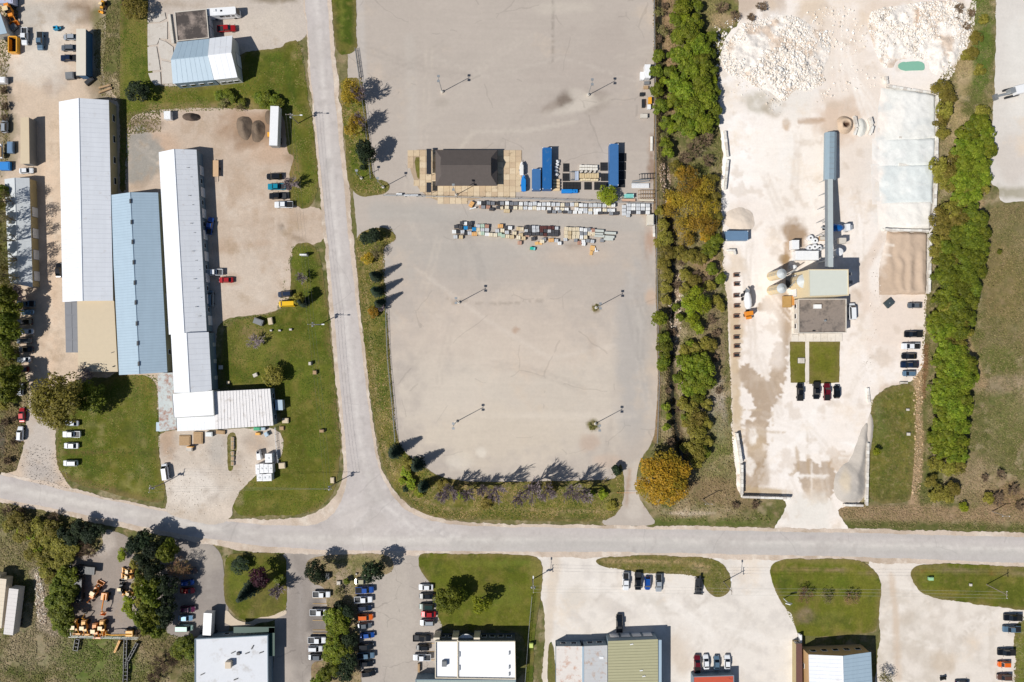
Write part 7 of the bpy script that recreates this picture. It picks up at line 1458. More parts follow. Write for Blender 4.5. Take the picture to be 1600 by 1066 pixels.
for k in range(7):
    q = e.lerp(f_, k / 6.5)
    pt(t, 'trestle', lambda m: [m.tube((q.x + s * 1.0, q.y, 0), (q.x + s * .7, q.y, q.z), .09, n=5) for s in (-1, 1)] + [m.tube((q.x - .9, q.y, q.z * .5), (q.x + .9, q.y, q.z * .5), .06, n=4)], M_STEEL)
def silo(label, px, py, r, h, body, top, conical=True):
    p = P(px, py); t = empty('silo', (p.x, p.y, .2), 0, label, 'silo')
    m = MB(); m.smooth = False; m.lathe(0, 0, [(r, 0), (r, h - .2)], 20); child('shell', m.mesh('shell', body), t)
    m = MB(); m.lathe(0, 0, [(r + .05, h - .2), (r + .05, h), (.4, h + (.9 if conical else .15)), (.3, h + (1.0 if conical else .2))], 20); child('lid', m.mesh('lid', top), t)
    m = MB(); [m.tube((-r - .1, s * .25, .2), (-r - .1, s * .25, h), .04, n=4) for s in (-1, 1)]; [m.tube((-r - .1, -.25, z), (-r - .1, .25, z), .03, n=4) for z in np.arange(.5, h, .9)]; child('ladder', m.mesh('ladder', M_STEEL), t)
    for k in range(3): mm = MB(); mm.lathe(0, 0, [(r + .04, h * (k + 1) / 4), (r + .04, h * (k + 1) / 4 + .12)], 20); child('band', mm.mesh('band', top), t)
    return t
cr = pm('cream_shell', (228, 204, 160), .6, var=.1); gt = pm('grey_lid', (190, 194, 194), .5, var=.08)
silo('northern of two tall cream silos west of the plant building', 1205, 432, 1.5, 8.5, cr, gt); silo('southern of two tall cream silos west of the plant building', 1205, 454, 1.5, 8.5, cr, gt)
silo('widest cream silo against the tall plant building', 1239, 443, 2.1, 8.0, cr, gt); silo('squat white tank beside the conveyor foot', 1303, 396, 1.2, 3.5, M_PW, M_PW, False)
silo('small white tank between the silos and office container', 1236, 419, .7, 2.6, M_PW, M_PW, False)
t = thing_at('platform', 'dark steel platform and pipes between the cream silos', 'platform', 1221, 443, 0)
pt(t, 'deck', lambda m: m.box(0, 0, 5.0, 1.6, 3.6, .2), M_DARK); pt(t, 'pipe', lambda m: m.tube((-.4, 2.2, 5.4), (1.6, 3.8, 7.4), .18), M_STEEL); pt(t, 'pipe', lambda m: m.tube((-.4, -2.2, 5.4), (3.0, 1.4, 7.2), .14), M_STEEL)
for sx in (-1, 1):
    for sy in (-1, 1): pt(t, 'leg', lambda m: m.tube((sx * .7, sy * 1.6, 0), (sx * .7, sy * 1.6, 5), .1), M_DARK)
plain('hopper', 'white square bin north of the squat white tank', 'bin', 1308, 379, 0, [('bin', 0, 0, 2, 2.0, 1.8, 1.8), ('leg', -.8, -.7, 0, .15, .15, 2, M_STEEL), ('leg', .8, -.7, 0, .15, .15, 2, M_STEEL), ('leg', -.8, .7, 0, .15, .15, 2, M_STEEL), ('leg', .8, .7, 0, .15, .15, 2, M_STEEL)], M_CONC)
plain('hopper', 'orange-brown settling tank beside the gravel-roofed office', 'tank', 1232, 472, 0, [('tank', -.8, 0, 0, 2.6, 3.6, .9, pm('ochre_tank', (176, 140, 84), .8, var=.2)), ('ramp', 1.2, .4, 0, 1.0, 3.0, .7, pm('ochre_rust', (200, 140, 70), .8, var=.2))], M_TAN)
for i, (x, y) in enumerate(((1263.5, 373), (1270.5, 377.5), (1262, 388.5), (1270, 387), (1277, 388.5))):
    p = P(x, y); t = empty('concrete_ring', (p.x, p.y, .2), 0, '%s of five white concrete well rings by the conveyor' % ('northernmost', 'dimmer second', 'westernmost', 'middle southern', 'easternmost')[i], 'well ring', 'white concrete well rings')
    m = MB(); m.lathe(0, 0, [(.9, 0), (.9, 1.3), (.3, 1.32)], 18); child('ring', m.mesh('ring', M_PW), t); m = MB(); m.lathe(0, 0, [(.28, 1.3), (.28, 1.4)], 10); child('opening', m.mesh('opening', M_BLACK), t)
for i, y in enumerate((430, 444, 462, 478, 494, 512, 527, 541, 555)):
    plain('form', 'rusty steel form, %s from the north, along the plant west edge' % (ORD[i] if i else 'first'), 'steel form', 1150 + (i % 2) * .6, y, 2, [('side', 0, .55, 0, 1.9, .2, .5), ('side', 0, -.55, 0, 1.9, .2, .5), ('end', -.85, 0, 0, .2, .9, .5), ('core', .1, 0, 0, 1.3, .5, .35, M_DARK)], pm('rusty_steel', (132, 96, 78), .8, var=.2), 'rusty steel forms')

# ---- apron slabs round the office and the plant office
def slabs(name, x0, y0, x1, y1, px_pitch, cols, test=None, zt=.2, gap=.08):
    t = link(name, None, None, (0, 0, 0)); c = P((x0 + x1) / 2, (y0 + y1) / 2); t.location = (c.x, c.y, 0); props(t, kind='structure')
    nx = round((x1 - x0) / px_pitch); ny = round((y1 - y0) / px_pitch); w = (x1 - x0) / nx * S; hh = (y1 - y0) / ny * S
    ms = [MB().box(0, 0, -.1, w - gap, hh - gap, .1).mesh('slab', pm('slab_%s_%d' % (name, i), cc, .85, var=.1, scale=1.2, dirt=((150, 130, 104), .25, .7))) for i, cc in enumerate(cols)]
    for i in range(nx):
        for j in range(ny):
            px = x0 + (i + .5) * (x1 - x0) / nx; py = y0 + (j + .5) * (y1 - y0) / ny
            if test and not test(px, py): continue
            o = child('slab', ms[rnd.randrange(len(ms))], t); o.location = Vector(P(px, py)) - Vector((c.x, c.y, -zt - rnd.uniform(0, .015)))
    return t
AP = [(637, 234), (815, 236), (815, 304), (760, 308), (714, 318), (690, 316), (668, 308), (650, 290), (640, 262)]
sheet('office_apron', AP, 0, G_TAR, (176, 152, 122), None, amp=.1, sm=1)
inA = lambda x, y: bool(inside(AP, np.array([x]), np.array([y]))[0]) and not (645 < x < 660 and 246 < y < 282)
slabs('apron_paving', 637, 235, 815, 319, 9.6, [(206, 184, 152), (196, 172, 142), (214, 194, 164)], inA, .24)
sheet('lawn', [(647, 246), (658, 246), (658, 276), (655, 281), (651, 276)], 0, G_GRASS, (92, 108, 40), None, amp=.05, sm=1)
slabs('concrete_pavement', 1236, 455, 1247, 534, 11, [(222, 212, 198), (214, 204, 190)], None, .24); slabs('concrete_pavement', 1247, 521, 1316, 534, 12, [(222, 214, 202), (212, 202, 188)], None, .24)
slabs('concrete_pavement', 1158, 560, 1232, 760, 30, [(240, 230, 218), (234, 222, 208)], lambda x, y: False, .2)
# cracked slabs west of the workshops
t = link('cracked_pavement', None, None, (0, 0, 0)); props(t, kind='structure')
CRK = [[(231, 38), (252, 37), (262, 34), (262, 62), (250, 60), (246, 70), (231, 72)], [(231, 74), (245, 73), (248, 90), (251, 110), (232, 112)], [(249, 62), (260, 66), (271, 74), (272, 96), (252, 92), (248, 76)], [(252, 95), (272, 99), (274, 120), (270, 131), (254, 132)], [(232, 115), (251, 113), (252, 133), (243, 134), (236, 126)], [(232, 22), (258, 20), (260, 30), (250, 35), (231, 36)]]
for k, q in enumerate(CRK):
    w = [P(*p) for p in q]; cx = sum(w, Vector()) / len(w); w = [p + (cx - p) * .015 for p in w]
    m = MB(); m.prism([(p.x, p.y) for p in w], .1, .26 + k * .006); child('slab', m.mesh('slab', pm('cracked_slab', (200, 192, 182), .9, var=.12, dirt=((170, 156, 140), .3, .5))), t)
m = MB(); 

# ---- pallets
PAL_C = {'pale grey': [(206, 208, 210), (196, 198, 200)], 'charcoal': [(70, 70, 74), (52, 52, 56)], 'tan': [(206, 184, 146), (214, 196, 160)], 'cream': [(228, 216, 190), (222, 206, 176)], 'pink-brown': [(190, 150, 130), (176, 132, 112)], 'dark red': [(112, 64, 54), (92, 52, 48)], 'bright blue': [(20, 130, 190)], 'pale green': [(176, 196, 176)], 'white': [(232, 232, 230)], 'orange': [(224, 172, 110)], 'grey': [(140, 142, 146), (120, 122, 128)]}
PAL_P = {}
def pallet(px, py, colour, place, w=1.35, d=1.15, h=1.0, rot=0.0, zt=.2):
    key = (colour, round(w, 1), round(d, 1), round(h, 1))
    if key not in PAL_P:
        root = bpy.data.objects.new('stone_pallet', None); c = rnd.choice(PAL_C[colour]); mt = pm('stone_%s_%d_%d' % (colour, c[0], c[1]), c, .8, var=.14, scale=3)
        def add(nm, m, mm): o = bpy.data.objects.new(nm, m.mesh(nm, mm)); o.parent = root; CH.setdefault(root.name, []).append(o); return o
        m = MB(); m.box(0, 0, .1, w + .06, d + .06, .05); [m.box(x, 0, 0, .12, d, .1) for x in (-w * .42, 0, w * .42)]; add('pallet_base', m, M_WOOD)
        n = max(1, int(h / .32)); nx = 2 if w < 1.6 else 3
        m = MB()
        for k in range(n):
            for i in range(nx):
                m.box(-w / 2 + (i + .5) * w / nx, 0, .16 + k * (h - .16) / n, w / nx - .05, d - .04 * (k % 2) - .02, (h - .16) / n - .03)
        s = add('stone_stack', m, mt); PAL_P[key] = root
    p = P(px, py); o, _ = copy_tree(PAL_P[key], (p.x, p.y, zt), R(rot))
    o['category'] = 'stone pallet'; o['group'] = 'stone pallets %s' % place; PALS.append((o, colour, place, px)); return o
PALS = []
rp = random.Random(12)
def pick(s): 
    L = s.split(','); return L[rp.randrange(len(L))].strip()
# upper row by the dividing fence
for i in range(30):
    x = 749 + i * 7.2 + rp.uniform(-.6, .6); y = 318 + i * .15 + rp.uniform(-.4, .4)
    col = pick('charcoal,grey,white,charcoal,grey') if x < 810 else pick('white,pale grey,pale grey,cream,grey,white')
    pallet(x, y, col, 'in the upper row', 1.25, 1.1, rp.choice((.8, 1.0, 1.2)), rp.uniform(-4, 4))
    if rp.random() < .9: pallet(x + rp.uniform(-1, 1), y + 6.3 + (x - 750) * .005, pick('charcoal,grey,cream,pink-brown') if x < 810 else pick('white,pale grey,white,cream'), 'in the upper row', 1.3, 1.0, rp.choice((.8, 1.0)), rp.uniform(-5, 5))
for i, x in enumerate(range(858, 968, 8)):
    pallet(x + rp.uniform(-.5, .5), 331 + i * .25 + rp.uniform(-1, 1), pick('charcoal,grey,pale grey,white'), 'at the front of the upper row', 1.3, 1.0, .8, rp.uniform(-6, 6))
for i in range(6):
    for j in range(3):
        pallet(974 + i * 7.4 + rp.uniform(-.3, .3), 321.5 + j * 5.6 + i * .1 + (2.5 if i == 0 else 0), pick('white,pale grey,pale grey') if not (i in (2, 4) and j == 2) else 'charcoal', 'in the grid at the east end', 1.35, 1.0, 1.0, rp.uniform(-2, 2))
pallet(980.5, 338, 'pale grey', 'in the grid at the east end', 1.2, 1.0, 1.0)
for x, y, c, w, d, r in ((737, 320, 'orange', 1.8, 1.3, 60), (739, 326.5, 'white', 2.2, .4, 15), (768, 328, 'charcoal', 1.5, .8, -5), (784, 326, 'cream', .9, .9, 10), (792, 330.5, 'tan', 1.9, 1.0, -4), (752, 324, 'pink-brown', 1.3, .8, 0)): pallet(x, y, c, 'before the west end of the upper row', w, d, .9, r)
# lower rows
W1r = [(727, 350, 'white'), (722, 349.5, 'charcoal'), (735, 350, 'charcoal'), (713, 355, 'charcoal'), (720, 356, 'charcoal'), (728, 357, 'bright blue'), (734, 356, 'charcoal'), (741, 359, 'bright blue'), (747, 354, 'pale grey'), (754, 354, 'pale green'), (761, 354.5, 'pink-brown'), (710, 363, 'white'), (717, 363, 'charcoal'), (723, 363, 'pale grey'), (728, 365.5, 'charcoal'), (734, 365, 'pale grey'), (747, 359.5, 'cream'), (754, 360, 'pale grey'), (761, 360, 'pale grey'), (741.5, 366.5, 'orange'), (748, 365, 'cream'), (754, 365.5, 'pale green'), (761, 367, 'white'), (767, 367.5, 'cream'), (774, 368, 'cream'), (712, 371, 'pale grey'), (720.5, 371, 'tan'),
       (782, 354, 'orange'), (791, 357, 'charcoal'), (797, 357, 'white'), (777, 361.5, 'pale grey'), (785, 361, 'cream'), (792, 364, 'pale grey'), (781, 367, 'pale green'), (786, 369.5, 'pale green'), (793, 370, 'cream'), (800, 371, 'tan'), (810, 358, 'tan'), (815, 358.5, 'cream'), (804, 365, 'cream'), (814, 368, 'tan'), (810, 372, 'cream'), (818, 373, 'tan'), (812, 380, 'pink-brown'), (824, 368, 'pink-brown'), (833, 374, 'charcoal'), (847, 378, 'cream'), (861, 376, 'orange'), (850, 375, 'grey')]
for x, y, c in W1r: pallet(x, y, c, 'in the western lower rows', 1.3 if c != 'orange' else 1.7, 1.1, rp.choice((.8, 1.0)), rp.uniform(-5, 5))
for i in range(9):
    for j in range(3):
        x = 822 + i * 5.9 + rp.uniform(-.5, .5); y = 355.5 + j * 5.4 + rp.uniform(-.5, .5) + i * .2
        c = pick('charcoal,charcoal,pale grey') if i < 2 else (('dark red' if i > 3 and i < 8 else 'pale grey') if j == 0 else pick('charcoal,dark red,pale grey,charcoal'))
        pallet(x, y, c, 'in the dark middle of the lower rows', 1.1, 1.0, rp.choice((.8, 1.1)), rp.uniform(-4, 4))
for i in range(8):
    for j in range(3):
        x = 884 + i * 6.0 + rp.uniform(-.5, .5); y = 358.5 + j * 6 + i * .3 + rp.uniform(-.6, .6)
        if i > 5 and j > 1: continue
        c = pick('cream,tan,cream') if i < 4 else pick('grey,white,cream,pink-brown,white')
        pallet(x, y, c, 'in the eastern lower rows', 1.1, 1.15, 1.0, rp.uniform(-4, 4))
for x, y, c in ((869, 377, 'pale grey'), (874, 381, 'white'), (883, 375, 'pale grey'), (899, 376, 'grey'), (905, 380, 'pink-brown'), (911, 378, 'white'), (911.5, 382, 'white'), (918, 377, 'grey'), (925, 378, 'pale grey'), (940, 376.5, 'grey'), (921, 363, 'white'), (925, 364, 'white')): pallet(x, y, c, 'south of the eastern lower rows', 1.2, 1.1, .9, rp.uniform(-6, 6))
bb = {}
for o, c, place, px in PALS: bb.setdefault((c, place), []).append((px, o))
for (c, place), L in bb.items():
    L.sort(key=lambda t: t[0]); n = len(L)
    for k, (px, o) in enumerate(L):
        od = '' if n == 1 else (ORD[k] if k else 'first') + ' from the west, ' if k < (n + 1) // 2 else (ORD[n - 1 - k] if n - 1 - k else 'first') + ' from the east, '
        o['label'] = '%s stone pallet, %s%s' % (c, od, place)
for i, (x, y, L) in enumerate(((935, 361.5, 3.2), (934, 366.5, 3.2), (953, 365, 3.6), (952, 371, 3.0), (950, 374.5, 3.0), (936, 369.5, 3.2), (973, 294, .1))):
    if L < 1: continue
    plain('beam', 'pale long stone beam, %s from the north-west, at the pallet row end' % (ORD[i] if i else 'first'), 'stone beam', x, y, -3, [('stone', 0, 0, .15, L, .75, .7), ('bearer', -L * .3, 0, 0, .15, .9, .15, M_WOOD), ('bearer', L * .3, 0, 0, .15, .9, .15, M_WOOD)], pm('beam_stone', (196, 200, 192), .8, var=.1))
plain('skip', 'small turquoise tarpaulined pallet south of the lower rows', 'pallet', 832, 389, -8, [('pallet_base', 0, 0, 0, 1.9, 1.0, .12, M_WOOD), ('cover', -.3, 0, .12, 1.1, .9, .7, pm('teal_cover', (30, 176, 150), .5, var=.1)), ('cover', .55, 0, .12, .6, .9, .6, pm('aqua_cover', (120, 206, 214), .5, var=.1))], M_WOOD)
plain('pallet', 'golden timber sheets lying south of the eastern lower rows', 'timber', 925, 391, 80, [('sheet', .6, 0, 0, 1.6, 1.5, .3), ('sheet', -1.0, .1, 0, 1.3, .9, .2)], pm('gold_timber', (222, 176, 112), .8, var=.12)); plain('pallet', 'white board pallet beside the golden timber sheets', 'pallet', 931.5, 390.5, 10, [('board', 0, -.5, 0, 1.1, .35, .3), ('board', -.3, .2, 0, .4, 1.0, .25)], M_PW)
plain('pallet', 'golden timber sheets between two lower pallet rows', 'timber', 841, 380, 12, [('sheet', -.5, 0, 0, 1.2, 1.0, .2), ('sheet', .7, -.3, 0, .9, .9, .25)], pm('gold_timber', (0, 0, 0)))

# ---- display yard
def pad(px0, py0, px1, py1, label):
    p = P((px0 + px1) / 2, (py0 + py1) / 2); w, d = (px1 - px0) * S, (py1 - py0) * S; t = empty('paving_display', (p.x, p.y, .2), 0, label, 'paving display', 'black paving displays')
    n = max(1, round(w / 1.2)); k = max(1, round(d / 1.2)); me = MB().box(0, 0, 0, w / n - .05, d / k - .05, .12).mesh('tile', pm('black_tile', (26, 27, 30), .7, var=.3, scale=1.5))
    for i in range(n):
        for j in range(k): o = child('tile', me, t); o.location = (-w / 2 + (i + .5) * w / n, -d / 2 + (j + .5) * d / k, rnd.uniform(0, .02))
    m = MB(); m.box(0, 0, -.1, w + .1, d + .1, .12); child('bed', m.mesh('bed', M_DARK), t)
for q in ((880, 256, 889, 268.5, 'small black paving square north of the western one'), (879, 271.5, 890, 283, 'western black paving square beside the pale slatted rack'), (879.5, 285, 907, 296.5, 'widest black paving strip north of the blue tarpaulin'), (913, 285, 924, 296.5, 'black paving square with a white post in its middle'), (928.5, 285, 950, 297, 'black paving strip north of the yellow-green shrub'), (938, 254.5, 949, 267, 'north-eastern black paving square west of the lone container'), (939, 271.5, 950, 283, 'middle eastern black paving square west of the lone container'),
          (966, 240, 978, 252.3, 'northernmost of four black squares east of the lone container'), (966, 254, 977.5, 266, 'second from north of four black squares east of the container'), (966, 267.8, 977, 280, 'third from north of four black squares east of the container'), (966, 281.5, 976, 293, 'southernmost of four black squares east of the lone container')): pad(*q)
plain('tarpaulin_stack', 'crumpled bright blue tarpaulin over goods below the black strip', 'tarpaulin', 889.5, 300, 0, [('cover', -.9, 0, 0, 3.4, 1.2, 1.0), ('cover', 1.3, .05, 0, 2.6, 1.1, .8), ('fold', .2, -.1, .9, 3.2, .5, .2)], M_TARP)
for i, (x, y, w, d, mt, l) in enumerate(((919, 261, 5.8, .7, 'white', 'northern white block row in the display yard'), (919, 265.5, 5.9, .7, 'white', 'southern white block row in the display yard'), (920, 276, 6.2, 1.5, 'tan', 'tan layered block row in the middle of the display yard'), (920, 282.3, 5.8, .6, 'cream', 'thin cream block row below the tan row'), (900.5, 276, 1.3, 2.8, 'silver', 'silver panel stack left of the tan block row'))):
    c = {'white': (226, 220, 208), 'tan': (206, 184, 144), 'cream': (226, 208, 172), 'silver': (186, 196, 212)}[mt]; n = max(2, int(w / .75)); p = P(x, y); t = empty('stone_row', (p.x, p.y, .2), 0, l, 'stone row')
    me = MB().box(0, 0, 0, w / n - .06, d, .9).mesh('stone', pm('row_%s' % mt, c, .8, var=.15, scale=2))
    for k in range(n): o = child('stone', me, t); o.location = (-w / 2 + (k + .5) * w / n, rnd.uniform(-.08, .08), rnd.uniform(-.1, .1))
for k in range(4):
    p = P(900 + 7 * k + 12 - 12, 270 + (k % 2)); 
    plain('block', 'dark-gapped white stone, %s from the west, below the white rows' % (ORD[k] if k else 'first'), 'stone', 908 + 7 * k, 269.3, 20 + 15 * k, [('stone', 0, 0, 0, .9, .6, .9), ('bearer', .5, 0, 0, .5, .9, .4, M_DARK)], M_CONC)
for k in range(4): plain('slab_stack', 'tan slab stack, %s from the north, beside the long container' % (ORD[k] if k else 'first'), 'slab stack', 869, 283 + 4.7 * k, 0, [('slab', 0, 0, .1, 2.2, .75, .3), ('slab', .03, .02, .42, 2.15, .7, .3), ('bearer', 0, 0, 0, 1.9, .3, .1, M_WOOD)], pm('tan_slab', (222, 196, 156), .8, var=.1))
for k, (x, y) in enumerate(((871, 253.5), (870.5, 258), (869, 262.5), (868.5, 268), (869.5, 274))): plain('block', 'white cut stone, %s from the north, beside the long container' % (ORD[k] if k else 'first'), 'stone', x, y, 10 * k, [('stone', 0, 0, 0, 1.0, .8, .7), ('stone', -.2, .1, .7, .6, .5, .4), ('bearer', .6, 0, 0, .3, .6, .3, M_DARK)], M_PW)
def rack(label, px, py, L, Wd, n, mat, ang=0, h=1.1, cat='rack'):
    t = thing_at('rack', label, cat, px, py, ang); 
    for s in (-1, 1): pt(t, 'long_rail', lambda m: m.box(0, s * Wd / 2, h - .1, L, .1, .1), mat)
    for k in range(n + 1): x = -L / 2 + k * L / n; pt(t, 'cross_bar', lambda m: [m.box(x, 0, h - .08, .09, Wd, .08)] + [m.box(x, s * Wd / 2, 0, .1, .1, h) for s in (-1, 1)], mat)
rack('pale slatted rack beside the western black square', 893.5, 276, 1.6, 2.6, 4, M_STEEL); rack('northern dark steel rack by the creek fence', 1009, 277, 4.4, 1.6, 5, M_DARK, 2)
rack('wooden frame rack south of the white pipes', 1008, 302, 4.6, 1.2, 6, M_WOOD, 0); rack('lowest frame rack beside the turquoise box', 1008, 308, 4.6, 1.2, 6, M_WOOD, 0)
t = thing_at('pipe_bundle', 'bundle of white pipes by the creek fence', 'pipes', 1000, 291, 0)
for k in range(4): pt(t, 'pipe', lambda m: m.tube((-2.8, -.6 + k * .4, .3), (2.8, -.6 + k * .4, .3), .19, n=8), M_PW)
t = thing_at('pipe_bundle', 'grey steel beams lying askew north of the white pipes', 'beams', 1000, 283.5, 8)
for k in range(2): pt(t, 'beam', lambda m: m.box(.3 * k, -.3 + k * .6, 0, 5.8, .3, .35), M_STEEL)
plain('slab_stack', 'pink-brown long slab south of the turquoise box', 'slab', 982, 313.5, 0, [('slab', 0, 0, .1, 4.2, .8, .4), ('bearer', -1.2, 0, 0, .2, .8, .1, M_WOOD), ('bearer', 1.2, 0, 0, .2, .8, .1, M_WOOD)], pm('pink_slab', (204, 166, 140), .8, var=.1)); plain('slab_stack', 'cream long beam at the fence south-east of the racks', 'beam', 1010, 313.5, -1, [('slab', 0, 0, .1, 4.6, .5, .4), ('bearer', -1.4, 0, 0, .2, .6, .1, M_WOOD), ('bearer', 1.4, 0, 0, .2, .6, .1, M_WOOD)], pm('cream_trim', (0, 0, 0)))
for a, b, l in ((236, 275, 'long black-roofed bay west of the office'), (288, 303, 'short black-roofed bay south-west of the office')):
    t = thing_at('canopy', l, 'canopy', 671.5, (a + b) / 2, 90); L = (b - a) * S
    pt(t, 'panel', lambda m: m.box(0, 0, 2.2, L, 1.5, .12), pm('black_panel', (34, 38, 46), .5, var=.15))
    for sx in (-1, 1):
        for sy in (-1, 1): pt(t, 'leg', lambda m: m.tube((sx * (L / 2 - .1), sy * .65, 0), (sx * (L / 2 - .1), sy * .65, 2.2), .06), M_DARK)
# rim of small things parked by the creek fence at the top
for x, y, w, d, h, mt, l, cat in ((1010, 131, 1.6, .9, .6, M_GREY, 'grey pallet box south of the small storage box', 'box'), (1008.5, 138, 1.4, .9, .6, M_WOOD, 'brown pallet just south of the grey pallet box', 'pallet'), (1002, 149, 1.2, 1.0, .8, M_DARK, 'dark green bin among the items by the creek trees', 'bin'), (1004.5, 163, .9, 2.6, .6, M_DARK, 'dark low frame west of the yellow box', 'frame'), (1014.5, 159, 1.0, 2.0, 1.0, M_YEL, 'yellow box under the creek trees', 'box'), (1013, 169, 1.0, 1.4, 1.0, M_PW, 'white box south of the yellow box', 'box'), (1005, 183, 2.2, 1.2, 1.0, M_CONC, 'white-lidded crate on the lot east edge', 'crate')):
    plain('crate', l, cat, x, y, 0, [('body', 0, 0, 0, w, d, h, mt), ('lid', 0, 0, h, w + .08, d + .08, .06, mt), ('skid', 0, 0, -.05, w * .8, d * .8, .1, M_WOOD)], mt)
# covered tank cluster by the driveway: white boxes
t = thing_at('caravan', 'small white caravan nosed beside the stacked white tanks', 'caravan', 407, 710, 98)
pt(t, 'body', lambda m: m.hexa([(-1.6, -.75, .3), (1.6, -.55, .3), (1.6, .55, .3), (-1.6, .75, .3)], [(-1.5, -.65, 1.8), (1.2, -.5, 1.8), (1.2, .5, 1.8), (-1.5, .65, 1.8)]), M_PW); pt(t, 'window', lambda m: m.box(.9, 0, 1.5, .7, .8, .32), M_CARG); wheels(t, (0,), .8, .3)
for x, y, w, d, l in ((424, 714, 2.2, 2.8, 'largest white tank box at the north of the cluster'), (407, 731, 1.2, 3.0, 'westernmost white tank box of the cluster'), (413.5, 730, 1.2, 3.0, 'second white tank box from the west in the cluster'), (420, 730, 1.3, 2.8, 'third white tank box from the west in the cluster'), (427, 730, 1.3, 2.8, 'easternmost white tank box of the cluster'), (410, 744, 1.7, 2.2, 'south-western white tank box of the cluster'), (418, 744, 1.4, 2.2, 'south-middle white tank box of the cluster'), (425, 743.5, 1.5, 2.3, 'south-eastern white tank box of the cluster')):
    plain('storage_tank', l, 'storage tank', x, y, 2, [('tank', 0, 0, 0, w, d, 2.4), ('lid', 0, 0, 2.4, .5, .5, .12, M_STEEL), ('strap', 0, d * .25, 2.4, w, .08, .03, M_STEEL), ('strap', 0, -d * .25, 2.4, w, .08, .03, M_STEEL)], M_PW, 'white tank boxes by the driveway')
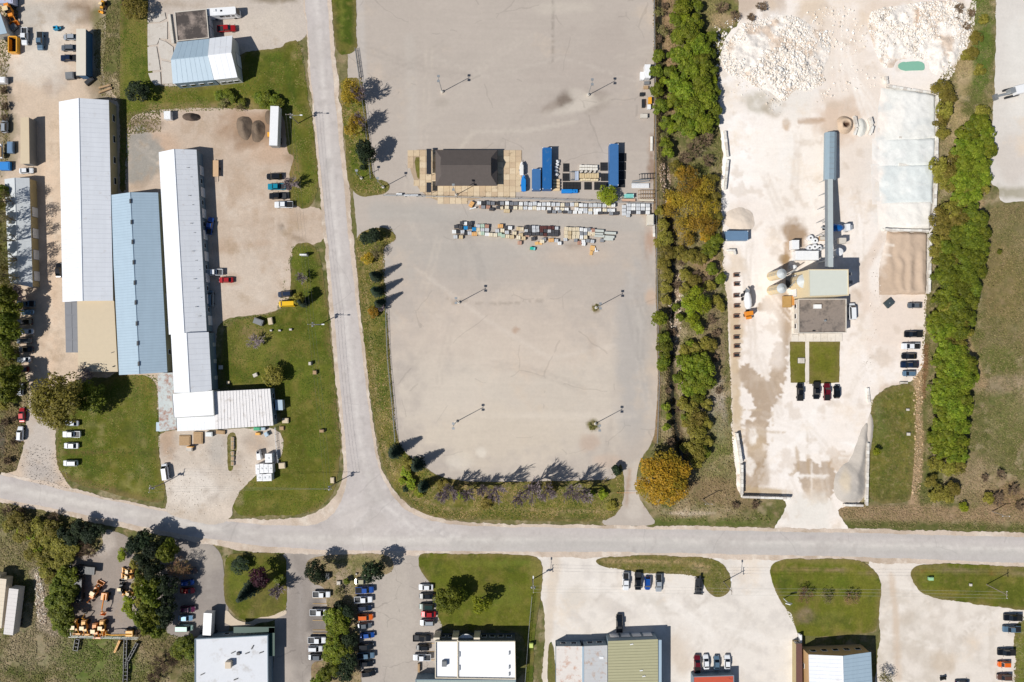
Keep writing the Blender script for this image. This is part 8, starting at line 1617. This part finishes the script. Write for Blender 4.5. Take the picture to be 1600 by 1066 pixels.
# loose yard bits around the white buildings
for x, y, a, w, d, h, mt, l, cat, nm in ((311, 684, 0, 3.0, 3.8, .5, M_WOOD, 'wooden deck platform south of the narrow ribbed roof', 'deck', 'deck'), (290, 688, 0, 3.6, 3.2, .35, M_WOOD, 'lower wooden deck beside the platform, with clutter', 'deck', 'deck'), (300, 697.5, 0, 2.0, .3, 1.4, M_YEL, 'yellow rail edge south of the deck', 'rail', 'deck'), (329, 678, 0, 2.2, 1.4, 1.0, M_STEEL, 'grey metal box at the deck east side', 'box', 'crate'), (298, 701, 0, 2.0, 1.4, 1.0, M_CONC, 'pale crate south of the yellow rail', 'crate', 'crate'), (346, 675, -4, 2.8, 1.2, .6, M_WOOD, 'tan timber stack against the wall by the deck', 'timber', 'crate'), (404, 669.5, 0, 2.2, 1.0, 1.2, pm('green_tarp', (60, 160, 116), .6, var=.15), 'green tarpaulined heap by the broad ribbed roof', 'heap', 'crate'), (404.5, 677.5, 0, 1.5, .8, .8, M_YEL, 'yellow-topped crate south of the green heap', 'crate', 'crate'), (418, 678, 30, 1.2, 1.4, 1.0, M_BLUE, 'pale blue tilted bin near the white-posted fence', 'bin', 'crate'), (413, 669.5, 0, 1.4, .9, 1.0, M_BLUE, 'pale blue crate between the green heap and the fence', 'crate', 'crate'),
                                    (447, 657, 0, 2.0, 1.6, .6, M_TAN, 'tan square platform on the lawn by the broad roof', 'platform', 'deck'), (441, 669, 0, 1.4, 1.2, .4, M_WOOD, 'low wooden square just south of the tan platform', 'platform', 'deck'), (442, 727, 4, 2.0, 1.8, .8, M_TAN, 'tan hut on the lawn east of the white tanks', 'hut', 'crate'), (334, 562, 10, 1.6, 2.0, 1.8, pm('terracotta', (176, 92, 66), .8, var=.1), 'terracotta-roofed playhouse at the wall', 'playhouse', 'crate'), (346, 574, 0, 1.3, 1.3, .5, M_CONC, 'pale round-topped well beside the playhouse', 'well', 'crate'), (400, 586, 25, 1.4, 1.1, .6, M_CONC, 'pale garden bench on the middle lawn', 'bench', 'crate'), (357.5, 598, 0, 1.0, 1.0, .3, M_TAN, 'small round stone on the lawn near the broad roof', 'stone', 'crate'),
                                    (406, 503, -20, 3.0, 1.8, 1.4, M_GREY, 'grey covered machine at the front yard south edge', 'machine', 'crate'), (424, 502, 10, 1.4, 2.2, .9, M_TAN, 'tan debris pile beside the grey covered machine', 'debris', 'crate'), (424.5, 516.5, 0, .7, .5, .5, M_CONC, 'first pale boulder on the lawn below the debris', 'boulder', 'crate'), (438, 516.5, 0, .8, .5, .5, M_CONC, 'middle pale boulder on the lawn below the debris', 'boulder', 'crate'), (455, 515, 0, .9, .6, .5, M_CONC, 'easternmost pale boulder on the lawn below the debris', 'boulder', 'crate'), (486, 568, 0, .8, 1.0, 1.2, M_CONC, 'pale stone marker on the middle lawn', 'marker', 'crate'), (493, 582, 0, 1.2, 1.2, .8, M_WOOD, 'brown stump below the pale stone marker', 'stump', 'crate'), (504, 673, 0, 1.4, .9, .9, M_WOOD, 'brown stump on the east side of the middle lawn', 'stump', 'crate'), (520, 750, 0, 1.2, 1.8, .5, M_TAN, 'tan utility cover by the junction pole', 'cover', 'crate'),
                                    (477, 399.5, 0, 2.2, .5, 2.2, M_PW, 'white sign board on the lawn by the road', 'sign', 'crate'), (424, 212, 0, 1.6, 1.4, 1.2, M_YEL, 'yellow and grey skid beside the white box trailer', 'skid', 'crate'), (500 + 57.5, 899 - 3, 0, .5, .5, .5, M_CONC, 'tiny pale stone on the parking island', 'stone', 'crate'), (510, 899, 0, 2.4, 1.8, 1.1, M_GREY, 'grey utility box beside the dark green tree', 'utility box', 'crate'), (530, 910, 0, 1.2, 1.2, .6, M_CONC, 'pale boulder on the parking island', 'boulder', 'crate'), (1452, 903, 0, 1.5, 1.0, .9, pm('pale_green_box', (160, 206, 160), .6), 'pale green utility box on the east lawn', 'utility box', 'crate'), (1515, 913, 0, .8, .8, .5, M_CONC, 'small white boulder on the east lawn', 'boulder', 'crate'),
                                    (1251, 563.5, 0, 2.1, 1.7, .4, M_CONC, 'pale concrete pad on the small plant lawn', 'pad', 'deck'), (1411, 598, 0, 2.4, .6, .4, M_CONC, 'concrete kerb block below the plant hedge cars', 'kerb block', 'crate'), (1418, 678, 0, 1.0, .9, .6, M_CONC, 'pale rock on the lawn east of the plant drive', 'rock', 'crate'), (1417, 640, 0, .9, .7, .5, M_CONC, 'pale rock at the top of the east plant lawn', 'rock', 'crate'), (830, 1006, 0, 1.2, 1.4, 1.2, pm('pale_lime_box', (206, 220, 120), .6), 'lime utility box by the wire fence in the south', 'utility box', 'crate'), (874, 1031, 0, 1.6, 1.0, .5, M_TAN, 'tan doorstep beside the rust-blushed roof', 'step', 'crate'), (655, 1042, 0, .7, 2.6, .8, M_WOOD, 'brown fence panel beside the bright white roof', 'panel', 'crate'), (1248, 995, 0, .6, 2.6, 1.6, M_PW, 'white gate leaf at the corner of the gabled warehouse', 'gate leaf', 'crate'),
                                    (8, 128, 0, 2.6, 1.8, 1.6, M_PW, 'small white van cab at the west frame edge', 'cab', 'crate'), (20, 184, 0, .01, .01, .01, None, None, None, None), (12, 261, 0, 3.2, 2.6, 1.2, M_TARP, 'blue tarpaulin heap north of the dappled roof', 'tarpaulin', 'crate'), (20, 232, 0, 1.8, 3.6, 1.1, pm('steel_blue', (0, 0, 0)), 'steel blue skip beside the white-rimmed boat', 'skip', 'crate'), (4, 4, 0, 2.6, 1.6, 2.0, M_YEL, 'yellow box at the north-west frame corner', 'box', 'crate'), (18, 5, 0, 4.6, 2.6, 2.4, pm('pale_violet', (180, 184, 204), .5), 'pale violet box trailer roof at the north-west frame edge', 'trailer', 'crate'), (112, 120, 5, 2.6, 2.2, 1.0, M_GREY, 'grey scrap stack by the white shelter', 'scrap', 'crate'), (142, 128, 40, 3.0, 1.4, .8, M_DARK, 'dark scrap heap south of the white shelter', 'scrap', 'crate'), (128, 118, 20, 2.4, 1.6, 1.0, M_DARK, 'dark scrap beside the grey stack', 'scrap', 'crate'), (165, 136, 15, 4.0, .6, .4, M_WOOD, 'upper timber bundle by the scrap heap', 'timber', 'crate'), (166, 142, 20, 4.4, .6, .4, M_WOOD, 'lower timber bundle by the scrap heap', 'timber', 'crate'), (15, 57, 20, 2.4, 3.2, 1.2, M_DARK, 'dark machinery heap below the orange digger', 'machinery', 'crate'), (24, 44, 40, 2.0, 1.6, 1.0, M_GREY, 'grey machinery part below the orange digger', 'machinery', 'crate')):
    if not l: continue
    plain(nm, l, cat, x, y, a, [('body', 0, 0, 0, w, d, h, mt), ('top', 0, 0, h, w * .8, d * .8, .1, mt), ('trim', 0, 0, 0, w + .1, d + .1, .15, M_DARK)], mt)
for i, y in enumerate((686, 693, 699, 708, 716, 724)): plain('planter', 'pale stone planter, %s from the north, on the driveway island' % (ORD[i] if i else 'first'), 'planter', 364.5, y, 88, [('box', 0, 0, 0, 1.3, .9, .5), ('soil', 0, 0, .5, 1.1, .7, .05, M_WOOD)], M_CONC, 'planters on the driveway island')
# dark steel pieces south of the machine yard
for x, y, a, L, w, mt, l in ((198.5, 1018, 88, 8.5, .9, M_DARK, 'long dark steel conveyor frame south of the machine yard'), (199, 1048, 88, 7, 1.3, M_DARK, 'lower dark steel frame in line with the long one'), (210, 1016, 62, 6.5, .7, M_DARK, 'dark steel frame leaning towards the long one'), (186, 1008, 66, 4.2, .35, M_YEL, 'thin yellow beam south of the machine yard'), (122.5, 1006, 80, 3.6, 1.4, M_DARK, 'dark tapered steel piece south-west of the machine yard')):
    t = thing_at('steel_frame', l, 'steel frame', x, y, a)
    for s in (-1, 1): pt(t, 'rail', lambda m: m.box(0, s * w / 2, .2, L, .2, .8), mt)
    for k in range(int(L / 1.2) + 1): pt(t, 'rung', lambda m: m.box(-L / 2 + k * 1.2, 0, .3, .2, w, .5), mt)
# sign on the sign lawn
t = thing_at('sign', 'tall post sign with a diamond panel on the sign lawn', 'sign', 1224, 935, 0)
pt(t, 'post', lambda m: m.tube((0, 0, 0), (0, 0, 5.2), .14), M_PW); pt(t, 'panel', lambda m: m.hexa([(-1.1, -.1, 4.2), (0, -.1, 3.1), (1.1, -.1, 4.2), (0, -.1, 5.3)], [(-1.1, .1, 4.2), (0, .1, 3.1), (1.1, .1, 4.2), (0, .1, 5.3)]), M_PW)
# painted bay lines
pl = link('bay_lines', None, None, (0, 0, 0)); props(pl, kind='structure')
for y in (934, 943, 969, 984, 989): 
    p = P(500, y); m = MB(); m.box(p.x, p.y, .24, 4.6, .12, .012); child('line', m.mesh('line', pm('faded_yellow', (214, 176, 110), .8, var=.2)), pl)
for y in (1005, 1018, 1031): p = P(673, y); m = MB(); m.box(p.x, p.y, .24, 2.4, .12, .012); child('line', m.mesh('line', pm('faded_yellow', (0, 0, 0))), pl)

# ================================================================== GRASS TUFTS AND WEEDS
def tufts(name, polys, n, cols, smin, smax, hk, seed, zf=None, ex=()):
    smin *= .6; smax *= .62; hk *= .8; n = int(n * 1.5)
    g = np.random.default_rng(seed); X = []; Y = []
    ar = []
    for poly in polys:
        w = [tuple(P(*p)[:2]) for p in poly]; a = abs(sum(w[i][0] * w[(i + 1) % len(w)][1] - w[(i + 1) % len(w)][0] * w[i][1] for i in range(len(w)))) / 2; ar.append((w, a))
    tot = sum(a for _, a in ar)
    for w, a in ar:
        A = np.array(w); x0, y0 = A.min(0); x1, y1 = A.max(0); k = int(n * a / tot); bb = (x1 - x0) * (y1 - y0) / max(a, 1)
        x = g.uniform(x0, x1, int(k * bb * 1.02)); y = g.uniform(y0, y1, len(x)); m = inside(w, x, y); X.append(x[m]); Y.append(y[m])
    x = np.concatenate(X); y = np.concatenate(Y)
    keep = fbm(x, y, 4, seed + 9) > .36
    for e in ex: 
        w = [tuple(P(*p)[:2]) for p in e]; keep &= ~inside(w, x, y)
    x, y = x[keep], y[keep]; n = len(x)
    s = g.uniform(smin, smax, n); h = s * g.uniform(.5, 1.4, n) * hk; a = g.uniform(0, 6.28, n)
    z = (zf(x, y) if zf else np.full(n, .12)) - .03
    V = np.zeros((n, 5, 3))
    for k in range(4):
        r = s * g.uniform(.7, 1.3, n) * .5; V[:, k, 0] = x + r * np.cos(a + k * 1.571); V[:, k, 1] = y + r * np.sin(a + k * 1.571); V[:, k, 2] = z
    V[:, 4, 0] = x + g.normal(0, .25, n) * s; V[:, 4, 1] = y + g.normal(0, .25, n) * s; V[:, 4, 2] = z + h
    F = (np.array([(0, 1, 4), (1, 2, 4), (2, 3, 4), (3, 0, 4)])[None] + 5 * np.arange(n)[:, None, None]).reshape(-1, 3)
    C = np.array([lin(c) for c in cols]); ci = np.clip((fbm(x, y, 7, seed + 2) * 1.4 - .2 + g.normal(0, .22, n)) * len(cols), 0, len(cols) - 1).astype(int)
    C = C[ci]
    if name == 'weeds': C = C * .4 + paint(x, y, (104, 102, 58), BASE, 3) * .6
    C = C * g.uniform(.8, 1.25, n)[:, None]
    return stuff_mesh(name, V.reshape(-1, 3), F, TUFT, np.repeat(C, 5, 0))
TUFT = ground_mat('tuft', 0.0, .05, .15, bump=0)
SCR = [(84, 90, 40), (104, 104, 54), (128, 116, 76), (156, 136, 102), (120, 100, 72)]
tufts('weeds', [[(1020, -5), (1128, -5), (1124, 200), (1130, 400), (1142, 600), (1150, 780), (1210, 815), (1035, 815), (1010, 780), (1030, 690), (1026, 400)]], 17000, SCR, .4, 1.1, .9, 1, base_h)
tufts('weeds', [[(1440, 560), (1460, 140), (1520, -5), (1556, -5), (1545, 320), (1610, 320), (1610, 830), (1325, 822), (1312, 795), (1425, 788)]], 26000, SCR, .35, .9, .6, 2)
tufts('weeds', [[(-5, 785), (60, 800), (160, 826), (148, 866), (112, 868), (112, 992), (222, 994), (262, 990), (304, 1000), (304, 1070), (-5, 1070)]], 20000, [(76, 92, 32), (96, 102, 46), (116, 108, 64), (150, 132, 100), (168, 150, 122)], .35, .9, .7, 3)
tufts('weeds', [[(-5, 300), (10, 300), (30, 480), (30, 560), (46, 600), (38, 690), (26, 735), (-5, 742)]], 4500, SCR, .4, 1.0, .8, 4)
tufts('grass', [[(456, 384), (498, 386), (515, 520), (532, 690), (514, 782), (482, 803), (376, 806), (368, 775), (406, 738), (440, 722), (440, 672), (430, 608), (345, 606), (350, 500), (432, 488)], [(352, 868), (440, 864), (448, 955), (400, 966), (372, 964), (352, 935)]], 12000, [(70, 88, 22), (86, 100, 28), (112, 112, 50)], .25, .6, .35, 5)
tufts('grass', [[(92, 662), (190, 586), (246, 586), (252, 730), (258, 785), (120, 756), (90, 715)], [(188, -5), (232, -5), (232, 110), (340, 133), (440, 76), (470, 63), (490, 200), (497, 300), (480, 326), (456, 318), (460, 244), (444, 168), (206, 178), (197, 300), (188, 300)]], 14000, [(74, 94, 24), (90, 104, 32), (128, 120, 66)], .25, .6, .4, 6, None, [[(232, 20), (380, 20), (380, 132), (232, 132)]])
tufts('grass', [[(531, 128), (566, 122), (583, 280), (608, 290), (600, 304), (555, 300), (540, 240)], [(556, 376), (566, 362), (612, 358), (620, 374), (600, 386), (606, 520), (620, 690), (640, 716), (700, 754), (940, 752), (970, 730), (972, 790), (955, 811), (700, 810), (655, 800), (600, 735), (578, 610)]], 15000, [(70, 84, 28), (92, 98, 40), (124, 114, 56), (156, 134, 92)], .3, .8, .7, 7)
tufts('grass', [[(654, 870), (834, 869), (848, 892), (836, 975), (831, 1066), (820, 1066), (822, 985), (688, 984), (672, 908)], [(1204, 890), (1232, 875), (1340, 876), (1374, 905), (1370, 980), (1250, 993), (1212, 925)], [(1422, 895), (1460, 881), (1600, 888), (1600, 950), (1445, 928)], [(1361, 624), (1400, 604), (1430, 602), (1424, 770), (1354, 785)]], 13000, [(78, 98, 26), (96, 108, 34), (124, 118, 56)], .25, .55, .35, 8)
tufts('weeds', [[(932, 876), (1112, 872), (1142, 905), (1120, 933), (1092, 900), (950, 888)], [(480, 880), (600, 866), (612, 894), (560, 900), (562, 1066), (500, 1066), (512, 985), (510, 918)], [(1592, 965), (1605, 960), (1605, 1070), (1582, 1066)]], 5500, [(80, 92, 34), (112, 104, 54), (156, 134, 100)], .3, .7, .6, 9)
tufts('weeds', [[(919, 659), (926, 657), (933, 664), (931, 671), (922, 671)], [(925, 478), (934, 475), (936, 484), (928, 487)]], 120, [(84, 96, 36), (130, 112, 66)], .5, 1.1, .9, 12)
tufts('weeds', [[(-5, -5), (30, -5), (26, 60), (10, 120), (16, 240), (-5, 300)], [(140, 50), (185, -5), (188, 160), (160, 150), (150, 110)], [(198, 178), (250, 170), (252, 206), (198, 210)]], 3500, SCR, .3, .8, .6, 10)
# ---- scattered stones in the yards
GRC = [(222, 210, 196), (176, 160, 142), (240, 232, 220), (150, 134, 118)]
rocks('loose_gravel', 'coarse loose stones on the south-west driveway', [(258, 690), (350, 680), (400, 735), (362, 790), (300, 810), (256, 795)], 500, .1, .26, lambda x, y: x * 0 + .1, GRC, 20)
rocks('loose_gravel', 'coarse loose stones at the west drive mouth', [(40, 690), (88, 700), (120, 770), (30, 750)], 350, .1, .22, lambda x, y: x * 0 + .2, [(170, 160, 150), (204, 194, 182), (140, 130, 120)], 21)
rocks('loose_gravel', 'loose stones along the plant east bays', [(1366, 366), (1388, 366), (1378, 460), (1360, 620), (1345, 600)], 200, .1, .3, lambda x, y: x * 0 + .05, GRC, 22)
print('objects', len(bpy.data.objects))
